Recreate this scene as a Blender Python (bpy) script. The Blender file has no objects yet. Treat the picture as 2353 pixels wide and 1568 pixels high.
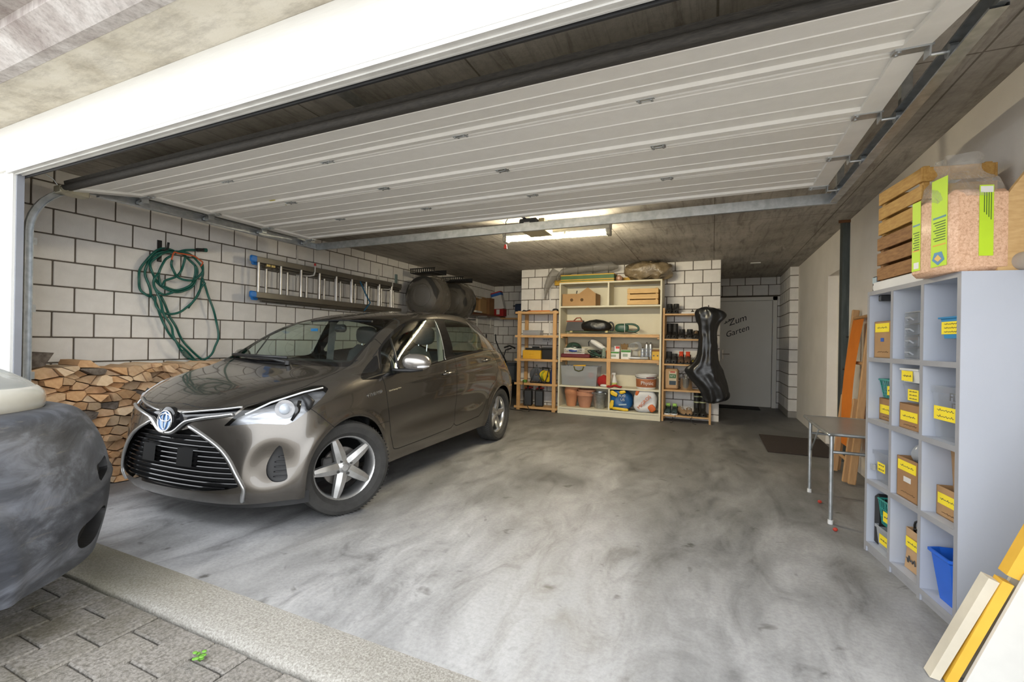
import bpy, math, random
import numpy as np
from mathutils import Vector, Matrix, Euler, noise
from mathutils.bvhtree import BVHTree
random.seed(7); RNG = np.random.default_rng(5)
SC = bpy.context.scene; COL = SC.collection
PI = math.pi
# ---------------------------------------------------------------- camera
cam_d = bpy.data.cameras.new('camera'); cam = bpy.data.objects.new('camera', cam_d); COL.objects.link(cam)
cam_d.sensor_width = 36; cam_d.sensor_fit = 'HORIZONTAL'; cam_d.lens = 36*1039.44/2353; cam_d.clip_start = .02; cam_d.clip_end = 200
_R = Vector((.9140662,.40522351,.01664014)); _U = Vector((-.01465651,-.00799757,.9998606)); _F = Vector((-.4053001,.91418267,.00137115))
_m = Matrix.Identity(4)
for i in range(3): _m[i][0] = _R[i]; _m[i][1] = _U[i]; _m[i][2] = -_F[i]
_m.translation = Vector((0,0,1.155)); cam.matrix_world = _m
SC.camera = cam
# ---------------------------------------------------------------- light: overcast sky through the open front
w = bpy.data.worlds.new('overcast_sky'); SC.world = w; w.use_nodes = True
bg = w.node_tree.nodes['Background']; bg.inputs[0].default_value = (.93,.965,1.0,1); bg.inputs[1].default_value = 1.0
vs = SC.view_settings; vs.view_transform = 'Standard'; vs.look = 'None'; vs.gamma = 1; vs.use_curve_mapping = False; vs.exposure = 2.12
TUBE_STRENGTH = 108
# ---------------------------------------------------------------- materials
MATS = {}
def nodes_of(name):
    m = bpy.data.materials.new(name); m.use_nodes = True; nt = m.node_tree
    return m, nt, nt.nodes['Principled BSDF']
def N(nt, typ, **kw):
    n = nt.nodes.new(typ)
    for k, v in kw.items():
        if k in n.inputs.keys(): n.inputs[k].default_value = v
        else: setattr(n, k, v)
    return n
def rgba(c): return (c[0], c[1], c[2], 1)
def ramp(nt, fac, stops):
    r = nt.nodes.new('ShaderNodeValToRGB'); e = r.color_ramp.elements
    while len(e) < len(stops): e.new(.5)
    for i, (p, c) in enumerate(stops): e[i].position = p; e[i].color = rgba(c) if len(c) == 3 else c
    nt.links.new(fac, r.inputs[0]); return r.outputs[0]
def mixc(nt, fac, a, b, mode='MIX'):
    n = nt.nodes.new('ShaderNodeMix'); n.data_type = 'RGBA'; n.blend_type = mode
    for s, v in ((0, fac), (6, a), (7, b)):
        if hasattr(v, 'is_linked') or hasattr(v, 'links'): nt.links.new(v, n.inputs[s])
        elif s == 0: n.inputs[0].default_value = v
        else: n.inputs[s].default_value = rgba(v)
    return n.outputs[2]
def coords(nt, scale=(1,1,1), rot=(0,0,0), kind='Object'):
    t = nt.nodes.new('ShaderNodeTexCoord'); mp = nt.nodes.new('ShaderNodeMapping')
    mp.inputs['Scale'].default_value = scale; mp.inputs['Rotation'].default_value = rot
    nt.links.new(t.outputs[kind], mp.inputs[0]); return mp.outputs[0]
def noise_tex(nt, vec, scale, detail=4, rough=.55, dist=0):
    n = N(nt, 'ShaderNodeTexNoise'); n.inputs['Scale'].default_value = scale; n.inputs['Detail'].default_value = detail
    n.inputs['Roughness'].default_value = rough; n.inputs['Distortion'].default_value = dist
    nt.links.new(vec, n.inputs['Vector']); return n.outputs['Fac']
def bump(nt, b, h, strength=.3, dist=.01):
    n = N(nt, 'ShaderNodeBump'); n.inputs['Strength'].default_value = strength; n.inputs['Distance'].default_value = dist
    nt.links.new(h, n.inputs['Height']); nt.links.new(n.outputs[0], b.inputs['Normal'])
def M(name, c, r=.5, metal=0, c2=None, sc=6, st=(1,1,1), bp=0, bs=40, rnd=0, coat=0, spec=.5, lo=.35, hi=.7, trans=0):
    if name in MATS: return MATS[name]
    m, nt, b = nodes_of(name)
    b.inputs['Roughness'].default_value = r; b.inputs['Metallic'].default_value = metal; b.inputs['Specular IOR Level'].default_value = spec
    b.inputs['Coat Weight'].default_value = coat; b.inputs['Coat Roughness'].default_value = .04; b.inputs['Transmission Weight'].default_value = trans
    vec = coords(nt, st); c2 = c2 or tuple(x*.82 for x in c)
    col = ramp(nt, noise_tex(nt, vec, sc, 5), [(lo, c2), (hi, c)])
    if rnd:
        oi = N(nt, 'ShaderNodeObjectInfo')
        lowc = tuple(x*(1-rnd) for x in (1,1,1)); rr = ramp(nt, oi.outputs['Random'], [(0, lowc), (1, (1,1,1))])
        col = mixc(nt, 1.0, col, rr, 'MULTIPLY')
    nt.links.new(col, b.inputs['Base Color'])
    if bp: bump(nt, b, noise_tex(nt, vec, bs, 4), bp)
    MATS[name] = m; return m
def glass(name, tint, rough=.0, ior=1.45, haze=0, hcol=(.8,.8,.8), bp=0, bs=12):
    if name in MATS: return MATS[name]
    m, nt, b = nodes_of(name); out = nt.nodes['Material Output']
    tr = N(nt, 'ShaderNodeBsdfTransparent'); tr.inputs[0].default_value = rgba(tint)
    gl = N(nt, 'ShaderNodeBsdfGlossy'); gl.inputs['Roughness'].default_value = max(rough, .01); gl.inputs[0].default_value = (1,1,1,1)
    fr = N(nt, 'ShaderNodeFresnel'); ge = N(nt, 'ShaderNodeNewGeometry'); ma = N(nt, 'ShaderNodeMath', operation='MULTIPLY_ADD'); ma.inputs[1].default_value = 1/ior-ior; ma.inputs[2].default_value = ior
    nt.links.new(ge.outputs['Backfacing'], ma.inputs[0]); nt.links.new(ma.outputs[0], fr.inputs[0])   # a thin pane reflects alike from both sides
    mx = N(nt, 'ShaderNodeMixShader'); nt.links.new(fr.outputs[0], mx.inputs[0]); nt.links.new(tr.outputs[0], mx.inputs[1]); nt.links.new(gl.outputs[0], mx.inputs[2])
    last = mx.outputs[0]
    if bp:
        vec = coords(nt); h = noise_tex(nt, vec, bs, 4, .6, 1.5); bn = N(nt, 'ShaderNodeBump'); bn.inputs['Strength'].default_value = bp; bn.inputs['Distance'].default_value = .03
        nt.links.new(h, bn.inputs['Height'])
        for n in (gl, fr): nt.links.new(bn.outputs[0], n.inputs['Normal'])
    if haze:
        df = N(nt, 'ShaderNodeBsdfDiffuse'); df.inputs[0].default_value = rgba(hcol)
        m2 = N(nt, 'ShaderNodeMixShader'); m2.inputs[0].default_value = haze; nt.links.new(last, m2.inputs[1]); nt.links.new(df.outputs[0], m2.inputs[2]); last = m2.outputs[0]
    nt.links.new(last, out.inputs['Surface']); nt.nodes.remove(b); MATS[name] = m; return m
def plain(name, c, r=.5, metal=0, **k): return M(name, c, r, metal, c2=tuple(x*.9 for x in c), **k)
# ---------------------------------------------------------------- meshes
class MB:
    def __init__(s): s.v = []; s.f = []
    def add(s, V, F, mat=None):
        o = len(s.v)
        s.v += [tuple(mat @ Vector(p)) if mat else tuple(p) for p in V]; s.f += [tuple(i+o for i in f) for f in F]; return s
    def box(s, c, d, ch=0, rot=None):
        hx, hy, hz = d[0]/2, d[1]/2, d[2]/2; mat = Matrix.Translation(c)
        if rot: mat = mat @ Euler(rot).to_matrix().to_4x4()
        if not ch:
            V = [(x,y,z) for x in (-hx,hx) for y in (-hy,hy) for z in (-hz,hz)]
            return s.add(V, [(0,1,3,2),(4,6,7,5),(0,4,5,1),(2,3,7,6),(0,2,6,4),(1,5,7,3)], mat)
        ch = min(ch, hx*.9, hy*.9, hz*.9); V = []; idx = {}
        for sx in (-1,1):
            for sy in (-1,1):
                for sz in (-1,1):
                    for ax in range(3):
                        p = [sx*(hx-ch), sy*(hy-ch), sz*(hz-ch)]; p[ax] += (sx,sy,sz)[ax]*ch
                        idx[(sx,sy,sz,ax)] = len(V); V.append(p)
        F = []
        for ax in range(3):
            a, b = [(1,2),(2,0),(0,1)][ax]
            for sg in (-1,1):
                q = []
                for (p, r_) in ((-1,-1),(1,-1),(1,1),(-1,1)):
                    k = [0,0,0]; k[ax] = sg; k[a] = p; k[b] = r_; q.append(idx[(k[0],k[1],k[2],ax)])
                F.append(tuple(q if sg > 0 else q[::-1]))
        for ax in range(3):
            a, b = [(1,2),(2,0),(0,1)][ax]
            for p in (-1,1):
                for r_ in (-1,1):
                    def I(t, w_):
                        k = [0,0,0]; k[ax] = t; k[a] = p; k[b] = r_; return idx[(k[0],k[1],k[2],w_)]
                    q = (I(-1,a), I(1,a), I(1,b), I(-1,b)); F.append(q if p*r_ < 0 else q[::-1])
        for sx in (-1,1):
            for sy in (-1,1):
                for sz in (-1,1):
                    q = tuple(idx[(sx,sy,sz,k)] for k in range(3)); F.append(q if sx*sy*sz > 0 else q[::-1])
        return s.add(V, F, mat)
    def bx(s, x0, x1, y0, y1, z0, z1, ch=0): return s.box(((x0+x1)/2,(y0+y1)/2,(z0+z1)/2), (abs(x1-x0),abs(y1-y0),abs(z1-z0)), ch)
    def tube(s, pts, r, n=8, closed=False, cap=True, flat=1.0):
        P = [Vector(p) for p in pts]; m = len(P); rr = r if isinstance(r, (list, tuple)) else [r]*m
        up = None; o = len(s.v)
        for i in range(m):
            t = (P[(i+1) % m]-P[i-1]) if closed or 0 < i < m-1 else (P[1]-P[0] if i == 0 else P[-1]-P[-2])
            t.normalize()
            if up is None: up = Vector((0,0,1)) if abs(t.z) < .9 else Vector((1,0,0))
            a = t.cross(up)
            if a.length < 1e-6: a = t.orthogonal()
            a.normalize(); up = a.cross(t).normalized()
            for k in range(n):
                g = 2*PI*k/n; s.v.append(tuple(P[i]+a*math.cos(g)*rr[i]+up*math.sin(g)*rr[i]*flat))
        for i in range(m if closed else m-1):
            j = (i+1) % m
            for k in range(n): s.f.append((o+i*n+k, o+i*n+(k+1) % n, o+j*n+(k+1) % n, o+j*n+k))
        if cap and not closed: s.f.append(tuple(o+k for k in range(n))[::-1]); s.f.append(tuple(o+(m-1)*n+k for k in range(n)))
        return s
    def cyl(s, p, q, r, r2=None, n=14): return s.tube([p, q], [r, r if r2 is None else r2], n)
    def lathe(s, prof, n=24, c=(0,0,0), axis=2, ang=2*PI):
        o = len(s.v); full = abs(ang-2*PI) < 1e-6; m = n if full else n+1
        for (r, h) in prof:
            for k in range(m):
                g = ang*k/n; p = [r*math.cos(g), r*math.sin(g), h]
                if axis == 0: p = [h, p[0], p[1]]
                elif axis == 1: p = [p[1], h, p[0]]
                s.v.append((p[0]+c[0], p[1]+c[1], p[2]+c[2]))
        for i in range(len(prof)-1):
            for k in range(n):
                k2 = (k+1) % m
                s.f.append((o+i*m+k, o+i*m+k2, o+(i+1)*m+k2, o+(i+1)*m+k))
        return s
    def prism(s, poly, h0, h1, axis=2):
        n = len(poly); o = len(s.v); ar = sum(poly[i][0]*poly[(i+1) % n][1]-poly[(i+1) % n][0]*poly[i][1] for i in range(n))
        if ar < 0: poly = poly[::-1]
        def P(a, b, h): return {2:(a,b,h), 0:(h,a,b), 1:(b,h,a)}[axis]     # axis 0: poly is (y,z); axis 1: poly is (z,x)
        s.v += [P(a, b, h0) for a, b in poly]+[P(a, b, h1) for a, b in poly]
        s.f += [tuple(range(o, o+n))[::-1], tuple(range(o+n, o+2*n))]+[(o+i, o+(i+1) % n, o+n+(i+1) % n, o+n+i) for i in range(n)]
        return s
    def grid(s, G, closed=False):
        G = np.asarray(G); R, Cc = G.shape[:2]; o = len(s.v); s.v += [tuple(p) for p in G.reshape(-1,3)]
        for i in range(R-1):
            for j in range(Cc if closed else Cc-1):
                k = (j+1) % Cc; s.f.append((o+i*Cc+j, o+i*Cc+k, o+(i+1)*Cc+k, o+(i+1)*Cc+j))
        return s
    def sph(s, c, r, n=14, m=9, p=1.0):
        r = r if isinstance(r, (tuple, list)) else (r,r,r)
        def sg(x): return math.copysign(abs(x)**p, x)
        G = [[(c[0]+r[0]*sg(math.cos(t))*abs(math.cos(f))**p, c[1]+r[1]*sg(math.sin(t))*abs(math.cos(f))**p, c[2]+r[2]*sg(math.sin(f))) for t in [2*PI*k/n for k in range(n)]] for f in [-PI/2+PI*i/m for i in range(m+1)]]
        return s.grid(G, True)
    def wob(s, amp, freq, seed=0, zmin=None):
        for i, p in enumerate(s.v):
            q = Vector(p)*freq+Vector((seed*3.1, seed*1.7, seed*.9)); d = noise.noise_vector(q)*amp+noise.noise_vector(q*2.3)*amp*.45
            z = p[2]+d.z
            if zmin is not None: z = max(z, zmin)
            s.v[i] = (p[0]+d.x, p[1]+d.y, z)
        return s
    def mesh(s, name, mat, smooth=False):
        me = bpy.data.meshes.new(name); me.from_pydata(s.v, [], s.f); me.materials.append(mat)
        if smooth:
            me.polygons.foreach_set('use_smooth', [True]*len(me.polygons))
            if smooth is not True: me.set_sharp_from_angle(angle=math.radians(smooth))
        me.validate(); me.update(); return me
    def build(s, name, mat, parent=None, smooth=False, loc=None, rot=None):
        return link(name, s.mesh(name, mat, smooth), parent, loc, rot)
def link(name, me, parent=None, loc=None, rot=None):
    o = bpy.data.objects.new(name, me); COL.objects.link(o)
    if parent: o.parent = parent
    if loc is not None: o.location = loc
    if rot is not None: o.rotation_euler = rot if isinstance(rot, (tuple, list)) else (0,0,rot)
    return o
def tag(o, label, cat, group=None):
    o['label'] = label; o['category'] = cat
    if group: o['group'] = group
    return o
def struct(o, label=None, cat=None):
    o['kind'] = 'structure'
    if label: o['label'] = label
    if cat: o['category'] = cat
    return o
def T(name, label, cat, loc=(0,0,0), rz=0, group=None):
    o = bpy.data.objects.new(name, None); o.empty_display_size = .05; COL.objects.link(o); o.location = loc
    o.rotation_euler = rz if isinstance(rz, (tuple, list)) else (0,0,rz); return tag(o, label, cat, group)
def dup(root, loc, rz, label=None, group=None, scale=None):
    def cp(o, par):
        c = o.copy(); COL.objects.link(c); c.parent = par
        for ch in o.children: cp(ch, c)
        return c
    r = cp(root, None); r.location = loc; r.rotation_euler = rz if isinstance(rz, (tuple, list)) else (0,0,rz)
    if label: r['label'] = label
    if group: r['group'] = group
    if scale: r.scale = scale
    return r
def text(s, size, mat, parent=None, loc=(0,0,0), rot=(0,0,0), name='lettering', shear=0, ext=.0008, align='CENTER', wide=1.0):
    cu = bpy.data.curves.new('t', 'FONT'); cu.body = s; cu.size = size; cu.extrude = ext; cu.align_x = align; cu.align_y = 'CENTER'; cu.shear = shear
    cu.resolution_u = 3
    o = bpy.data.objects.new('t', cu); COL.objects.link(o); bpy.context.view_layer.update()
    me = bpy.data.meshes.new_from_object(o.evaluated_get(bpy.context.evaluated_depsgraph_get())); bpy.data.objects.remove(o); bpy.data.curves.remove(cu)
    me.materials.clear(); me.materials.append(mat); o = link(name, me, parent, loc, rot)
    o.scale = (wide,1,1); return o
def arc(c, r, a0, a1, n, ax=(0,1), z=0):
    out = []
    for k in range(n+1):
        g = a0+(a1-a0)*k/n; p = [z,z,z]; p[ax[0]] = c[0]+r*math.cos(g); p[ax[1]] = c[1]+r*math.sin(g); out.append(tuple(p))
    return out
def spline(pts, n=6, closed=False):
    P = [np.array(p, float) for p in pts]; m = len(P); out = []
    for i in range(m if closed else m-1):
        g = lambda k: P[k % m] if closed else P[min(max(k, 0), m-1)]
        a, b, c, d = g(i-1), g(i), g(i+1), g(i+2)
        for k in range(n):
            t = k/n; out.append(.5*((2*b)+(c-a)*t+(2*a-5*b+4*c-d)*t*t+(3*b-a-3*c+d)*t**3))
    if not closed: out.append(P[-1])
    return [tuple(p) for p in out]
# ---------------------------------------------------------------- surfaces of the place
def concrete_floor():
    m, nt, b = nodes_of('polished_concrete_floor'); v = coords(nt, (1,1,1)); vs_ = coords(nt, (1.6,.7,1), (0,0,.5))
    big = noise_tex(nt, vs_, .9, 6, .6, .6); mid = noise_tex(nt, vs_, 2.6, 7, .68, 1.2); fine = noise_tex(nt, v, 55, 4, .7); spots = noise_tex(nt, v, 7, 3, .5, .5)
    c = ramp(nt, big, [(.3,(.22,.22,.225)), (.48,(.335,.335,.34)), (.70,(.50,.50,.508))])
    c = mixc(nt, .75, c, ramp(nt, mid, [(.30,(.30,.295,.29)), (.44,(.74,.74,.74)), (.58,(1,1,1))]), 'MULTIPLY')
    c = mixc(nt, .5, c, ramp(nt, fine, [(.3,(.62,.62,.62)), (.6,(1,1,1))]), 'MULTIPLY')
    c = mixc(nt, .8, c, ramp(nt, spots, [(.25,(.3,.29,.27)), (.33,(1,1,1))]), 'MULTIPLY')
    # base tone darkens with depth into the garage, its start broken by noise
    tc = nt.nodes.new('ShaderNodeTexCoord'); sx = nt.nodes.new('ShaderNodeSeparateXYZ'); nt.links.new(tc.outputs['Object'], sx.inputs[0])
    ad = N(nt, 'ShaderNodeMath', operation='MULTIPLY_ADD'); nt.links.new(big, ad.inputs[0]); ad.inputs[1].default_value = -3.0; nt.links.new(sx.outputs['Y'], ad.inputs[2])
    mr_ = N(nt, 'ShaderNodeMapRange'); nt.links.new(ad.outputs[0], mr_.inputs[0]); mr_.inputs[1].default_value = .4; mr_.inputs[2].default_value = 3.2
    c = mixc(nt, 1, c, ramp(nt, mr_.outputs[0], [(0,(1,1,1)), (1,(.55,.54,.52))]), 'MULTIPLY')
    nt.links.new(c, b.inputs['Base Color']); nt.links.new(ramp(nt, mid, [(.3,(.42,.42,.42)), (.7,(.68,.68,.68))]), b.inputs['Roughness'])
    bump(nt, b, fine, .12, .004); return m
def concrete_ceiling():
    m, nt, b = nodes_of('board_marked_concrete'); v = coords(nt, (1,1,1)); st = coords(nt, (7,.8,1), (0,0,-.9))
    a = noise_tex(nt, v, 1.1, 6, .65, .4); s = noise_tex(nt, st, 2.2, 8, .72, .8); f = noise_tex(nt, v, 30, 4, .7)
    c = ramp(nt, a, [(.3,(.32,.29,.25)), (.5,(.48,.445,.395)), (.7,(.62,.58,.525))])
    c = mixc(nt, .85, c, ramp(nt, s, [(.33,(.42,.4,.38)), (.5,(.85,.85,.84)), (.7,(1,1,1))]), 'MULTIPLY')
    c = mixc(nt, .4, c, ramp(nt, f, [(.3,(.6,.6,.6)), (.6,(1,1,1))]), 'MULTIPLY')
    br = N(nt, 'ShaderNodeTexBrick'); br.offset = 0; br.inputs['Scale'].default_value = 1; br.inputs['Mortar Size'].default_value = .006; br.inputs['Brick Width'].default_value = 1.05; br.inputs['Row Height'].default_value = 2.6
    br.inputs['Color1'].default_value = br.inputs['Color2'].default_value = (1,1,1,1); br.inputs['Mortar'].default_value = (.45,.43,.4,1); br.inputs['Mortar Smooth'].default_value = .4
    nt.links.new(v, br.inputs['Vector']); c = mixc(nt, 1, c, br.outputs['Color'], 'MULTIPLY')
    nt.links.new(c, b.inputs['Base Color']); b.inputs['Roughness'].default_value = .85; bump(nt, b, f, .35, .006); return m
def stained_concrete(name, lo, mid_, hi, streak):
    m, nt, b = nodes_of(name); v = coords(nt); st = coords(nt, streak)
    a = noise_tex(nt, v, 2.2, 6, .65, .5); s = noise_tex(nt, st, 4, 8, .75); f = noise_tex(nt, v, 90, 3)
    c = ramp(nt, a, [(.32, lo), (.5, mid_), (.65, hi)]); c = mixc(nt, .7, c, ramp(nt, s, [(.3,(.45,.43,.42)), (.55,(1,1,1))]), 'MULTIPLY')
    nt.links.new(c, b.inputs['Base Color']); b.inputs['Roughness'].default_value = .9; bump(nt, b, mixc(nt, .5, f, s), .4, .006); return m
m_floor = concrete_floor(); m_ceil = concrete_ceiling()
m_block = M('sand_lime_block', (.82,.79,.75), .85, c2=(.74,.71,.67), sc=9, bp=.25, bs=160, rnd=.10)
m_mortar = M('dark_mortar', (.115,.095,.075), .95, bp=.4, bs=90)
m_fblock = M('white_painted_block', (.74,.73,.70), .8, c2=(.67,.655,.62), sc=5, bp=.25, bs=120)
m_fmortar = M('white_painted_joint', (.58,.56,.52), .9)
m_plaster = M('warm_white_plaster', (.86,.81,.74), .9, c2=(.80,.75,.68), sc=3, bp=.35, bs=220)
m_white = M('white_door_steel', (.82,.80,.755), .45, c2=(.78,.76,.715), sc=14, bp=.08, bs=140)
m_lintel = M('white_woodgrain_steel', (.70,.69,.655), .5, c2=(.66,.65,.615), sc=5, st=(2,30,30), bp=.12, bs=30)
m_galv = M('galvanised_steel', (.56,.58,.59), .38, .85, c2=(.40,.42,.43), sc=22)
m_dark = plain('dark_grey_metal', (.05,.052,.055), .5, .3)
m_black = plain('black_plastic', (.018,.018,.019), .42)
m_rubber = M('dusty_black_rubber', (.060,.054,.046), .75, c2=(.03,.028,.025), sc=30, st=(1,6,6), bp=.3, bs=60)
m_wood = M('pine_wood', (.62,.385,.175), .55, c2=(.50,.285,.115), sc=5, st=(2,12,12), bp=.1, bs=30)
m_woodv = M('pine_wood_upright', (.60,.36,.155), .55, c2=(.48,.27,.105), sc=5, st=(12,12,2), bp=.1, bs=30)
FY0, FY1 = 1.37, 9.75                                  # garage floor from door line to far wall
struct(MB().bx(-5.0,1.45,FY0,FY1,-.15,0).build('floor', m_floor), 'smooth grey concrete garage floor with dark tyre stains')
# threshold strip of rough mossy concrete, its front edge broken
def threshold():
    m, nt, b = nodes_of('rough_threshold_concrete'); v = coords(nt); big = noise_tex(nt, v, 1.3, 5, .6); fine = noise_tex(nt, v, 120, 4, .75); moss = noise_tex(nt, coords(nt, (.5,1.2,1)), 1.1, 4)
    c = ramp(nt, fine, [(.28,(.17,.157,.135)), (.5,(.35,.333,.303)), (.7,(.53,.512,.475))]); px_ = nt.nodes.new('ShaderNodeNewGeometry'); sp_ = nt.nodes.new('ShaderNodeSeparateXYZ'); nt.links.new(px_.outputs['Position'], sp_.inputs[0]); mp_ = N(nt, 'ShaderNodeMapRange'); nt.links.new(sp_.outputs['X'], mp_.inputs[0]); mp_.inputs[1].default_value = -1.9; mp_.inputs[2].default_value = -2.6
    mk = mixc(nt, 1, ramp(nt, moss, [(.32,(.15,.15,.15)), (.60,(.9,.9,.9))]), ramp(nt, mp_.outputs[0], [(0,(.12,.12,.12)), (1,(1,1,1))]), 'MULTIPLY'); c = mixc(nt, mk, c, (.125,.105,.04)); c = mixc(nt, .5, c, ramp(nt, big, [(.3,(.6,.58,.54)), (.6,(1,1,1))]), 'MULTIPLY')
    nt.links.new(c, b.inputs['Base Color']); b.inputs['Roughness'].default_value = .95; bump(nt, b, fine, .6, .008); return m
G = []
xs = np.linspace(-5.0, 1.45, 260)
for j, (dy, dz) in enumerate(((0,0), (.07,-.002), (.14,-.005), (.185,-.010), (.205,-.022), (.212,-.05), (.212,-.15))):
    row = []
    for x in xs:
        e = noise.noise(Vector((x*3,0,0)))*.010+noise.noise(Vector((x*14,3,0)))*.007
        row.append((x, FY0-dy+(e if j >= 3 else 0)*(j-2)/3, dz+(noise.noise(Vector((x*9,j*2.1,5)))*.004 if 3 <= j <= 5 else 0)))
    G.append(row)
struct(MB().grid(G).build('trim_1', threshold(), smooth=True), 'rough mossy concrete threshold strip along the garage entrance')
# paving
m_paver = M('concrete_paver', (.365,.34,.31), .95, c2=(.15,.138,.12), sc=70, bp=.7, bs=150, rnd=.22, lo=.3, hi=.62)
def moss_on(m):   # moss patches on the damp left part of the paving
    nt = m.node_tree; b = nt.nodes['Principled BSDF']; old = b.inputs['Base Color'].links[0].from_socket; g = nt.nodes.new('ShaderNodeNewGeometry'); s = nt.nodes.new('ShaderNodeSeparateXYZ'); nt.links.new(g.outputs['Position'], s.inputs[0])
    mp = N(nt, 'ShaderNodeMapRange'); nt.links.new(s.outputs['X'], mp.inputs[0]); mp.inputs[1].default_value = -1.9; mp.inputs[2].default_value = -2.7
    k = mixc(nt, 1, ramp(nt, noise_tex(nt, g.outputs['Position'], 5, 5, .7), [(.40,(0,0,0)), (.62,(.85,.85,.85))]), ramp(nt, mp.outputs[0], [(0,(.08,.08,.08)), (1,(1,1,1))]), 'MULTIPLY'); nt.links.new(mixc(nt, k, old, (.085,.072,.028)), b.inputs['Base Color'])
moss_on(m_paver)
m_bed = M('dark_joint_sand', (.05,.044,.035), 1, bp=.5, bs=60)
struct(MB().bx(-16,14,-16,1.15,-.35,-.21).bx(-16,-4.6,-16,1.15,-.21,-.032).bx(1.2,14,-16,1.0,-.21,-.032).bx(-4.6,1.2,-16,-.16,-.21,-.032).build('ground', M('driveway_paving', (.50,.47,.43), .95, c2=(.40,.37,.335), sc=12, bp=.4)), 'grey paved driveway beyond the garage entrance')
paving = struct(MB().bx(-4.6,1.2,-.16,1.2,-.2,-.05).build('paving', m_bed), 'grey concrete block paving outside the garage')
pv = MB().box((0,0,0), (.181,.196,.06), .006).mesh('paver', m_paver); pvh = MB().box((0,0,0), (.181,.096,.06), .006).mesh('paver', m_paver)
for i in range(30):
    x = -4.43+i*.1855
    for k in range(6):
        y0 = 1.148-(.10 if i % 2 else 0)-.2*k
        if i % 2 and k == 0: link('paver', pvh, paving, (x, 1.148-.05+.002, -.058+random.uniform(-.002,.002)))
        link('paver', pv, paving, (x, y0-.1, -.058+random.uniform(-.003,.003)), (random.uniform(-.008,.008), random.uniform(-.008,.008), 0))
# walls of sand-lime blocks
_bm = {}
def blockmesh(w_, h, mat):
    k = (round(w_,3), round(h,3), mat.name)
    if k not in _bm: _bm[k] = MB().box((0,.015,0), (k[0],.03,k[1]), .004).mesh('block', mat)
    return _bm[k]
def blocks(par, org, ang, L, phase, z0, zlo, zhi, mat=None, pitch=.264, ph=.2, joint=.011, phase2=None, stuff_below=None, name='block'):
    """org: start point of the wall face on the floor, ang: direction of the run; blocks sit on the -y side of the run"""
    mat = mat or m_block; e = Vector((math.cos(ang), math.sin(ang), 0)); low = MB()
    k0 = int(math.floor((zlo-z0)/ph))
    for k in range(k0, k0+20):
        a, b = max(z0+k*ph+joint/2, zlo), min(z0+(k+1)*ph-joint/2, zhi)
        if b-a < .02: continue
        p = (phase if k % 2 == 0 else (phase2 if phase2 is not None else phase+pitch/2)) % pitch - pitch
        while p < L:
            s0, s1 = max(p+joint/2, 0), min(p+pitch-joint/2, L)
            if s1-s0 > .015:
                c = Vector(org)+e*((s0+s1)/2); c.z = (a+b)/2
                if stuff_below is not None and b <= stuff_below:
                    low.box((c.x, c.y, c.z), (s1-s0, .002, b-a), 0, (0,0,ang))
                else: link(name, blockmesh(s1-s0, b-a, mat), par, c, ang)
            p += pitch
    if low.v:
        o = low.build(name+'_courses', mat, par); o['kind'] = 'stuff'
XL, XR, ZC = -4.70, 1.25, 2.44
wl = struct(MB().bx(-4.95,XL-.005,1.39,9.75,0,ZC).build('wall_left', m_mortar), 'left garage wall of whitish sand-lime blocks')
blocks(wl, (XL,1.40,0), PI/2, 8.14, 1.90-1.40, .13, .0, ZC, phase2=1.765-1.40, stuff_below=.74)
wb = struct(MB().bx(-3.145,.095,7.485,9.80,0,ZC).build('wall_back', m_mortar), 'projecting back wall of pale blocks behind the shelves')
blocks(wb, (-3.15,7.48,0), 0, 3.25, 3.25+.012, .10, .0, ZC, phase2=3.25-.129, pitch=.2605)
blocks(wb, (.10,7.48,0), PI/2, 2.15, .1, .10, 1.9, ZC, pitch=.2605)
wa = struct(MB().bx(-4.95,-3.0,9.545,9.80,0,ZC).build('wall_alcove', m_mortar), 'far block wall in the dim corner past the car')
blocks(wa, (XL,9.54,0), 0, 1.56, .11, .10, .3, ZC, pitch=.2605)
wd = struct(MB().bx(0,1.5,9.665,9.9,0,ZC).build('wall_door', m_mortar), 'block wall around the garden door')
blocks(wd, (.10,9.66,0), 0, 1.03, .06, .10, 2.08, ZC, pitch=.2605)
blocks(wd, (1.09,9.66,0), 0, .04, 0, .10, 0, 2.08, pitch=.2605)
wp = struct(MB().bx(1.135,1.45,8.505,9.9,.1,ZC).build('wall_pier', m_mortar), 'block pier beside the garden door')
blocks(wp, (1.13,9.66,0), -PI/2, 1.16, .05, .10, .1, ZC, pitch=.2605)
blocks(wp, (1.13,8.50,0), 0, .125, .0, .10, .1, ZC, pitch=.264, phase2=0)
MB().bx(1.128,1.45,8.498,9.9,0,.1,.006).build('pier_base', M('pier_base_concrete', (.36,.335,.30), .95, bp=.4), wp)
wr = MB().bx(XR,1.45,1.3,5.62,0,ZC).bx(XR,1.45,5.62,6.46,2.0,ZC).bx(XR+.10,1.45,5.62,6.46,0,2.0).bx(XR,1.45,6.46,8.50,0,ZC)
struct(wr.build('wall_right', m_plaster), 'right wall of rough warm white plaster with a shallow recess')
struct(MB().bx(-5.2,1.6,1.36,9.9,ZC,2.62).build('ceiling', m_ceil), 'stained board-marked concrete ceiling')
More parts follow.
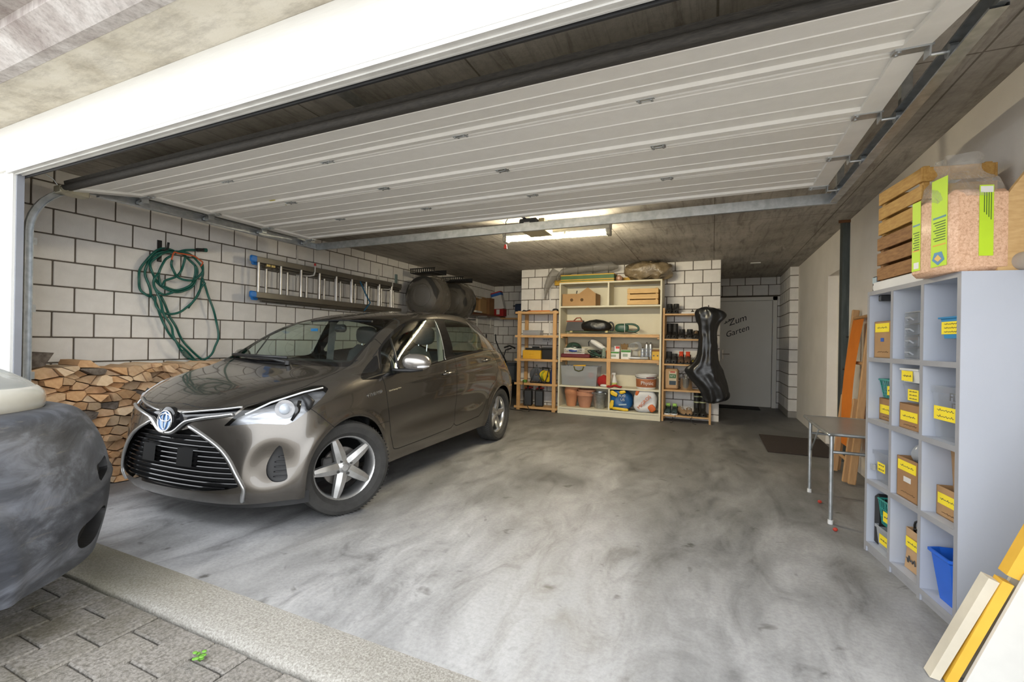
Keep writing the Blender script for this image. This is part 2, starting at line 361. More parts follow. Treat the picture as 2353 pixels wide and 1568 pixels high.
# facade around the opening
m_soff = stained_concrete('stained_soffit_concrete', (.43,.375,.28), (.63,.585,.485), (.69,.65,.56), (1,3,1))
m_par = stained_concrete('weathered_parapet_concrete', (.27,.225,.205), (.47,.43,.405), (.70,.675,.65), (9,9,.7))
struct(MB().bx(-14,8,1.052,1.36,ZC,2.62).build('trim_2', m_soff), 'pale stained concrete soffit over the entrance')
par = MB().bx(-14,8,.80,1.05,2.54,2.742).bx(-14,8,.79,1.045,2.748,3.6)
par.prism([(1.05,2.438),(1.05,2.54),(.90,2.54),(.90,2.50),(1.00,2.438)], -14, 8, axis=0)
struct(par.build('trim_3', m_par), 'weathered board-marked concrete parapet edge above the entrance')
fp = struct(MB().bx(-14,-4.03,1.305,1.362,0,ZC).build('wall_facade', m_fmortar), 'white painted block pier left of the entrance')
blocks(fp, (-5.1,1.30,0), 0, 1.068, .2, .12, 0, ZC, m_fblock, pitch=.264, joint=.006)
struct(MB().bx(1.25,8,1.0,1.3,0,ZC).build('wall_facade_right', m_fblock), 'white painted wall right of the entrance')
lt = struct(MB().bx(-5.0,1.4,1.285,1.30,2.168,2.439).build('trim_4', m_lintel), 'white horizontal panel above the garage opening')
q = MB().bx(-4.03,1.4,1.287,1.352,2.150,2.168); q.bx(-4.03,1.4,1.312,1.320,2.143,2.151).bx(-4.03,1.4,1.338,1.346,2.143,2.151); q.build('bottom_rail', M('grey_white_aluminium', (.66,.65,.62), .45, .1), lt)
MB().bx(-4.03,1.4,1.352,1.362,2.135,2.20).build('dark_gasket', m_black, lt)
jb = struct(MB().bx(-4.035,-3.985,1.30,1.352,0,2.168,.004).build('trim_5', m_lintel), 'white steel post of the garage opening')
MB().bx(-3.985,-3.972,1.318,1.352,0,2.15).build('seal_strip', plain('blue_grey_rubber', (.25,.26,.29), .6), jb)
MB().bx(-4.32,-4.075,1.362,1.386,0,2.28).build('frame_plate', M('cream_steel', (.62,.60,.53), .5), jb)
MB().bx(-4.09,-4.02,1.345,1.362,2.03,2.09,.006).build('bracket', m_dark, jb)
# steel post in the right wall
po = struct(MB().bx(1.185,1.225,5.52,5.62,0,ZC-.002).build('trim_6', M('grey_green_steel_post', (.085,.10,.098), .5, .2, c2=(.05,.062,.062), sc=4, st=(8,8,1))), 'dark grey green steel post against the right wall')
MB().bx(1.225,1.26,5.53,5.61,0,ZC-.002).build('flange', MATS['grey_green_steel_post'], po)
MB().bx(1.15,1.262,5.515,5.525,ZC-.03,ZC-.002).build('rusty_plate', M('rusty_steel', (.16,.07,.03), .9), po)
# garden door
dr = T('door_1', 'pale door at the far end marked with black writing', 'door', (0,0,0)); dr['kind'] = 'structure'
m_dgrey = M('pale_grey_door', (.80,.765,.69), .5, c2=(.76,.725,.65), sc=2)
f = MB().bx(.10,1.085,9.63,9.66,2.005,2.07).bx(1.015,1.085,9.63,9.66,0,2.07); f.build('frame', m_dgrey, dr)
leaf = MB().bx(.12,1.008,9.64,9.66,.008,2.0,.004).build('leaf', m_dgrey, dr)
h = MB().bx(.165,.20,9.632,9.641,.88,1.06,.004); h.cyl((.182,9.64,.985),(.182,9.59,.985),.009); h.cyl((.178,9.593,.985),(.30,9.593,.985),.009); h.build('handle', M('bronze_aluminium', (.36,.30,.23), .4, .8), dr, smooth=40)
for z in (.3,1.30,1.62): MB().cyl((1.012,9.63,z-.04),(1.012,9.63,z+.04),.008).build('hinge', m_galv, dr, smooth=40)
m_ink = plain('black_ink', (.012,.012,.012), .6)
text('Zum', .17, m_ink, leaf, (.42,9.639,1.63), (PI/2,-.36,0), shear=.35); text('Garten', .15, m_ink, leaf, (.42,9.639,1.42), (PI/2,-.36,0), shear=.35)
br = MB()
for k in range(7): br.prism([(1.565+.012*k+.02*math.sin(k*2.1), .205+.017*k), (1.595+.012*k+.03*math.sin(k*2.1), .215+.017*k), (1.57+.012*k, .232+.017*k)], 9.637, 9.639, axis=1)
br.tube([(.19,9.638,1.56),(.25,9.638,1.60),(.33,9.638,1.63)], .003, 5).build('branch_drawing', m_ink, leaf)
tag(MB().bx(.10,.80,9.18,9.60,0.0,.012,.004).build('door_mat', M('black_rubber_mat', (.02,.019,.018), .95, bp=.5, bs=200)), 'small black mat in front of the garden door', 'mat')
tag(MB().bx(.565,1.235,5.63,6.66,0.0,.012,.004).build('floor_mat', M('dark_brown_mat', (.045,.032,.025), .95, c2=(.03,.02,.016), sc=60, bp=.6, bs=200)), 'large dark brown mat lying on the floor behind the small metal table', 'mat')
# ---------------------------------------------------------------- raised sectional door, tracks, opener, lamp
DX0, DX1, DZ = -4.05, .68, 2.24
gd = T('garage_door', 'white sectional garage door raised flat under the ceiling', 'garage door', (DX0, 1.6, DZ))
def section(L, xw):
    prof = [(0,-.002),(.012,-.010),(.022,-.010),(.026,0)]
    for k in range(3):
        y = .05+k*(L-.13)/2.6; prof += [(y,0),(y+.003,-.0035),(y+.006,0)]
    y = L-.075; prof += [(y,0),(y+.012,-.014),(L-.018,-.014),(L-.014,0),(L-.004,.004)]
    poly = prof+[(L-.004,.045),(0,.045)]
    return MB().prism(poly, 0, xw, axis=0)
sy = [2.05, 2.565, 3.09]; L = .515
def add_hinges(sec, y, xs_):
    for x in xs_:
        h = MB().box((x,y-.022,-.014), (.075,.022,.006)).box((x,y+.016,-.008), (.075,.022,.006)).cyl((x-.03,y-.004,-.014),(x+.03,y-.004,-.014),.005,n=8)
        for sx in (-1,1):
            for yy, zz in ((-.022,-.018), (.016,-.012)): h.cyl((x+sx*.026,y+yy,zz),(x+sx*.026,y+yy,zz-.005),.006,n=8)
        h.build('hinge', m_galv, sec)
HX = [-3.07-DX0, -2.15-DX0, -1.22-DX0, -.285-DX0]; W_ = DX1-DX0
def ends(sec, L_):
    for x in (0, W_): 
        MB().bx(x-.003 if x == 0 else x-.085, x+.085 if x == 0 else x+.003, .03, L_-.02, -.016, 0).build('end_stile', m_white, sec)
        b = MB(); sg = -1 if x == 0 else 1
        b.bx(min(x-sg*.10,x+sg*.01), max(x-sg*.10,x+sg*.01), L_-.035, L_+.02, -.022, -.014); b.bx(x+sg*.0-.002,x+sg*.0+.004, L_-.03, L_+.02, -.055, -.014)
        b.cyl((x-sg*.0,L_-.005,-.045),(x+sg*.075,L_-.005,-.045),.007,n=8); b.cyl((x+sg*.055,L_-.005,-.045),(x+sg*.08,L_-.005,-.045),.024)
        for yy in (L_-.022, L_+.008): b.cyl((x-sg*.085,yy,-.02),(x-sg*.085,yy,-.027),.007,n=8)
        b.build('roller_bracket', m_galv, sec)
for i, y in enumerate(sy):
    s_ = section(L, W_).build('door_section', m_white, gd, loc=(0, y-1.6, 0)); ends(s_, L)
    if i < 2: add_hinges(s_, L, HX)
# lowest section still tilted into the bend of the track
L0 = .47; t0 = math.radians(11)
s0 = section(L0, W_).build('door_section', m_white, gd, loc=(0, 2.05-1.6-L0*math.cos(t0), -L0*math.sin(t0)), rot=(t0,0,0)); ends(s0, L0); add_hinges(s0, L0, HX)
MB().bx(0,W_,-.012,.02,-.012,.05).build('edge_profile', m_rubber, s0)
sl = MB().tube([(-.06,-.018,.005),(W_+.06,-.018,.005)], .019, 12).build('rubber_seal', m_rubber, s0, smooth=True)
wn = MB().prism([(.83,.88),(.86,1.02),(.89,.88)], -.004, -.002).build('warning_sticker', plain('yellow_sticker', (.55,.45,.03), .5), gd)
def ctrack(pts, name, par, side, k=1.0):
    b = MB(); P = [Vector(p) for p in pts]   # rolled channel: web towards the wall, two lips
    prof = [(0,-.021),(.03*side,-.021),(.03*side,-.016),(.005*side,-.016),(.005*side,.016),(.03*side,.016),(.03*side,.021),(0,.021)]
    prof = [(a*k, c*k) for a, c in prof]; G = []
    for i, p in enumerate(P):
        t = (P[min(i+1,len(P)-1)]-P[max(i-1,0)]).normalized(); n_ = Vector((1,0,0)).cross(t).normalized()
        G.append([tuple(p+Vector((a,0,0))+n_*c) for a, c in prof])
    b.grid(G, True); return b.build(name, m_galv, par)
TZ = DZ-.045
for side, x, lab in ((1, DX0-.10, 'left'), (-1, DX1+.10, 'right')):
    t = T('door_track', 'galvanised roller track carrying the %s edge of the raised door' % lab, 'track', (x, 1.43, 0))
    R_ = .36
    ctrack([(0,0,.02),(0,0,.5),(0,0,1.2),(0,0,TZ-R_)], 'upright_track', t, side)
    ctrack([(0,R_-R_*math.cos(a),TZ-R_+R_*math.sin(a)) for a in [PI/2*k/10 for k in range(11)]], 'curved_track', t, side)
    ctrack([(0,R_,TZ),(0,1.0,TZ),(0,2.36,TZ)], 'horizontal_track', t, side, 1.5)
    MB().bx(-.006 if side > 0 else 0,0 if side > 0 else .006,.3,2.36,TZ+.035,TZ+.075).build('track_angle', m_galv, t)
    for z in (.85,1.3,1.75): MB().bx(-.011*side-.003,-.011*side+.003,-.018,.05,z,z+.05).cyl((-.012*side,.0,z+.02),(.008*side,.0,z+.02),.006,n=8).build('wall_bracket', m_galv, t)
    for yy in (1.15, 2.30): MB().bx(-.02,.02,yy-.02,yy+.02,TZ+.03,ZC-.001).build('hanger', m_galv, t)
    if side > 0:
        c = MB().box((.055,.20,TZ-.05), (.09,.16,.05), .004); c.cyl((.03,.14,TZ-.05),(.12,.14,TZ-.05),.02); c.build('bottom_bracket', M('yellow_zinc', (.52,.48,.36), .4, .7), t)
        MB().tube([(.03,.0,2.26),(.05,.10,2.21),(.05,.14,TZ-.04)], .003, 5).build('cable', m_galv, t)
tag(MB().bx(DX0-.10,DX1+.10,3.796,3.800,TZ-.03,TZ+.04).bx(DX0-.10,DX1+.10,3.796,3.825,TZ-.034,TZ-.03).build('track_crossbar', m_galv), 'galvanised cross bar joining the rear ends of the door tracks', 'bar')
op = T('door_opener', 'dark door opener motor hanging below the ceiling on its rail', 'door opener', (-1.72, 4.1, 2.2))
MB().bx(-.02,.02,-2.6,.12,.178,.215).build('rail', m_galv, op)
MB().bx(-.055,.13,.02,.34,.075,.175,.012).build('motor_head', plain('anthracite_plastic', (.045,.05,.06), .5), op)
c = MB().bx(-.055,.13,.06,.345,.062,.075,.004); c.bx(.13,.19,.08,.34,.062,.18,.004); c.build('lamp_cover', plain('ivory_plastic', (.55,.48,.30), .5), op)
MB().bx(.0,.06,.015,.022,.105,.135).build('sticker', plain('white_sticker', (.7,.7,.72), .5), op)
MB().box((-.075,.12,.10), (.04,.06,.05), .003).build('bracket', m_galv, op); MB().bx(-.02,.02,.30,.34,.16,ZC-2.2-.001).build('hanger', m_galv, op)
MB().tube([(-.10,-.12,.16),(-.135,-.11,.12),(-.14,-.10,.02),(-.14,-.10,-.10)], .004, 6).build('release_cord', m_black, op)
MB().cyl((-.14,-.10,-.14),(-.14,-.10,-.10),.018,.012).build('release_handle', plain('red_plastic', (.55,.03,.02), .4), op, smooth=40)
# fluorescent batten
lp = T('fluorescent_lamp', 'glowing fluorescent tube fitting on the concrete ceiling', 'lamp', (-1.575, 4.66, 2.275), .045)
MB().bx(-.60,.60,-.062,.062,.055,.14,.012).build('housing', M('grey_lamp_housing', (.45,.44,.40), .5), lp)
em, nt, b_ = nodes_of('fluorescent_tube'); b_.inputs['Emission Color'].default_value = (1,.89,.66,1); b_.inputs['Emission Strength'].default_value = TUBE_STRENGTH; b_.inputs['Base Color'].default_value = (1,1,1,1)
MB().cyl((-.55,0,.02),(.55,0,.02),.014,n=12).build('tube', em, lp, smooth=40)
hc = MB().grid([[(x, .05*math.cos(a), .055+.06*math.sin(a)) for a in [PI+PI*k/10 for k in range(11)]] for x in (-.60,.60)])
hc.build('diffuser', glass('clear_lamp_cover', (.97,.96,.92), .05), lp, smooth=True)
for x in (-.575,.575): MB().bx(x-.025,x+.025,-.052,.052,-.002,.06,.008).build('end_cap', M('grey_lamp_end', (.42,.40,.34), .5), lp)
for x in (-.56,.12,.56): MB().bx(x-.012,x+.012,-.058,-.050,.03,.09,.002).build('clip', m_galv, lp)
for x in (-.5,.46): MB().bx(x,x+.04,-.02,.02,.14,ZC-2.275-.0005).build('ceiling_mount', m_galv, lp)
# ---------------------------------------------------------------- left wall: hose, ladder, tyres, shelf, firewood
m_hose = M('green_rubber_hose', (.010,.115,.085), .35, c2=(.008,.085,.065), sc=20)
ho = T('garden_hose', 'long green garden hose coiled over a black wall hook', 'hose', (-4.63,0,0))
paths = [[(2.6,1.96),(2.5,1.96),(2.41,1.88),(2.34,1.76),(2.32,1.66),(2.34,1.56),(2.4,1.51),(2.42,1.53),(2.39,1.64),(2.37,1.74),(2.4,1.83),(2.48,1.92),(2.59,1.95),(2.72,1.96),(2.82,1.9),(2.87,1.8),(2.86,1.69),(2.82,1.55),(2.74,1.43)],
 [(2.78,1.85),(2.79,1.75),(2.74,1.65),(2.63,1.59),(2.52,1.61),(2.44,1.68),(2.4,1.78),(2.44,1.86),(2.53,1.93),(2.65,1.94),(2.74,1.89),(2.80,1.82),(2.80,1.73),(2.75,1.63),(2.63,1.57),(2.51,1.60),(2.43,1.68)],
 [(2.57,1.91),(2.51,1.85),(2.46,1.73),(2.49,1.61),(2.51,1.66),(2.61,1.72),(2.67,1.83),(2.68,1.91)], [(2.56,1.86),(2.56,1.79),(2.6,1.72),(2.68,1.69),(2.77,1.71),(2.83,1.79),(2.84,1.87)],
 [(2.42,1.58),(2.45,1.49),(2.49,1.36),(2.55,1.24),(2.58,1.14),(2.62,1.05),(2.67,1.0)], [(2.43,1.52),(2.47,1.42),(2.53,1.27),(2.56,1.2),(2.66,1.08),(2.78,.96),(2.87,.86)],
 [(2.49,1.52),(2.55,1.38),(2.6,1.28),(2.66,1.16),(2.73,1.05),(2.84,.95),(2.93,.88)], [(2.84,1.73),(2.9,1.59),(2.95,1.44),(3.0,1.29),(3.01,1.14),(2.98,1.04),(2.92,.95),(2.83,.91),(2.74,.94),(2.68,.98)],
 [(2.42,1.51),(2.44,1.42),(2.48,1.37),(2.57,1.36),(2.66,1.4),(2.74,1.48),(2.82,1.62),(2.86,1.69)], [(2.56,1.56),(2.49,1.53),(2.43,1.56),(2.4,1.65),(2.44,1.72)], [(2.62,1.94),(2.69,1.98),(2.80,2.005)]]
for i, p in enumerate(paths):
    x0 = -.03+.018*(i % 5)
    MB().tube([(x0+.008*math.sin(k*.7+i), y, z) for k, (y, z) in enumerate(spline(p, 5))], .0105, 8).build('hose_loop', m_hose, ho, smooth=True)
MB().cyl((.0,2.79,2.003),(.0,2.86,2.013),.017).build('coupling', m_black, ho, smooth=40); MB().cyl((.0,2.855,2.013),(.0,2.885,2.016),.019).build('nozzle_ring', m_hose, ho, smooth=40)
MB().cyl((.03,2.655,1.015),(.03,2.71,.955),.017).build('coupling', M('grey_green_coupling', (.08,.13,.11), .5), ho, smooth=40)
MB().tube([(.05,y,z) for y, z in spline([(2.54,1.86),(2.56,1.93),(2.6,1.93),(2.73,1.93),(2.79,1.9),(2.82,1.88),(2.80,1.84)],4)], .007, 6).build('orange_strap', plain('orange_cord', (.55,.10,.025), .5), ho, smooth=True)
hk = T('hose_hook', 'black metal hook holding the green hose on the block wall', 'hook', (-4.698,2.50,1.98)); MB().bx(0,.006,-.02,.02,-.14,.06,.002).build('back_plate', m_black, hk); MB().tube([(.004,0,-.03),(.09,0,-.035),(.13,0,-.02),(.14,0,.03)], .010, 8).build('hook_arm', m_black, hk, smooth=True)
# aluminium ladder
m_alu = M('ladder_aluminium', (.62,.60,.56), .32, .9, c2=(.45,.43,.40), sc=10); m_aludark = M('aged_aluminium', (.22,.205,.18), .45, .7)
ld = T('ladder', 'three-part aluminium ladder with blue end caps hung sideways on hooks', 'ladder', (-4.60,0,0))
for k, (x, y0, y1, zt, zb) in enumerate(((.06,3.34,5.86,2.005,1.62),(.0,3.40,5.92,1.985,1.60),(-.055,3.50,5.95,1.965,1.585))):
    for z in (zt, zb): MB().bx(x-.012,x+.012,y0,y1,z-.032,z+.032,.004).build('rail', m_aludark, ld)
    if k < 2:
        for z in (zt, zb): MB().bx(x-.018,x+.018,y0-.055,y0+.025,z-.036,z+.036,.012).build('end_cap', plain('blue_plastic', (.02,.20,.62), .4), ld, smooth=40)
    for j in range(9):
        y = (3.385,3.427,3.566)[k]+j*.280
        if y < y1-.05: MB().cyl((x,y,zb+.03),(x,y,zt-.03),.0145,n=10).build('rung', m_alu, ld, smooth=40)
for y in (3.50,3.56): MB().box((.06,y,1.955),(.03,.05,.03),.004).build('brass_fitting', plain('brass', (.45,.36,.16), .35, .9), ld)
MB().tube([(.08,4.92,1.96),(.09,5.02,1.80),(.09,5.12,1.68),(.08,5.05,1.60),(.09,5.0,1.56)], .010, 6).build('blue_cord', plain('blue_rope', (.02,.12,.22), .7), ld, smooth=True)
for y, lab, red in ((4.02,'white steel wall hook with a red tip carrying the ladder',1),(5.51,'plain white steel wall hook at the far end of the ladder',0)):
    h = T('ladder_hook', lab, 'hook', (-4.699,y,0)); MB().bx(0,.004,-.014,.014,1.90,2.24,.001).build('bar', plain('white_steel', (.62,.60,.56), .4), h)
    MB().tube([(.0,.0,1.93),(.09,.10,1.93),(.155,.12,1.94),(.17,.12,1.98),(.17,.12,2.06)], .009, 8).build('arm', MATS['white_steel'], h, smooth=True)
    if red: MB().cyl((.17,.12,2.055),(.17,.12,2.085),.013).build('tip', plain('red_cap', (.5,.02,.015), .4), h, smooth=40)
MB_ = MB().bx(-4.70,-4.67,5.89,5.93,1.95,2.21,.003); tag(MB_.build('clamp_bar', M('teal_grey_steel', (.16,.22,.21), .5)), 'upright grey green clamp bar on the wall beyond the ladder', 'clamp')
# tyres in bags on wall racks
m_bag = glass('clear_plastic_bag', (.80,.78,.74), .08, 1.45, .14, (.55,.5,.44), .5, 14); m_tyre2 = M('stored_tyre', (.03,.028,.025), .8, bp=.3)
def tyre(R=.31, r=.105): return MB().lathe([(R*.56,-r*.8),(R*.62,-r),(R*.85,-r*1.02),(R*.97,-r*.8),(R,-r*.3),(R,r*.3),(R*.97,r*.8),(R*.85,r*1.02),(R*.62,r),(R*.56,r*.8)], 36, axis=1)
for i, (x, y, z, lab) in enumerate(((-4.24,6.06,1.87,'nearer'),(-4.30,7.05,1.87,'farther'))):
    rk = T('tyre_rack', 'black steel wall rack over the %s pair of bagged tyres' % lab, 'rack', (-4.70,y,0))
    for dy in (-.08,.30): MB().tube([(.002,dy,1.56),(.70,dy,1.545)], .012, 6).build('support_bar', m_dark, rk)
    MB().bx(0,.03,-.12,.34,1.52,1.60).build('wall_plate', m_dark, rk)
    for k in range(2):
        t = T('stored_tyre', '%s tyre of the %s bagged pair on the left wall' % (('front','rear')[k], lab), 'tyre', (x,y+.23*k,z), 0, 'bagged tyres on the wall racks')
        tyre().build('tyre_body', m_tyre2, t, smooth=35); MB().lathe([(.17,-.07),(.16,-.03),(.05,-.02),(0,-.02)], 28, axis=1).build('rim', M('dusty_rim', (.16,.155,.145), .5, .6), t, smooth=40)
    bg_ = MB().sph((x,y+.11,z-.01), (.345,.30,.325), 30, 18, .8).wob(.045, 5, i); tag(bg_.build('plastic_bag', m_bag, smooth=True), 'crumpled clear plastic bag around the %s pair of tyres' % lab, 'bag')
    tr = T('plant_tray', 'black perforated plastic tray on top of the %s bagged tyres' % lab, 'tray', (x,y+.10,z+.355))
    MB().bx(-.23,.23,-.16,.16,0,.012).build('tray_base', m_black, tr)
    for k in range(12): MB().bx(-.23+k*.0400,-.215+k*.0400,-.165,-.155,.0,.07).build('tray_slat', m_black, tr)
    MB().bx(-.24,.24,-.17,-.155,.066,.08).build('tray_rim', m_black, tr); MB().bx(-.24,.24,.155,.17,0,.08).build('tray_back', m_black, tr)
# shelf along the corner
m_redwood = M('red_brown_board', (.20,.075,.03), .5, c2=(.13,.05,.02), sc=4, st=(8,1,8))
ws_ = T('wall_shelf', 'red brown shelf board on brackets along the far left wall', 'shelf', (-4.70,7.75,1.70))
MB().bx(.001,.30,0,1.78,0,.03,.003).build('board', m_redwood, ws_)
for y in (.25,.95,1.6): MB().bx(.001,.02,y-.012,y+.012,-.24,0).bx(.0,.24,y-.012,y+.012,-.02,0).build('bracket', m_white, ws_)
w2_ = T('wall_shelf', 'pale wooden shelf board on the far alcove wall', 'shelf', (-4.39,9.24,1.66)); MB().bx(0,1.1,0,.295,0,.03,.003).build('board', m_wood, w2_)
m_card = M('brown_cardboard', (.42,.255,.115), .85, c2=(.36,.21,.09), sc=4, bp=.1, bs=30); m_card2 = M('dark_cardboard', (.26,.13,.055), .85, c2=(.2,.095,.04), sc=5)
def carton(name, lab, loc, rz, d, mat=None, flap=.5, group=None, open_top=True, tilt=0):
    t = T(name, lab, 'box', loc, (0,tilt,rz), group); a, b, h = d; w_ = .004; mat = mat or m_card
    bd = MB().bx(-a/2,a/2,-b/2,-b/2+w_,0,h).bx(-a/2,a/2,b/2-w_,b/2,0,h).bx(-a/2,-a/2+w_,-b/2,b/2,0,h).bx(a/2-w_,a/2,-b/2,b/2,0,h).bx(-a/2,a/2,-b/2,b/2,0,w_)
    bd.build('box_body', mat, t)
    if flap:
        for sx in (-1,1): MB().box((sx*(a/2+.25*b*flap*.5),0,h+.02), (b*flap*.5,b*.96,.004), 0, (0,sx*.55,0)).build('flap', mat, t)
    if not open_top: MB().bx(-a/2,a/2,-b/2,b/2,h-.003,h).build('lid', mat, t)
    return t
carton('carton', 'open brown carton tipped against the tyres on the wall shelf', (-4.51,8.02,1.732), .1, (.26,.30,.27), flap=.5)
carton('carton', 'second open brown carton behind the tipped one on the wall shelf', (-4.52,8.38,1.732), .05, (.28,.30,.30))
carton('wine_carton', 'tall dark brown carton standing on the wall shelf', (-4.52,8.86,1.732), 0, (.20,.22,.36), m_card2, 0, open_top=False)
tag(MB().box((-4.47,8.20,1.752),(.22,.5,.035),.003,(0,0,.15)).build('paper_stack', plain('white_paper', (.68,.67,.64), .8)), 'loose stack of white papers at the shelf front edge', 'paper')
bx_ = T('white_carton', 'white blue and red carton leaning in the shelf corner', 'box', (-4.46,9.36,1.90), (.0,-.25,.1)); MB().box((0,0,.14),(.24,.16,.32),.004).build('box_body', plain('white_carton_print', (.62,.60,.58), .7), bx_); MB().box((0,0,.33),(.242,.162,.07),.004).build('blue_band', plain('blue_print', (.02,.12,.42), .6), bx_); MB().box((.0,0,.375),(.242,.162,.03),.004).build('red_band', plain('red_print', (.45,.03,.03), .6), bx_)
rb = T('red_carton', 'small red and white carton below the leaning white one', 'box', (-4.46,9.34,1.732)); MB().box((0,0,.08),(.26,.18,.16),.004).build('box_body', plain('red_box', (.38,.02,.02), .6), rb); MB().box((.0,-.092,.09),(.08,.004,.11)).build('white_panel', MATS['white_paper'], rb)
tag(MB().bx(-4.25,-3.75,9.28,9.48,1.692,1.75,.004).build('board_offcut', MATS['white_paper']), 'flat white board lying on the pale alcove shelf', 'board')
bb = T('blue_toolbox', 'dark blue box half hidden behind the projecting wall', 'box', (-3.92,9.37,1.752)); MB().box((0,0,.13),(.28,.20,.24),.02).build('box_body', plain('dark_blue_plastic', (.03,.05,.10), .5), bb, smooth=30); MB().box((-.17,0,.21),(.10,.03,.03),.008).build('grip', m_black, bb)
# garden machine in the dim corner
gm = T('garden_machine', 'black handled garden machine with a red hubbed wheel in the corner', 'machine', (-3.95,8.55,0), .1)
for x in (-.22,-.43): MB().tube([(x+.0,.02,1.30),(x+.02,-.02,1.18),(x+.10,-.05,1.02),(x+.25,-.02,.75),(x+.36,.05,.45)], .014, 8).build('handle_bar', m_black, gm, smooth=True)
MB().tube([(.02,-.10,1.03),(.14,-.10,1.07),(.26,-.10,1.02)], .017, 8).build('grip', m_black, gm, smooth=True); MB().tube([(.06,-.1,.72),(.02,-.12,.86),(.06,-.12,.98),(.18,-.1,1.02)], .014, 8).build('loop_handle', m_black, gm, smooth=True)
MB().box((.14,.05,.52),(.34,.36,.40),.06).build('collector_box', M('blue_grey_plastic', (.12,.14,.17), .5), gm, smooth=30)
MB().lathe([(.0,-.02),(.10,-.03),(.13,-.045),(.165,-.045),(.18,-.02),(.18,.02),(.165,.045),(0,.045)], 28, (.08,-.20,.18), axis=1).build('wheel_tyre', m_black, gm, smooth=35); MB().lathe([(0,-.055),(.09,-.055),(.115,-.045)], 24, (.08,-.20,.18), axis=1).build('wheel_hub', plain('dark_red_hub', (.22,.025,.02), .5), gm, smooth=35)
MB().lathe([(.0,-.03),(.15,-.03),(.15,.03),(0,.03)], 24, (.10,.30,.15), axis=1).build('rear_wheel', m_black, gm, smooth=35)
# ---------------------------------------------------------------- split firewood, every piece by itself
def clip_poly(poly, p, n_):
    out = []
    for i in range(len(poly)):
        a, b = poly[i], poly[(i+1) % len(poly)]; da = (a[0]-p[0])*n_[0]+(a[1]-p[1])*n_[1]; db = (b[0]-p[0])*n_[0]+(b[1]-p[1])*n_[1]
        if da <= 0: out.append(a)
        if da*db < 0: t = da/(da-db); out.append((a[0]+(b[0]-a[0])*t, a[1]+(b[1]-a[1])*t))
    return out
m_ends = []
for k, (c1, c2) in enumerate((((.82,.56,.34),(.70,.45,.25)), ((.74,.45,.23),(.62,.35,.165)), ((.86,.64,.42),(.76,.54,.33)))):
    m_ends.append(M('split_wood_%d' % k, c1, .85, c2=c2, sc=8, st=(1,5,5), bp=.35, bs=60, rnd=.35))
m_bark = M('grey_weathered_bark', (.25,.205,.165), .95, c2=(.11,.085,.065), sc=30, bp=.7, bs=70, rnd=.25)
Y0, Y1, AS = 1.46, 3.25, 1.75
pts = []; rr_ = random.Random(3); ny, nz = 17, 15
for i in range(ny):
    for k in range(nz):
        y = Y0+(i+.5+.48*(k % 2-.5)+rr_.uniform(-.42,.42))*(Y1-Y0)/ny; z = (k+.5+rr_.uniform(-.40,.40))*.98/nz; pts.append((y, z*AS))
cells = []
for a in pts:
    poly = [(a[0]-.3,a[1]-.4),(a[0]+.3,a[1]-.4),(a[0]+.3,a[1]+.4),(a[0]-.3,a[1]+.4)]
    for b in pts:
        if b is a or abs(b[0]-a[0]) > .35 or abs(b[1]-a[1]) > .45: continue
        poly = clip_poly(poly, ((a[0]+b[0])/2, (a[1]+b[1])/2), (b[0]-a[0], b[1]-a[1]))
    poly = clip_poly(clip_poly(clip_poly(poly, (Y0,0), (-1,0)), (Y1,0), (1,0)), (0,.004*AS), (0,-1))
    top = .93+.035*noise.noise(Vector((a[0]*4,2,0)))+(.07 if a[0] < 1.62 else 0)
    if len(poly) < 3 or a[1]/AS > top-.01: continue
    cells.append([(y, z/AS) for y, z in clip_poly(poly, (0,(top+.03)*AS), (0,1))])
logs = []
for c in cells:
    cy_, cz_ = sum(p[0] for p in c)/len(c), sum(p[1] for p in c)/len(c); wy = max(p[0] for p in c)-min(p[0] for p in c)
    if wy > .14 and rr_.random() < .55 and len(logs) < 230:
        g = rr_.uniform(.3,1.2); logs += [clip_poly(c, (cy_,cz_), (math.cos(g),math.sin(g))), clip_poly(c, (cy_,cz_), (-math.cos(g),-math.sin(g)))]
    else: logs.append(c)
logs = [c for c in logs if len(c) > 2]
hh = .335
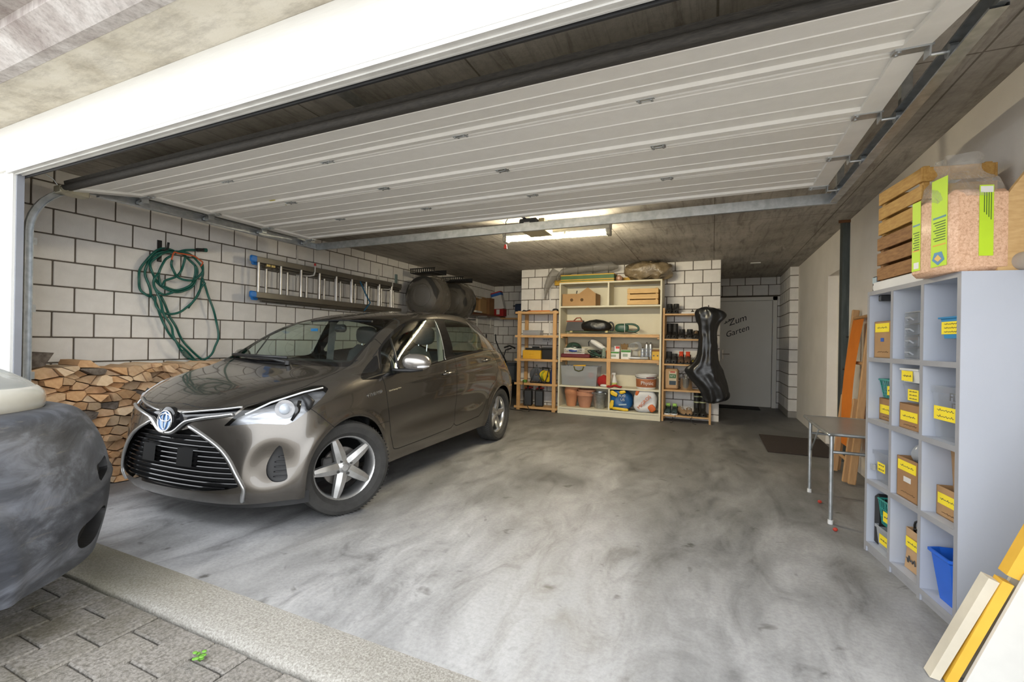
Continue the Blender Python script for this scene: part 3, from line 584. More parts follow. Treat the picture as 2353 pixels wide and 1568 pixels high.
for c in logs:
    cy_, cz_ = sum(p[0] for p in c)/len(c), sum(p[1] for p in c)/len(c)
    q = [(cy_+(y-cy_)*.915, cz_+(z-cz_)*.88) for y, z in c]; x1 = rr_.uniform(-.06,.03); tw = rr_.uniform(-.03,.03)
    b = MB(); n_ = len(q)
    tx, tz = rr_.uniform(-.35,.35), rr_.uniform(-.25,.45)
    b.v = [(-hh, y-cy_+tw*.3, z-cz_) for y, z in q]+[(x1+tx*(y-cy_)+tz*(z-cz_), y-cy_, z-cz_) for y, z in q]
    ar = sum(q[i][0]*q[(i+1) % n_][1]-q[(i+1) % n_][0]*q[i][1] for i in range(n_))
    b.f = [tuple(range(n_, 2*n_)), tuple(range(n_))[::-1]]+[(i, (i+1) % n_, n_+(i+1) % n_, n_+i) for i in range(n_)]
    if ar < 0: b.f = [f[::-1] for f in b.f]
    bark = rr_.random() < .10;  o = b.build('firewood_log', m_bark if bark else rr_.choice(m_ends), loc=(-4.225, cy_, cz_))
    hl_ = ('low in' if cz_ < .35 else 'in the middle of' if cz_ < .7 else 'near the top of'); pl_ = 'by the entrance post' if cy_ < 1.85 else 'beside the car bonnet' if cy_ < 2.2 else 'under the hose' if cy_ < 2.6 else 'behind the car'
    ar = abs(ar)/2; sz_ = 'small' if ar < .0035 else 'large' if ar > .0075 else 'middling'; sh_ = {3:'triangular',4:'four-sided',5:'five-sided'}.get(n_, 'blunt'); tone = 'bark-grey' if bark else {'split_wood_0':'orange','split_wood_1':'dark orange','split_wood_2':'pale'}[o.data.materials[0].name]
    tag(o, '%s %s %s log %s the stack, %s' % (sz_, tone, sh_, hl_, pl_), 'firewood', 'split logs in the stack along the left wall')
# ---------------------------------------------------------------- car body surface (car frame: x to its left side, y rearward from front axle, z up)
CAGE = [  # one row per level, bottom edge to roof spine; each point of a row from nose centre round the flank to tail centre
 [(0,-0.62,0.19),(0.22,-0.61,0.19),(0.42,-0.58,0.19),(0.575,-0.51,0.19),(0.69,-0.4,0.195),(0.76,-0.3,0.2),(0.8,0,0.21),(0.79,0.33,0.22),(0.785,0.62,0.225),(0.785,1,0.225),(0.785,1.4,0.225),(0.79,1.85,0.225),(0.8,2.15,0.23),(0.81,2.47,0.25),(0.79,2.83,0.25),(0.7,3.05,0.25),(0.42,3.18,0.25),(0,3.21,0.25)],
 [(0,-0.665,0.27),(0.22,-0.655,0.27),(0.42,-0.625,0.27),(0.59,-0.55,0.27),(0.71,-0.44,0.275),(0.785,-0.33,0.29),(0.83,0,0.3),(0.815,0.33,0.31),(0.815,0.62,0.31),(0.82,1,0.315),(0.82,1.4,0.32),(0.825,1.85,0.32),(0.835,2.15,0.33),(0.845,2.47,0.35),(0.81,2.83,0.34),(0.71,3.07,0.33),(0.44,3.24,0.33),(0,3.27,0.33)],
 [(0,-0.648,0.42),(0.22,-0.64,0.42),(0.42,-0.61,0.42),(0.61,-0.535,0.42),(0.715,-0.42,0.42),(0.795,-0.31,0.43),(0.845,0,0.46),(0.83,0.33,0.46),(0.832,0.62,0.47),(0.838,1,0.48),(0.84,1.4,0.49),(0.84,1.85,0.5),(0.85,2.15,0.52),(0.86,2.47,0.54),(0.825,2.83,0.52),(0.73,3.09,0.5),(0.44,3.25,0.5),(0,3.29,0.5)],
 [(0,-0.64,0.56),(0.22,-0.63,0.56),(0.42,-0.595,0.565),(0.6,-0.515,0.575),(0.715,-0.4,0.585),(0.8,-0.28,0.6),(0.84,0,0.64),(0.835,0.33,0.64),(0.84,0.62,0.66),(0.845,1,0.68),(0.847,1.4,0.7),(0.85,1.85,0.72),(0.855,2.15,0.74),(0.86,2.47,0.75),(0.82,2.83,0.72),(0.72,3.08,0.7),(0.44,3.24,0.71),(0,3.28,0.71)],
 [(0,-0.625,0.665),(0.22,-0.615,0.67),(0.42,-0.575,0.68),(0.58,-0.49,0.7),(0.68,-0.39,0.72),(0.775,-0.26,0.755),(0.815,0,0.79),(0.82,0.33,0.81),(0.828,0.62,0.83),(0.835,1,0.86),(0.84,1.4,0.885),(0.84,1.85,0.91),(0.845,2.15,0.92),(0.845,2.47,0.92),(0.785,2.79,0.86),(0.67,2.99,0.81),(0.43,3.2,0.84),(0,3.24,0.84)],
 [(0,-0.595,0.735),(0.22,-0.58,0.74),(0.42,-0.52,0.755),(0.56,-0.43,0.775),(0.655,-0.33,0.8),(0.72,-0.21,0.835),(0.765,-0.01,0.875),(0.8,0.33,0.885),(0.815,0.62,0.905),(0.825,1,0.945),(0.83,1.4,0.985),(0.83,1.85,1.02),(0.825,2.15,1.04),(0.80,2.45,1.03),(0.75,2.74,0.96),(0.63,2.93,0.90),(0.41,3.15,0.93),(0,3.2,0.935)],
 [(0,-0.24,0.882),(0.21,-0.235,0.882),(0.4,-0.215,0.882),(0.53,-0.18,0.885),(0.605,-0.12,0.892),(0.66,-0.04,0.9),(0.725,0.1,0.915),(0.79,0.345,0.905),(0.805,0.62,0.93),(0.81,1,0.965),(0.815,1.4,1.005),(0.81,1.85,1.045),(0.805,2.15,1.06),(0.775,2.45,1.06),(0.725,2.68,1.0),(0.60,2.88,0.96),(0.39,3.1,0.985),(0,3.16,0.99)],
 [(0,0.17,0.95),(0.22,0.17,0.95),(0.42,0.165,0.951),(0.56,0.16,0.953),(0.63,0.165,0.957),(0.66,0.19,0.965),(0.7,0.26,0.965),(0.765,0.37,0.945),(0.79,0.62,0.95),(0.795,1,0.985),(0.8,1.4,1.02),(0.795,1.85,1.06),(0.785,2.14,1.08),(0.745,2.42,1.085),(0.72,2.64,1.05),(0.575,2.81,1.02),(0.37,3.04,1.04),(0,3.1,1.05)],
 [(0,0.47,1.155),(0.21,0.47,1.155),(0.38,0.475,1.156),(0.49,0.48,1.158),(0.55,0.485,1.16),(0.59,0.49,1.162),(0.62,0.53,1.165),(0.665,0.6,1.16),(0.7,0.72,1.15),(0.725,1.05,1.18),(0.73,1.4,1.2),(0.725,1.83,1.22),(0.715,2.1,1.22),(0.68,2.3,1.215),(0.645,2.5,1.185),(0.54,2.72,1.18),(0.34,2.92,1.19),(0,2.98,1.2)],
 [(0,0.8,1.323),(0.19,0.8,1.322),(0.34,0.8,1.318),(0.44,0.8,1.313),(0.5,0.8,1.308),(0.535,0.8,1.305),(0.555,0.82,1.305),(0.575,0.87,1.313),(0.6,0.96,1.335),(0.615,1.14,1.373),(0.62,1.4,1.393),(0.615,1.78,1.398),(0.6,2,1.388),(0.575,2.15,1.363),(0.54,2.38,1.333),(0.46,2.6,1.323),(0.3,2.78,1.343),(0,2.86,1.358)],
 [(0,1.12,1.402),(0.17,1.125,1.4),(0.31,1.14,1.395),(0.4,1.16,1.39),(0.44,1.18,1.387),(0.46,1.2,1.386),(0.47,1.23,1.388),(0.475,1.29,1.395),(0.48,1.38,1.409),(0.485,1.5,1.422),(0.485,1.62,1.43),(0.485,1.85,1.434),(0.48,2.05,1.429),(0.47,2.25,1.419),(0.45,2.4,1.41),(0.4,2.55,1.402),(0.25,2.62,1.402),(0,2.66,1.407)],
 [(0,1.25,1.425),(0,1.26,1.426),(0,1.28,1.429),(0,1.3,1.431),(0,1.33,1.434),(0,1.36,1.437),(0,1.4,1.44),(0,1.45,1.445),(0,1.5,1.45),(0,1.6,1.457),(0,1.75,1.463),(0,1.95,1.464),(0,2.1,1.46),(0,2.25,1.453),(0,2.35,1.447),(0,2.4,1.442),(0,2.42,1.44),(0,2.43,1.439)],
]
def bspline_grid(cage, nr, nc, comp=.8, mirror_rows=True, mirror_end=True):
    P=np.array(cage,float); mx=np.array([-1,1,1.])
    def ext(Q):
        Q=np.concatenate([(Q[:,1]*mx)[:,None],Q,((Q[:,-2]*mx) if mirror_end else 2*Q[:,-1]-Q[:,-2])[:,None]],1)
        top=(Q[-2]*mx)[None] if mirror_rows else (2*Q[-1]-Q[-2])[None]
        return np.concatenate([(2*Q[0]-Q[1])[None],Q,top],0)
    E=ext(P); S=(E[:-2]+4*E[1:-1]+E[2:])/6; S=(S[:,:-2]+4*S[:,1:-1]+S[:,2:])/6
    P=P+comp*(P-S); E=ext(P)
    def basis(n,segs):
        out=np.zeros((n*segs+1,segs+3))
        for k in range(n*segs+1):
            i=min(k//n,segs-1); t=k/n-i
            out[k,i:i+4]=[(1-t)**3/6,(3*t**3-6*t*t+4)/6,(-3*t**3+3*t*t+3*t+1)/6,t**3/6]
        return out
    A=basis(nr,P.shape[0]-1); Bc=basis(nc,P.shape[1]-1)
    G=np.einsum('ri,ijk,cj->rck',A,E,Bc)
    G[:,0,0]=0
    if mirror_end: G[:,-1,0]=0
    if mirror_rows: G[-1,:,0]=0
    return G
def grid_normals(G):
    du=np.gradient(G,axis=0); dv=np.gradient(G,axis=1)
    n=np.cross(dv,du); l=np.linalg.norm(n,axis=2,keepdims=True); l[l<1e-12]=1
    return n/l
# front corner of the second vehicle (its own frame: x to its right, y forward)
CAGE2 = [
 [(0,1.22,.20),(.22,1.19,.20),(.45,1.10,.20),(.60,.96,.205),(.715,.78,.21),(.755,.62,.21),(.765,.40,.21),(.77,.1,.21)],
 [(0,1.26,.33),(.23,1.23,.33),(.47,1.12,.33),(.65,.96,.33),(.765,.77,.33),(.79,.60,.33),(.80,.40,.33),(.80,.1,.33)],
 [(0,1.28,.48),(.23,1.25,.48),(.475,1.13,.48),(.66,.96,.48),(.78,.77,.48),(.81,.60,.48),(.815,.40,.48),(.815,.1,.48)],
 [(0,1.26,.62),(.23,1.23,.62),(.46,1.11,.625),(.64,.94,.63),(.765,.75,.64),(.80,.58,.64),(.81,.38,.64),(.81,.1,.64)],
 [(0,1.21,.74),(.22,1.18,.745),(.44,1.06,.755),(.61,.90,.77),(.735,.71,.79),(.78,.56,.80),(.795,.36,.80),(.80,.1,.80)],
 [(0,1.15,.815),(.21,1.12,.82),(.42,1.01,.83),(.58,.86,.842),(.70,.68,.85),(.745,.53,.855),(.77,.34,.86),(.78,.1,.86)],
 [(0,1.05,.83),(.20,1.02,.835),(.38,.93,.843),(.53,.79,.852),(.64,.63,.86),(.69,.50,.865),(.71,.32,.87),(.72,.1,.87)],
]
# ---------------------------------------------------------------- hatchback: clip one smooth surface into panels, glass and lamps
def poly_sd(poly, P):
    A = np.array(poly, float); Bq = np.roll(A, -1, 0); d = np.full(len(P), 1e9); ins = np.zeros(len(P), bool)
    for a, b in zip(A, Bq):
        e = b-a; w_ = P-a; t = np.clip((w_@e)/max(e@e, 1e-12), 0, 1); q_ = w_-t[:,None]*e; d = np.minimum(d, (q_**2).sum(1))
        c = ((a[1] > P[:,1]) != (b[1] > P[:,1]))
        with np.errstate(divide='ignore', invalid='ignore'): xi = (b[0]-a[0])*(P[:,1]-a[1])/(b[1]-a[1])+a[0]
        ins ^= c & (P[:,0] < xi)
    d = np.sqrt(d); return np.where(ins, -d, d)
class Skin:
    def __init__(s, G):
        s.V = [tuple(p) for p in G.reshape(-1,3)]; s.N = [tuple(p) for p in grid_normals(G).reshape(-1,3)]
        R, Cc = G.shape[:2]; s.body = [(i*Cc+j, i*Cc+j+1, (i+1)*Cc+j+1, (i+1)*Cc+j) for i in range(R-1) for j in range(Cc-1)]
    def split(s, faces, fn, lev=0.0):
        val = fn(np.array(s.V))-lev; cache = {}; neg, pos = [], []
        def cut(i, j):
            k = (i, j) if i < j else (j, i)
            if k not in cache:
                i, j = k; t = val[i]/(val[i]-val[j]); p = np.array(s.V[i])*(1-t)+np.array(s.V[j])*t; n_ = np.array(s.N[i])*(1-t)+np.array(s.N[j])*t
                s.V.append(tuple(p)); s.N.append(tuple(n_/max(np.linalg.norm(n_), 1e-9))); cache[k] = len(s.V)-1
            return cache[k]
        for f in faces:
            sg = [val[i] < 0 for i in f]
            if all(sg): neg.append(f); continue
            if not any(sg): pos.append(f); continue
            a, b = [], []
            for q_, i in enumerate(f):
                j = f[(q_+1) % len(f)]; (a if sg[q_] else b).append(i)
                if sg[q_] != sg[(q_+1) % len(f)]: c = cut(i, j); a.append(c); b.append(c)
            if len(a) > 2: neg.append(tuple(a))
            if len(b) > 2: pos.append(tuple(b))
        return neg, pos
    def take(s, fn, gap=0):
        """cut the region fn<0 out of the body; with a gap leave a dark joint strip"""
        if gap:
            inn, rest = s.split(s.body, fn, -gap); strip, s.body = s.split(rest, fn, gap); return inn, strip
        inn, s.body = s.split(s.body, fn); return inn
    def rim(s, name, faces, mat, parent, mirror, depth):
        """wall from the border of a cut-out inwards"""
        ed = {}
        for f in faces:
            for a, b in zip(f, f[1:]+f[:1]): ed[(min(a,b),max(a,b))] = ed.get((min(a,b),max(a,b)), 0)+1
        m_ = MB(); sx = 1 if mirror == 0 else -1
        for (a, b), c in ed.items():
            if c == 1:
                P = [np.array(s.V[i])-np.array(s.N[i])*d for i, d in ((a,0),(b,0),(b,depth),(a,depth))]; m_.add([(sx*p[0], p[1], p[2]) for p in P], [(0,1,2,3)])
        return m_.build(name, mat, parent)
    def build(s, name, faces, mat, parent, mirror=0, off=0, flip=False, thick=0):
        """mirror 0: near flank, 1: far flank, 2: both in one mesh"""
        idx = {}; V, Nn, F = [], [], []
        def vid(i, sx):
            k = (i, 1 if abs(s.V[i][0]) < 1e-6 else sx)
            if k not in idx:
                p, n_ = s.V[i], s.N[i]; idx[k] = len(V); sx_ = k[1]
                V.append((sx_*(p[0]+n_[0]*off), p[1]+n_[1]*off, p[2]+n_[2]*off)); Nn.append((sx_*n_[0], n_[1], n_[2]))
            return idx[k]
        for sx in ((1,), (-1,), (1,-1))[mirror]:
            for f in faces:
                g = [vid(i, sx) for i in f]; g = [x for q_, x in enumerate(g) if x != g[q_-1]]
                if len(set(g)) > 2: F.append(tuple(g) if sx > 0 else tuple(g[::-1]))
        me = bpy.data.meshes.new(name); me.from_pydata(V, [], F); me.materials.append(mat)
        me.polygons.foreach_set('use_smooth', [True]*len(me.polygons)); me.update()
        if len(me.vertices) == len(Nn): me.normals_split_custom_set_from_vertices(Nn)
        return link(name, me, parent)
def yz(P): return P[:,1:]
def smooth_poly(p, n=5): return spline(p, n, True)
m_paint = M('bronze_grey_metallic_paint', (.135,.122,.106), .27, .85, c2=(.118,.106,.092), sc=300, coat=1.0)
m_gloss = plain('gloss_black', (.008,.008,.009), .06, spec=.6)
m_sgrey = plain('black_trim', (.015,.015,.016), .45)
m_chrome = plain('chrome', (.80,.81,.83), .12, 1.0)
m_satin = plain('satin_silver_paint', (.55,.555,.56), .28, .9)
m_joint = plain('panel_joint', (.006,.006,.006), .8)
m_glass = glass('green_tinted_glass', (.86,.94,.905), 0, 1.5)
m_dglass = glass('dark_tinted_glass', (.66,.74,.70), 0, 1.5)
m_lens = glass('clear_lamp_lens', (.95,.96,.98), 0, 1.5)
car = T('car', 'bronze grey metallic five-door hatchback parked facing the entrance', 'car', (-3.0, 2.28, 0), math.radians(2.3))
GS = bspline_grid(CAGE, 12, 13); S = Skin(GS)
# fine detail in the surface itself: waist crease, arch flare
VV = np.array(S.V); NN = np.array(S.N)
def bumpline(fn, amp, wid): return amp*np.exp(-(fn/wid)**2)
fl = np.zeros(len(VV)); sidew = np.clip((VV[:,0]-.6)/.15, 0, 1)
for yc in (0.0, 2.474):
    r_ = np.hypot(VV[:,1]-yc, VV[:,2]-.305); fl += bumpline(r_-.355, .012, .035)*sidew
fl += bumpline(VV[:,2]-(.80+.045*VV[:,1]), .006, .02)*sidew*np.clip((VV[:,1]-.3)/.5, 0, 1)*np.clip((2.9-VV[:,1])/.4, 0, 1)
fl -= bumpline(VV[:,2]-(.47+.03*VV[:,1]), .010, .07)*sidew*np.clip((VV[:,1]-.4)/.3, 0, 1)*np.clip((2.1-VV[:,1])/.3, 0, 1)
fogd = np.hypot((VV[:,0]-.66)/.085, (VV[:,2]-.40)/.13); fl -= .022*np.exp(-fogd**4)*(VV[:,1] < -.3)
S.V = [tuple(p) for p in VV+NN*fl[:,None]]
GG = np.array(S.V).reshape(GS.shape); S.N = [tuple(p) for p in grid_normals(GG).reshape(-1,3)]
if np.mean([n_[0]*p[0] for n_, p in zip(S.N, S.V)]) < 0: S.N = [tuple(-np.array(n_)) for n_ in S.N]; S.body = [f[::-1] for f in S.body]
bvh = BVHTree.FromPolygons([Vector(p) for p in S.V], S.body)
def on_front(x, z, off=0):
    h_ = bvh.ray_cast(Vector((abs(x),-3,z)), Vector((0,1,0))); p = h_[0]; n_ = h_[1]; n_ = n_ if n_.y < 0 else -n_
    p = p+n_*off; return (math.copysign(p.x, x) if x else 0, p.y, p.z)
def on_side(y, z, off=0):
    h_ = bvh.ray_cast(Vector((3,y,z)), Vector((-1,0,0))); n_ = h_[1] if h_[1].x > 0 else -h_[1]; p = h_[0]+n_*off; return (p.x, p.y, p.z)
full_faces = list(S.body)
# wheel arches
for yc in (0.0, 2.474):
    arch = lambda P, yc=yc: np.maximum(np.hypot(P[:,1]-yc, P[:,2]-.305)-.338, .45-P[:,0]); S.take(arch)
# grille mouth
gp = [(0,.585),(.07,.592),(.13,.602),(.19,.617),(.285,.576),(.371,.524),(.435,.466),(.48,.401),(.516,.336),(.533,.303),(.473,.289),(.33,.270),(.195,.264),(0,.262)]
gp = gp+[(-x, z) for x, z in gp[-2:0:-1]]
fr_ = lambda P: np.maximum(poly_sd(gp, P[:,[0,2]]), P[:,1]+.3); S.take(fr_)
# black band and chrome wing around the badge
bp_ = [(0,.70),(.06,.705),(.11,.695),(.265,.714),(.372,.727),(.470,.742),(.452,.702),(.391,.690),(.281,.675),(.20,.655),(.15,.630),(.10,.600),(0,.586)]
bp_ = bp_+[(-x, z) for x, z in bp_[-2:0:-1]]
band = S.take(lambda P: np.maximum(poly_sd(bp_, P[:,[0,2]]), P[:,1]+.3))
# headlamps (diagonal view of the corner)
def diag(P): return np.stack([P[:,0]*.56+P[:,1]*.83, P[:,2]], 1)
hl3 = [(.411,-.586,.640),(.459,-.552,.701),(.486,-.507,.743),(.575,-.382,.794),(.63,-.279,.829),(.668,-.188,.853),(.715,-.144,.856),(.758,-.142,.834),(.77,-.197,.791),(.761,-.292,.722),(.721,-.376,.659),(.697,-.407,.643),(.654,-.447,.649),(.577,-.506,.656),(.49,-.555,.648)]
hlp = [tuple(p) for p in diag(np.array(hl3))]
hl_sd = lambda P: np.maximum(np.maximum(poly_sd(hlp, diag(P)), P[:,1]+.05), .3-P[:,0])
lens = S.take(hl_sd)
fog3 = [(.688,-.443,.528),(.71,-.428,.462),(.727,-.421,.365),(.728,-.422,.330),(.705,-.447,.315),(.675,-.478,.322),(.654,-.497,.365),(.657,-.49,.438)]
fgp = smooth_poly([tuple(p) for p in diag(np.array(fog3))], 4)
fog = S.take(lambda P: np.maximum(np.maximum(poly_sd(fgp, diag(P)), P[:,1]+.25), .4-P[:,0]))
# glass
ws = [(0,.985),(.30,.984),(.50,.984),(.615,.988),(.60,1.06),(.575,1.16),(.535,1.27),(.495,1.312),(.45,1.324),(.25,1.331),(0,1.333)]
ws = ws+[(-x, z) for x, z in ws[-2:0:-1]]
wsd = lambda P: np.maximum(poly_sd(ws, P[:,[0,2]]), P[:,1]-1.05)
fritw = S.take(lambda P: np.maximum(poly_sd([(0,.953),(.64,.957),(.655,.962),(.618,1.07),(.592,1.165),(.55,1.275),(.51,1.322),(.45,1.336),(0,1.343)]+[(-.45,1.336),(-.51,1.322),(-.55,1.275),(-.592,1.165),(-.618,1.07),(-.655,.962),(-.64,.957)], P[:,[0,2]]), P[:,1]-1.05))
wind, frit = S.split(fritw, wsd)
fw = [(.425,1.02),(.50,1.100),(.66,1.190),(.87,1.278),(1.02,1.322),(1.16,1.338),(1.325,1.346),(1.315,1.28),(1.295,1.17),(1.27,1.06),(1.23,.985),(.95,.955),(.70,.925),(.40,.90)]
rw = [(1.47,1.345),(1.65,1.350),(1.86,1.334),(2.08,1.300),(2.13,1.26),(2.10,1.18),(2.03,1.075),(1.64,1.035),(1.42,1.018),(1.44,1.12)]
outl = smooth_poly([(.34,.885),(.39,.99),(.46,1.085),(.65,1.205),(.86,1.295),(1.02,1.338),(1.18,1.355),(1.50,1.367),(1.86,1.350),(2.10,1.312),(2.165,1.26),(2.12,1.16),(2.055,1.055),(1.64,1.016),(1.23,.972),(.95,.941),(.70,.910),(.45,.886)], 3)
gh = lambda P: np.maximum(poly_sd(outl, yz(P)), .45-P[:,0])
green = S.take(gh)
qp = [(.335,1.0),(.202,.922),(.150,.897),(.145,.872),(.248,.868),(.333,.876),(.36,.95),(.405,1.036)]
quarter = S.take(lambda P: np.maximum(poly_sd(smooth_poly(qp,3), yz(P)), .45-P[:,0]))
fwin, green = S.split(green, lambda P: np.maximum(poly_sd(smooth_poly(fw,3), yz(P)), .45-P[:,0]))
rwin, green = S.split(green, lambda P: np.maximum(poly_sd(smooth_poly(rw,3), yz(P)), .45-P[:,0]))
rg = [(-.44,1.04),(.44,1.04),(.42,1.2),(.36,1.32),(-.36,1.32),(-.42,1.2)]
rear_glass = S.take(lambda P: np.maximum(poly_sd(smooth_poly(rg,3), P[:,[0,2]]), 2.55-P[:,1]))
tl = [(2.80,.985),(2.84,1.0),(2.95,.96),(3.02,.90),(3.05,.78),(2.98,.74),(2.90,.80),(2.84,.88)]
tail = S.take(lambda P: np.maximum(np.maximum(poly_sd(smooth_poly(tl,3), yz(P)), .48-P[:,0]), 2.6-P[:,1]))
# panels with joints
hd = [(0,.748),(.06,.744),(.163,.733),(.24,.731),(.357,.738),(.468,.751)]   # hood front edge (x,z)
hdp = [(0,-.568),(.06,-.571),(.163,-.582),(.24,-.579),(.357,-.552),(.468,-.505),(.536,-.44),(.602,-.318),(.641,-.222),(.648,-.155),(.648,0),(.648,.13),(.655,.30),(0,.30)]
hdp = hdp+[(-x, y) for x, y in hdp[-2:0:-1]]
hood, j1 = S.take(lambda P: np.maximum(np.maximum(poly_sd(hdp, P[:,:2]), P[:,2]-1.0), .70-P[:,2]), .0025)
d1 = [(.36,1.02),(.338,.874),(.357,.773),(.37,.66),(.415,.446),(.47,.325),(.53,.315),(.878,.321),(1.34,.335),(1.393,.365),(1.402,.458),(1.405,.669),(1.402,.88),(1.38,.99),(1.38,1.2),(1.40,1.45),(1.1,1.42),(.80,1.28),(.50,1.11)]
door1, j2 = S.take(lambda P: np.maximum(poly_sd(d1, yz(P)), .45-P[:,0]), .003)
d2 = [(1.40,1.45),(1.38,1.2),(1.38,.99),(1.402,.88),(1.405,.669),(1.402,.458),(1.393,.365),(1.45,.338),(1.92,.364),(2.02,.42),(2.10,.56),(2.17,.65),(2.30,.72),(2.36,.82),(2.33,.95),(2.22,1.06),(2.25,1.2),(2.22,1.30),(2.1,1.40)]
door2, j3 = S.take(lambda P: np.maximum(poly_sd(d2, yz(P)), .45-P[:,0]), .003)
fd = [(-.297,.735),(-.237,.672),(-.17,.60),(-.05,.55),(.5,.55),(.5,1.2),(-.2,1.2),(-.30,.80)]
fender, j4 = S.take(lambda P: np.maximum(poly_sd(fd, yz(P)), .60-P[:,0]), .0018)
lipz = lambda P: np.maximum(P[:,2]-(.258-.06*np.clip(np.abs(P[:,0])-.45, 0, .1)*10), P[:,1]+.35)
lip = S.take(lipz)
sill = S.take(lambda P: np.maximum(np.maximum(P[:,2]-.300, np.abs(P[:,1]-1.24)-.93), .5-P[:,0]))
B = S.build
B('body_shell', S.body, m_paint, car, 2)
def dusty(src):
    m = src.copy(); m.name = 'dust_flecked_paint'; nt = m.node_tree; b = nt.nodes['Principled BSDF']; old = b.inputs['Base Color'].links[0].from_socket
    v = coords(nt); f_ = noise_tex(nt, v, 75, 2, .5); g_ = noise_tex(nt, v, 5, 3); k = mixc(nt, 1, ramp(nt, f_, [(.69,(0,0,0)), (.72,(1,1,1))]), ramp(nt, g_, [(.42,(0,0,0)), (.6,(1,1,1))]), 'MULTIPLY')
    nt.links.new(mixc(nt, k, old, (.45,.44,.42)), b.inputs['Base Color']); return m
B('hood', hood, dusty(m_paint), car, 2); B('front_lip', lip, m_paint, car, 2)
for k in (0, 1):
    o = B('front_door', door1, m_paint, car, k); o2 = B('rear_door', door2, m_paint, car, k); B('fender', fender, m_paint, car, k); B('sill', sill, m_paint, car, k)
    B('window_surround', green, m_gloss, car, k); B('front_window', fwin, m_glass, car, k); B('rear_window', rwin, m_dglass, car, k); B('quarter_panel', quarter, m_gloss, car, k)
    B('headlamp', lens, m_lens, car, k); B('tail_lamp', tail, plain('red_lamp', (.35,.02,.01), .15, coat=1), car, k)
    B('fog_recess', fog, m_sgrey, car, k, off=-.03); S.rim('fog_rim', fog, m_sgrey, car, k, .031)
B('panel_joint', j1, m_joint, car, 2, off=-.001)
for js in (j2, j3, j4):
    for k in (0, 1): B('panel_joint', js, m_joint, car, k, off=-.001)
B('windscreen', wind, m_glass, car, 2); B('windscreen_border', frit, m_gloss, car, 2); B('tailgate_glass', rear_glass, m_dglass, car, 2)
gb = B('upper_grille_band', band, m_gloss, car, 2, off=-.012)
# grille: backing, slats, plate holder, silver frame, badge
bk = MB(); G = []
for z in np.linspace(.25,.62,8): G.append([(x, on_front(min(abs(x),.5), z)[1]+.05, z) for x in np.linspace(-.54,.54,25)])
gr = bk.grid(G).build('grille', m_joint, car, smooth=True)
def mouth(z):
    xs_ = [x for x in np.linspace(0,.56,120) if poly_sd(gp, np.array([[x,z]]))[0] < 0]; return (min(xs_), max(xs_)) if xs_ else None
for k in range(11):
    z = .285+k*.0285; mo = mouth(z)
    if not mo: continue
    x0, x1 = mo; sp = [(x, on_front(x, z)[1]+.018, z) for x in np.linspace(-x1, x1, 31)]
    if x0 > .01: sp = None
    if sp:
        G = [[(p[0], p[1]+dy, p[2]+dz) for p in sp] for dy, dz in ((.03,.003),(0,.0042),(-.003,0),(0,-.0042),(.03,-.005))]
        MB().grid(G).build('slat', m_gloss, gr, smooth=35)
for x0, x1, za, zb in ((.10,.225,.395,.500),(-.225,-.10,.395,.500)):
    G = [[(x, on_front(x, z)[1]+.002, z) for x in np.linspace(x0, x1, 6)] for z in (za, zb)]
    pl_ = MB().grid(G); pl_.grid([[(x, on_front(x, z)[1]+.03, z) for x in np.linspace(x0, x1, 6)] for z in (zb, za)]); pl_.build('plate_bracket', plain('matt_black_bracket', (.012,.012,.012), .7, spec=.15), gr)
for sx in (1,-1):
    co = [(.170,.632),(.297,.578),(.401,.518),(.466,.454),(.512,.382),(.548,.316),(.556,.278),(.532,.215)]
    MB().tube([on_front(sx*x, z, .004) for x, z in spline(co, 5)], [.004]+[.010]*30+[.012]*6, 8).build('silver_frame', m_satin, gr, smooth=True)
    wn_ = [(0,.580),(.05,.584),(.09,.603),(.13,.634),(.175,.658),(.281,.680),(.391,.695),(.452,.705)]
    MB().tube([on_front(sx*x, z, .008) for x, z in spline(wn_, 5)], [.013]*20+[.010]*16, 8).build('chrome_wing', m_satin, gr, smooth=True)
    MB().tube([on_front(sx*x, z, .001) for x, z in spline([(.10,.700),(.265,.719),(.372,.731),(.468,.745)], 5)], .007, 8).build('hood_edge_trim', m_satin, gr, smooth=True)
ep = on_front(0,.648,.016); bd = T('badge', '', '', ep); del bd['label'], bd['category']; bd.parent = car; bd.rotation_euler = (PI/2-.12,0,0)
MB().lathe([(.085,-.03),(.082,-.004),(.07,.0),(0,.002)], 32).build('badge_base', m_gloss, bd, smooth=40)
MB().lathe([(0,.003),(.058,.003),(.060,.0)], 32).build('badge_disc', plain('blue_enamel', (.03,.14,.36), .25, .3, coat=1), bd, smooth=40)
for (cx_, cy_, rx, ry, r_) in ((0,0,.062,.060,.0045),(0,.020,.050,.022,.0036),(0,.0,.019,.050,.0036)):
    MB().tube([(cx_+rx*math.cos(a), cy_+ry*math.sin(a), .006) for a in [2*PI*k/28 for k in range(28)]], r_, 7, True).build('badge_ring', m_chrome, bd, smooth=True)
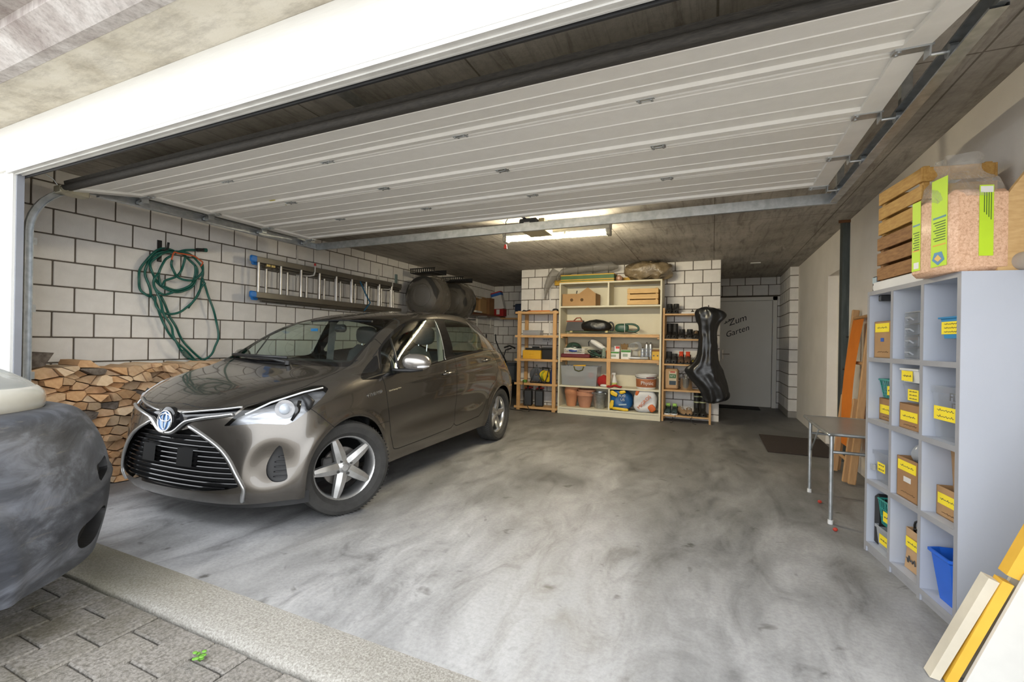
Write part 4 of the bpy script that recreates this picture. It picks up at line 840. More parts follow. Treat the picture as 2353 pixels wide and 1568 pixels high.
# headlamp innards, fog slats
for sx in (1,-1):
    def at_diag(x, z, off):   # point of the corner surface seen along the diagonal
        h_ = bvh.ray_cast(Vector((x+1.2,-.8-.9,z)) if False else Vector((x,-2,z)), Vector((0,1,0))); return h_
    bowl = [(i) for i in lens]
    hb = B('headlamp_bowl', lens, M('lamp_reflector', (.55,.56,.58), .3, .6, c2=(.16,.165,.17), sc=6, st=(1,1,6)), car, 0 if sx > 0 else 1, off=-.045)
    def hp(x, y, z): return (sx*x, y, z)
    pj = MB(); c_ = Vector((.632,-.350,.728)); d_ = Vector((.55,-.83,0)).normalized()
    for r0, r1, a, b in ((.052,.056,.0,.035),(.034,.036,.02,.04)): pj.tube([hp(*(c_+d_*a)), hp(*(c_+d_*b))], [r0, r1], 20)
    pj.build('projector', plain('dark_chrome', (.38,.39,.41), .15, 1.0), car, smooth=40); q_ = c_+d_*.036; MB().sph(hp(*q_), .033, 16, 10).build('projector_lens', plain('lamp_glass_bulb', (.55,.6,.66), .05, coat=1), car, smooth=True)
    dp = MB()
    for p0, p1 in (((.50,-.545,.692),(.66,-.40,.775)), ((.47,-.555,.662),(.60,-.475,.672))):
        a, b = Vector(p0), Vector(p1); dp.tube([hp(*(a+(b-a)*t-Vector((.02,-.03,0)))) for t in (0,.5,1)], .006, 8)
    MB().tube([hp(.50,-.52,.705),hp(.585,-.42,.768),hp(.68,-.27,.82),hp(.735,-.165,.842)], .0055, 8).build('daytime_light', plain('white_light_bar', (.85,.87,.9), .2, coat=1), car, smooth=True)
    dk = [hp(.715,-.33,.775),hp(.728,-.355,.72),hp(.712,-.385,.665)]; MB().tube(dk, [.012,.014,.008], 8).build('lamp_divider', m_gloss, car, smooth=True)
    MB().tube([hp(.69,-.27,.80),hp(.735,-.27,.76),hp(.745,-.29,.72)], [.02,.03,.012], 8).build('lamp_bezel', m_sgrey, car, smooth=True)
    for k in range(5):
        z = .345+k*.028; x0 = .655 if z < .43 else .668; x1 = .722-.12*max(0,z-.38)
        pts = [hp(x, on_front(x, z)[1]+.012, z) for x in np.linspace(x0, x1, 5)]; MB().tube(pts, .006, 6, flat=.5).build('fog_slat', m_gloss, car, smooth=True)
# cowl, wipers, mirrors, handles, aerial base
cw = MB().grid([[(x, y0+.012*abs(x)/.6, z0) for x in np.linspace(-.635,.635,21)] for y0, z0 in ((.125,.949),(.15,.962),(.185,.966),(.215,.982))]); cw.build('cowl', m_sgrey, car, smooth=True)
wp_ = MB().tube([(.10,.135,.972),(-.10,.165,.990),(-.35,.19,.995),(-.50,.205,1.0)], [.012,.010,.006,.004], 8); wp_.build('wiper_arm', m_sgrey, car, smooth=True)
MB().tube([(.02,.20,1.003),(-.30,.205,1.008),(-.60,.215,1.012)], .008, 6, flat=1.6).build('wiper_blade', m_black, car, smooth=True)
MB().cyl((.10,.135,.955),(.10,.135,.985),.022).build('wiper_pivot', m_sgrey, car, smooth=40)
for sx in (1,-1):
    mr = MB().sph((sx*.945,.545,.985), (.105,.062,.070), 22, 14, .82); 
    for i, p in enumerate(mr.v):
        f_ = (sx*p[0]-.84)/.21; mr.v[i] = (p[0], p[1]+.05*f_, p[2]-.012*f_+(0 if p[2] > .97 else .018*f_))
    m_ = mr.build('mirror', M('lighter_bronze_paint', (.33,.31,.285), .25, .7, coat=1), car, smooth=True)
    MB().tube([(sx*.79,.47,.925),(sx*.84,.50,.922),(sx*.92,.53,.922),(sx*1.0,.57,.928)], [.016,.022,.024,.014], 8, flat=.7).build('mirror_foot', m_sgrey, m_, smooth=True)
    MB().tube([(sx*.985,.515,.950),(sx*1.02,.545,.952),(sx*1.045,.585,.955)], [.008,.013,.007], 8, flat=.8).build('indicator', plain('indicator_lens', (.8,.8,.82), .15, coat=1), m_, smooth=True)
    for y, z in ((1.235,.858),(2.08,.95)):
        p = on_side(y, z, 0); hn = MB().tube([(sx*(p[0]+.004),y-.10,z-.006),(sx*(p[0]+.032),y-.05,z),(sx*(p[0]+.034),y+.04,z+.006),(sx*(p[0]+.004),y+.10,z+.010)], [.010,.013,.013,.010], 8, flat=.9)
        hn.build('door_handle', m_paint, car, smooth=True)
        MB().sph((sx*(p[0]-.004),y-.01,z), (.012,.065,.026), 16, 8).build('handle_recess', m_gloss, car, smooth=True)
    dv = MB().tube([(sx*(on_side(.615,1.165)[0]+.002),.615,1.165),(sx*(on_side(.57,1.03)[0]+.002),.57,1.03),(sx*(on_side(.545,.925)[0]+.002),.545,.925)], .009, 8, flat=.6); dv.build('window_divider', m_sgrey, car, smooth=True)
    MB().tube([(sx*(on_side(y, z)[0]+.003), y, z) for y, z in spline([(1.30,1.35),(1.285,1.2),(1.26,1.07),(1.225,.98)],5)], .0025, 6).build('pillar_trim', m_satin, car, smooth=True)
hy = text('HYBRID', .034, m_chrome, car, on_side(.23,.770,.004), (PI/2,0,PI/2), name='badge_lettering', ext=.002, wide=1.35); hy.rotation_euler = (PI/2,-.12,PI/2)
lt_ = text('Hybrid Synergy Drive', .016, plain('pale_gold_print', (.5,.43,.28), .4), car, on_side(.46,.781,.003), (PI/2,-.09,PI/2), name='door_lettering', wide=1.1)
# dark shell under and inside
MB().bx(-.64,.64,-.30,2.95,.21,.24).build('underbody', m_joint, car)
for yc in (0.0, 2.474):
    for sx in (1,-1):
        wl_ = MB(); G = []
        for xx in (.40,.60,.735): G.append([(sx*xx, yc+.345*math.cos(a), .305+.345*math.sin(a)) for a in [PI*(-.02+1.04*k/20) for k in range(21)]])
        wl_.grid(G); wl_.prism([(yc+.345*math.cos(a), .305+.345*math.sin(a)) for a in [PI*(-.1+1.2*k/20) for k in range(21)]], sx*.395, sx*.40, axis=0); wl_.build('wheel_housing', m_joint, car)
sk = [(.74,-.27),(.70,-.33),(.62,-.41),(.50,-.49),(.38,-.535),(.22,-.56),(0,-.57)]; sk = sk+[(-x, y) for x, y in sk[-2::-1]]
MB().grid([[(x, y, z) for x, y in sk] for z in (.225,.150)]).build('air_dam', m_sgrey, car, smooth=True)
# cabin
m_seat = M('dark_seat_cloth', (.05,.06,.062), .95, bp=.4, bs=200); m_dash = plain('charcoal_dash', (.022,.023,.025), .6)
MB().bx(-.70,.70,.30,2.75,.25,.30).bx(-.70,.70,.30,.33,.3,.9).bx(-.70,.70,2.72,2.75,.3,.98).build('cabin_floor', m_dash, car)
d_ = MB().grid([[(x, y, z-.02*(abs(x)/.6)**2) for x in np.linspace(-.64,.64,15)] for y, z in ((.20,.935),(.35,.965),(.50,.985),(.62,.975),(.68,.93),(.70,.70))]); d_.build('dashboard', m_dash, car, smooth=True)
MB().tube([(.37+.185*math.cos(a), .80+.06*math.sin(a), .86+.175*math.sin(a)) for a in [2*PI*k/28 for k in range(28)]], .015, 8, True).build('steering_wheel', m_black, car, smooth=True)
for x in (.36,-.36):
    st = MB().sph((x,1.18,.52), (.25,.27,.10), 18, 10, .6); st.build('seat_cushion', m_seat, car, smooth=True)
    MB().tube([(x,1.40,.50),(x,1.46,.75),(x,1.52,.98),(x,1.55,1.06)], [.20,.23,.20,.12], 16, flat=.38).build('seat_backrest', m_seat, car, smooth=True)
    MB().sph((x,1.57,1.20), (.125,.05,.095), 16, 10, .7).build('headrest', m_seat, car, smooth=True)
    for dx in (-.05,.05): MB().cyl((x+dx,1.55,1.04),(x+dx,1.565,1.14),.006).build('headrest_rod', m_chrome, car)
MB().bx(-.62,.62,1.95,2.35,.45,.58,.05).bx(-.62,.62,2.30,2.45,.55,1.02,.05).build('rear_bench', m_seat, car, smooth=30)
MB().bx(-.10,.02,.80,.86,1.215,1.285,.02).build('rear_view_mirror', m_black, car, smooth=40)
MB().tube([(-.34,.79,1.312),(0,.79,1.320),(.34,.79,1.312)], .012, 6, flat=.5).build('sun_band', m_dash, car)
MB().bx(-.33,-.25,.77,.775,1.22,1.245).build('windscreen_sticker', plain('blue_sticker', (.02,.22,.55), .4), car)
for sx in (1,-1):
    MB().grid([[(sx*(.70-.02*i), y, z) for y in (1.33,1.43)] for i, z in enumerate((.55,.95,1.15,1.33))]).build('pillar_lining', plain('pale_lining', (.30,.31,.30), .8), car)
# wheels
def make_wheel():
    rim = MB().lathe([(.200,-.075),(.196,-.02),(.190,.02),(.196,.045),(.205,.056),(.211,.060),(.214,.052),(.206,.03),(.206,-.075)], 48, axis=0)
    m_rim = M('silver_alloy', (.62,.62,.615), .28, .85, c2=(.50,.50,.495), sc=20)
    w_ = rim.build('wheel', m_rim, smooth=40)
    prof = [(.200,-.085),(.235,-.098),(.272,-.100),(.293,-.090),(.303,-.070),(.305,-.03),(.305,.03),(.303,.065),(.294,.085),(.272,.094),(.235,.088),(.214,.066),(.206,.055)]
    ty = MB().lathe(prof, 64, axis=0); ty.build('tyre', M('tyre_rubber', (.042,.040,.037), .85, c2=(.028,.027,.025), sc=14, bp=.25, bs=60), w_, smooth=30)
    tr = MB()
    for k in range(72):
        a = 2*PI*k/72
        for x0, x1 in ((-.085,-.03),(.03,.082)):
            tr.add([(x, .3055*math.cos(a+da+x*1.6), .3055*math.sin(a+da+x*1.6)) for x in (x0, x1) for da in (0,.035)], [(0,1,3,2)])
    o = tr.build('tread_blocks', plain('tread_rubber', (.065,.062,.058), .9), w_); o['kind'] = 'stuff'
    for k in range(5):
        a = PI/2+2*PI*k/5+.35; c, s_ = math.cos(a), math.sin(a)
        def P(r, t, x): return (x, r*c-t*s_, r*s_+t*c)
        sec = [(.035,.042,.040,.020),(.09,.040,.050,.018),(.15,.034,.052,.014),(.199,.024,.050,.008)]
        G = [[P(r, -hw, x-.028), P(r, -hw*.85, x-.004), P(r, 0, x+.004), P(r, hw*.85, x-.004), P(r, hw, x-.028)] for r, hw, x, _ in sec]
        MB().grid(G).build('spoke', m_rim, w_, smooth=25)
    MB().lathe([(.0,.050),(.028,.048),(.034,.042),(.060,.036),(.068,.015),(.06,.0)], 24, axis=0).build('hub', m_rim, w_, smooth=40)
    MB().lathe([(0,.054),(.022,.053),(.026,.049)], 20, axis=0).build('hub_cap', plain('brushed_cap', (.66,.66,.66), .25, .9), w_, smooth=40)
    for k in range(4):
        a = 2*PI*k/4+.5; MB().cyl((.030,.049*math.cos(a),.049*math.sin(a)),(.046,.049*math.cos(a),.049*math.sin(a)),.010,n=8).build('wheel_bolt', plain('bolt_steel', (.12,.12,.12), .4, .8), w_)
    MB().lathe([(0,-.01),(.125,-.01),(.128,-.022),(0,-.022)], 36, axis=0).build('brake_disc', M('worn_disc_steel', (.30,.29,.28), .35, .8, c2=(.2,.18,.16), sc=9), w_, smooth=40)
    MB().bx(-.03,.02,-.13,-.07,-.03,.07,.008).build('brake_caliper', plain('caliper_iron', (.06,.058,.055), .7), w_)
    return w_
wh = make_wheel(); wh.parent = car; wh.location = (.748,0,.305); wh.rotation_euler = (0,0,math.radians(-24))
def cpw(loc, rz):
    c = wh.copy(); COL.objects.link(c); c.parent = car; c.location = loc; c.rotation_euler = (.7,0,rz)
    for ch in wh.children: d = ch.copy(); COL.objects.link(d); d.parent = c
cpw((.752,2.474,.305), 0); cpw((-.748,0,.305), PI-math.radians(24)); cpw((-.752,2.474,.305), PI)
# ---------------------------------------------------------------- second vehicle, only its front corner stands in view
van = T('second_car', 'front corner of a cream car with a scuffed grey plastic bumper', 'car', (-2.955,0,0))
G2 = bspline_grid(CAGE2, 14, 14, mirror_rows=False, mirror_end=False); S2 = Skin(G2)
if np.mean([n_[0]*p[0] for n_, p in zip(S2.N, S2.V)]) < 0: S2.N = [tuple(-np.array(n_)) for n_ in S2.N]; S2.body = [f[::-1] for f in S2.body]
def scuffed():
    m, nt, b = nodes_of('scuffed_grey_bumper_plastic'); v = coords(nt, (1,1,2)); a = noise_tex(nt, v, 3.2, 7, .66, .9); s_ = noise_tex(nt, coords(nt, (2,2,14)), 3, 5, .7, .4); f_ = noise_tex(nt, v, 160, 3)
    c = ramp(nt, a, [(.34,(.024,.026,.033)), (.5,(.06,.065,.078)), (.66,(.15,.16,.19))]); c = mixc(nt, ramp(nt, s_, [(.60,(0,0,0)), (.72,(.55,.55,.55))]), c, (.17,.155,.135)); nt.links.new(c, b.inputs['Base Color']); b.inputs['Roughness'].default_value = .55; bump(nt, b, f_, .25, .002); return m
m_bump = scuffed(); m_cream = plain('cream_car_paint', (.66,.645,.58), .25, coat=.8)
VA = np.array(S2.V); NA = np.array(S2.N)
crease = .010*np.exp(-((VA[:,2]-(.47+.10*(VA[:,1]-.8)))/.018)**2)*np.clip((VA[:,1]-.85)/.15,0,1)
fl2 = crease+.014*np.exp(-((np.hypot(VA[:,1]-.30, VA[:,2]-.30)-.44)/.03)**2)
S2.V = [tuple(p) for p in VA+NA*fl2[:,None]]; S2.N = [tuple(p*(1 if (p@q_) > 0 else -1)) for p, q_ in zip(grid_normals(np.array(S2.V).reshape(G2.shape)).reshape(-1,3), NA)]
S2.take(lambda P: np.maximum(np.hypot(P[:,1]-.30, P[:,2]-.30)-.375, .4-P[:,0]))
core2 = list(S2.body)
def dg(P): return np.stack([P[:,0]*.68-P[:,1]*.73, P[:,2]], 1)
fp_ = smooth_poly([tuple(p) for p in dg(np.array([(.652,.964,.37),(.59,1.03,.388),(.50,1.09,.40),(.44,1.115,.375),(.47,1.10,.32),(.532,1.056,.27),(.605,.988,.278),(.648,.961,.32)]))], 4)
fh = S2.take(lambda P: np.maximum(poly_sd(fp_, dg(P)), .2-P[:,0]))
ip_ = [tuple(p) for p in dg(np.array([(.53,1.064,.588),(.40,1.15,.605),(.40,1.15,.545),(.536,1.073,.518)]))]
ih = S2.take(lambda P: np.maximum(poly_sd(ip_, dg(P)), .2-P[:,0]))
def B2(name, faces, mat, off=0): return S2.build(name, faces, mat, van, 2, off)
B2('bumper', S2.body, m_bump); B2('bumper_core', core2, m_sgrey, -.07)
for nm, fc, of in (('fog_lamp_hole', fh, -.05), ('bumper_slot', ih, -.03)):
    for k in (0, 1): S2.build(nm, fc, m_sgrey, van, k, of); S2.rim('recess_rim', fc, m_sgrey, van, k, -of+.001)
def ringrow(dx, z, pts): return [(max(x-dx*.9,0) if x else 0, y-dx*.8, z+dz) for x, y, dz in pts]
rp = [(0,1.04,.835-.85),(.20,1.01,-.012),(.37,.925,-.008),(.515,.79,0),(.62,.64,.006),(.675,.50,.01),(.70,.30,.012),(.71,.08,.012)]
def vb(name, rows, mat, nr=8):
    G = bspline_grid(rows, nr, 8, mirror_rows=False, mirror_end=False); G = np.concatenate([G[:,::-1]*np.array([-1,1,1]), G[:,1:]], 1); MB().grid(G).build(name, mat, van, smooth=True)
vb('bonnet_edge', [ringrow(-.005,.845,rp), ringrow(-.012,.875,rp), ringrow(-.008,.91,rp), ringrow(.01,.935,rp), ringrow(.03,.942,rp)], m_cream)
vb('headlamp_glass', [ringrow(.02,.938,rp), ringrow(.05,.965,rp), ringrow(.11,1.0,rp), ringrow(.20,1.04,rp), ringrow(.26,1.058,rp)], glass('hazed_lamp_glass', (.80,.82,.82), .08, 1.5, .35, (.55,.56,.54)))
vb('headlamp_shell', [ringrow(.05,.935,rp), ringrow(.10,.96,rp), ringrow(.16,.99,rp), ringrow(.22,1.02,rp)], M('lamp_inner_grey', (.42,.43,.43), .35, .3))
vb('bonnet', [ringrow(.23,1.05,rp), ringrow(.30,1.065,rp), ringrow(.42,1.09,rp), ringrow(.55,1.10,rp)], m_cream)
for sx in (1,-1):
    G = [[(sx*xx, .30+.38*math.cos(a), .30+.38*math.sin(a)) for a in [PI*(-.1+1.2*k/20) for k in range(21)]] for xx in (.45,.62,.78)]; MB().grid(G).build('wheel_housing', m_joint, van)
    MB().lathe([(.0,-.06),(.17,-.07),(.19,-.09),(.26,-.095),(.295,-.06),(.30,0),(.295,.06),(.26,.085),(.19,.08),(.17,.05),(0,.03)], 40, (sx*.68,.30,.30), axis=0).build('wheel', m_tyre2, van, smooth=35)
for sx in (1,-1): MB().lathe([(0,.075),(.06,.085),(.10,.07),(.165,.062),(.178,.04)], 28, (sx*.68,.30,.30), axis=0).build('hub_cap', M('grey_hub_cap', (.35,.355,.36), .4, .4), van, smooth=40) if sx > 0 else None
MB().bx(-.60,.60,-.2,.95,.22,.26).build('underbody', m_joint, van)
MB().bx(-.55,.55,-.2,.6,.5,.85).build('engine_bay', m_joint, van)
# ---------------------------------------------------------------- back wall: pine shelf, cream cabinet, shoe shelf
def scribble(par, mat, x0, x1, y, z0, n=14, h=.008, axis='x', name='handwriting', th=.0012):
    pts_ = [(x0+(x1-x0)*k/n, y, z0+h*math.sin(k*2.3+x0*50)*(.6+.4*math.sin(k*1.1))) for k in range(n+1)]
    if axis == 'y': pts_ = [(y, p[0], p[2]) for p in pts_]
    return MB().tube(pts_, th, 4).build(name, mat, par)
def simple(name, lab, cat, loc, d, mat, ch=.006, rz=0, parts=(), group=None):
    t = T(name, lab, cat, loc, rz, group); MB().box((0,0,d[2]/2), d, ch).build('body', mat, t, smooth=30 if ch > .004 else False)
    for nm, c, dd, mt in parts: MB().box(c, dd, min(.004, min(dd)/3)).build(nm, mt, t)
    return t
m_cream_w = M('cream_laminate', (.66,.615,.475), .6, c2=(.62,.575,.435), sc=3)
m_red = plain('bright_red', (.45,.02,.015), .5); m_yel = plain('signal_yellow', (.75,.42,.03), .45); m_wht = plain('clean_white', (.72,.71,.69), .5)
# pine shelf beside the car
ps = T('pine_shelf', 'narrow open pine shelf between the car and the cream cabinet', 'shelf', (-3.05,7.10,0))
for x in (.0,.635):
    for y in (0,.33): MB().bx(x,x+.06,y,y+.04,0,1.68,.003).build('post', m_woodv, ps)
for z in (.035,.43,.835,1.235,1.635): MB().bx(-.04,.725,.041,.329,z,z+.028,.003).build('board', m_wood, ps); MB().bx(-.04,.725,-.006,-.0005,z-.004,z+.034).build('front_strip', m_wood, ps)
def on_ps(x, z): return (-3.05+x, 7.10, z)
sw = T('orange_tool', 'long orange hand tool lying on the top board of the pine shelf', 'tool', (-2.72,7.22,1.664)); MB().box((0,0,.014),(.42,.05,.028),.006).build('body', plain('orange_enamel', (.75,.20,.02), .4), sw); MB().tube([(-.21,0,.02),(-.27,.0,.035),(-.30,.03,.02)], .010, 6).build('grip', m_black, sw)
tag(MB().tube(spline([(-2.98,7.2,1.672),(-2.9,7.26,1.675),(-2.86,7.18,1.70),(-2.93,7.15,1.675),(-2.99,7.24,1.672)],5), .008, 6).build('black_strap', m_black, smooth=True), 'coiled black strap at the left end of the top pine board', 'strap')
tag(MB().sph((-2.42,7.24,1.693), (.05,.05,.03), 12, 8, .8).build('black_pouch', m_black, smooth=True), 'small black pouch at the right end of the top pine board', 'pouch')
m_clear = glass('clear_plastic', (.90,.91,.92), .05, 1.35, .10, (.7,.7,.7)); m_frost = glass('frosted_plastic', (.72,.74,.76), .15, 1.4, .38, (.62,.64,.67))
cb = T('clear_box', 'low clear plastic box of small parts on the pine shelf', 'box', (-2.81,7.22,1.264)); MB().bx(-.16,.16,-.08,.08,0,.08,.008).build('body', m_frost, cb, smooth=30); MB().bx(-.165,.165,-.085,.085,.08,.09,.003).build('lid', m_frost, cb)
for k in range(6): MB().box((-.12+k*.048,.02*(k % 2),.03),(.035,.06,.035),.006).build('content', (m_red, m_wht, m_card)[k % 3], cb)
tb = T('toolbox', 'yellow toolbox with an open black tray on top', 'toolbox', (-2.81,7.245,.864)); MB().box((0,0,.075),(.33,.165,.15),.008).build('body', m_yel, tb, smooth=30); MB().box((.03,0,.172),(.30,.155,.035),.006).build('tray', m_black, tb); MB().box((.04,.02,.20),(.12,.06,.03),.006).build('tray_content', m_black, tb); MB().box((0,-.084,.09),(.08,.006,.012),.002).build('latch', m_yel, tb); MB().box((0,-.084,.045),(.07,.006,.010),.002).build('slot', m_yel, tb)
bt = T('black_case', 'black plastic case beside the yellow toolbox', 'case', (-2.52,7.245,.864)); MB().box((0,0,.085),(.21,.17,.17),.012).build('body', m_black, bt, smooth=30); MB().box((0,0,.185),(.22,.18,.03),.008).build('lid', m_black, bt, smooth=30)
def reel(name, lab, loc, R, mat, cable, rz=0):
    t = T(name, lab, 'cable reel', loc, rz)
    for y in (-.05,.05): MB().lathe([(.02,-.006),(R*.55,-.010),(R,-.006),(R,.006),(R*.55,.004),(.02,.006)], 28, (0,y,R+.03), axis=1).build('flange', mat, t, smooth=40)
    MB().lathe([(R*.35,-.046)]+[(R*(.78 if k % 2 else .84),-.046+.092*k/13) for k in range(14)]+[(R*.35,.046)], 24, (0,0,R+.03), axis=1).build('cable', cable, t, smooth=True)
    MB().tube([(-R*.9,-.085,.012),(-R*.5,-.085,R),(0,-.085,2*R+.07),(R*.5,-.085,R),(R*.9,-.085,.012)], .009, 6).build('stand', m_dark, t, smooth=True); MB().tube([(-R*.9,.085,.012),(-R*.5,.085,R),(0,.085,2*R+.07),(R*.5,.085,R),(R*.9,.085,.012)], .009, 6).build('stand', m_dark, t, smooth=True)
    MB().cyl((0,-.09,2*R+.07),(0,.09,2*R+.07),.013).build('handle', m_black, t, smooth=40); MB().bx(-R*.9,R*.9,-.09,.09,0,.006).build('foot', m_dark, t); return t
reel('cable_reel', 'black cable reel on a stand on the pine shelf', (-2.735,7.22,.4585), .115, m_black, plain('dark_yellow_cable', (.08,.075,.02), .5), .35)
reel('cable_reel', 'smaller yellow cable reel leaning by the blue bottle', (-2.565,7.21,.4585), .095, plain('reel_yellow', (.72,.50,.02), .4), plain('lime_cable', (.45,.50,.05), .5), 1.0)
bl = T('bottle', 'dark blue plastic bottle on the pine shelf', 'bottle', (-2.44,7.20,.4585)); MB().lathe([(0,0),(.045,0),(.048,.02),(.048,.17),(.035,.22),(.016,.255),(.016,.29),(0,.29)], 20).build('body', plain('navy_plastic', (.015,.03,.11), .4), bl, smooth=40); MB().lathe([(.019,.275),(.019,.31),(0,.31)], 16).build('cap', m_black, bl, smooth=40)
simple('green_tin', 'tiny green lidded pot on the pine shelf', 'pot', (-2.925,7.17,.4585), (.07,.07,.05), M('grass_green', (.13,.28,.05), .5), .012)
for k, (x, lab) in enumerate(((-2.895,'left black fuel can with a red cap on the lowest pine board'),(-2.69,'right black fuel can with a red cap on the lowest pine board'))):
    t = T('fuel_can', lab, 'fuel can', (x,7.26,.0635), .3); MB().box((0,0,.14),(.15,.22,.28),.02).build('body', m_black, t, smooth=30); MB().tube([(-.0,-.09,.275),(-.0,-.07,.325),(0,.02,.33),(0,.05,.275)], .013, 8).build('handle', m_black, t, smooth=True); MB().cyl((0,.075,.28),(0,.075,.325),.03).build('cap', m_red, t, smooth=40); MB().tube([(-.05,-.04,.30),(.08,-.02,.31)], .012, 6).build('red_spout', m_red, t, smooth=True)
so = T('wall_socket', 'white triple power socket on the block wall behind the pine shelf', 'socket', (-2.72,7.478,1.16)); MB().bx(0,.14,-.03,0,0,.08,.006).build('plate', m_wht, so)
for k in range(3): MB().lathe([(0,-.0325),(.016,-.0325),(.017,-.030)], 14, (.03+k*.04,0,.04), axis=1).build('outlet', plain('socket_grey', (.35,.35,.35), .5), so)
cd = struct(MB().cyl((-2.60,7.474,1.24),(-2.60,7.474,ZC-.001),.011,n=8).build('trim_7', m_wht, smooth=40), 'thin white conduit running down the back wall')
tag(MB().tube(spline([(-2.93,7.12,.50),(-2.9,7.03,.40),(-2.86,6.98,.20),(-2.75,6.95,.012),(-2.95,6.98,.010),(-3.25,7.02,.010)],6), .006, 6).build('power_cord', m_black, smooth=True), 'black power cord hanging from the pine shelf onto the floor', 'cord')
# cream cabinet
CX0, CX1, CY = -2.305, -.70, 7.08
cab = T('cabinet', 'tall open cream cabinet full of tools and pots', 'cabinet', (CX0,CY,0)); W2 = CX1-CX0; D2 = .385
MB().bx(0,.025,0,D2,0,2.13).build('side_panel', m_cream_w, cab); MB().bx(W2-.025,W2,0,D2,0,2.13).build('side_panel', m_cream_w, cab); MB().bx(.025,W2-.025,D2-.008,D2,.1,2.13).build('back_panel', m_cream_w, cab)
for nm, z0, z1 in (('top_board',2.105,2.13),('shelf_board',1.722,1.747),('shelf_board',.437,.462),('bottom_board',.085,.11)): MB().bx(.025,W2-.025,.0,D2-.009,z0,z1).build(nm, m_cream_w, cab)
MB().bx(.025,W2-.025,.012,.028,0,.085).build('plinth', m_cream_w, cab); MB().bx(.79,.815,.004,D2-.009,1.747,2.105).build('divider', m_cream_w, cab); MB().bx(.825,.85,.004,D2-.009,.11,.437).build('divider', m_cream_w, cab)
ins = T('inner_shelf', 'two-tier pine insert standing inside the cream cabinet', 'shelf', (CX0,CY,.462))
for z in (.812,.425): MB().bx(.03,W2-.03,.0,.30,z,z+.024,.003).build('board', m_wood, ins); MB().bx(.03,W2-.03,.0,.02,z-.022,z).build('front_rail', m_wood, ins)
MB().bx(.79,.85,.004,.044,0,.79,.003).build('post', m_woodv, ins)
for x in (.03,W2-.055): MB().bx(x,x+.024,.30,.33,0,.812).build('post', m_woodv, ins)
for x in (.03,W2-.06):
    for z in (.765,.378): MB().bx(x,x+.03,.02,.28,z,z+.03).build('bearer', m_wood, ins)
FZ1, FZ2, FZ3, FZ4, FZ5 = .111, .463, .912, 1.299, 1.748
# on top
gx = T('game_box', 'flat green and yellow box on top of the cream cabinet', 'box', (-1.86,7.26,2.131)); MB().box((0,0,.065),(.87,.30,.13),.003).build('body', M('dark_green_print', (.06,.14,.05), .6), gx)
for z in (.012,.042,.118): MB().box((0,-.001,z),(.874,.303,.016)).build('yellow_stripe', M('ochre_yellow', (.62,.36,.03), .6), gx)
simple('yellow_beam', 'yellow board end sticking out past the cabinet top', 'board', (-1.60,7.41,2.131), (1.78,.08,.085), M('ochre_yellow', (.62,.36,.03), .6), .004)
def film(name, lab, segs, mat, amp, fr, seed, n=26):
    b = MB(); G = []
    for (x, y, z, ry, rz_) in segs: G.append([(x, y+ry*math.cos(a), z+rz_*math.sin(a)) for a in [2*PI*k/n for k in range(n)]])
    b.grid(G, True).wob(amp, fr, seed); return tag(b.build(name, mat, smooth=True), lab, 'plastic sheet')
film('plastic_wrap', 'long roll of crumpled clear plastic wrap on top of the green box', [(-2.40,7.25,2.22,.06,.05)]+[(-2.3+k*.09,7.25,2.335+.006*k,.12,.05+.002*k) for k in range(10)]+[(-1.38,7.25,2.38,.02,.02)], glass('grey_plastic_film', (.74,.73,.71), .1, 1.5, .25, (.5,.48,.45), .6, 16), .02, 9, 2)
film('hanging_wrap', 'clump of clear plastic film hanging off the cabinet left corner', [(-2.36,7.18,2.30,.03,.03),(-2.44,7.18,2.28,.10,.09),(-2.53,7.19,2.18,.10,.13),(-2.58,7.19,2.06,.09,.13),(-2.60,7.19,1.96,.07,.09),(-2.58,7.19,1.88,.02,.02)], MATS['grey_plastic_film'], .035, 9, 5)
bgb = MB().sph((-.93,7.26,2.282), (.37,.19,.145), 48, 30, .9).wob(.045, 8, 4, 2.132); tag(bgb.build('straw_bag', M('brown_stuffed_plastic', (.30,.235,.15), .3, c2=(.17,.125,.07), sc=14, coat=.25, bp=.9, bs=30), smooth=True), 'bulging brown plastic bag on the cabinet top right', 'bag')
simple('copper_roll', 'small pinkish roll between the green box and the brown bag', 'roll', (-1.36,7.25,2.131), (.09,.2,.10), M('copper_pink', (.45,.26,.17), .4), .03)
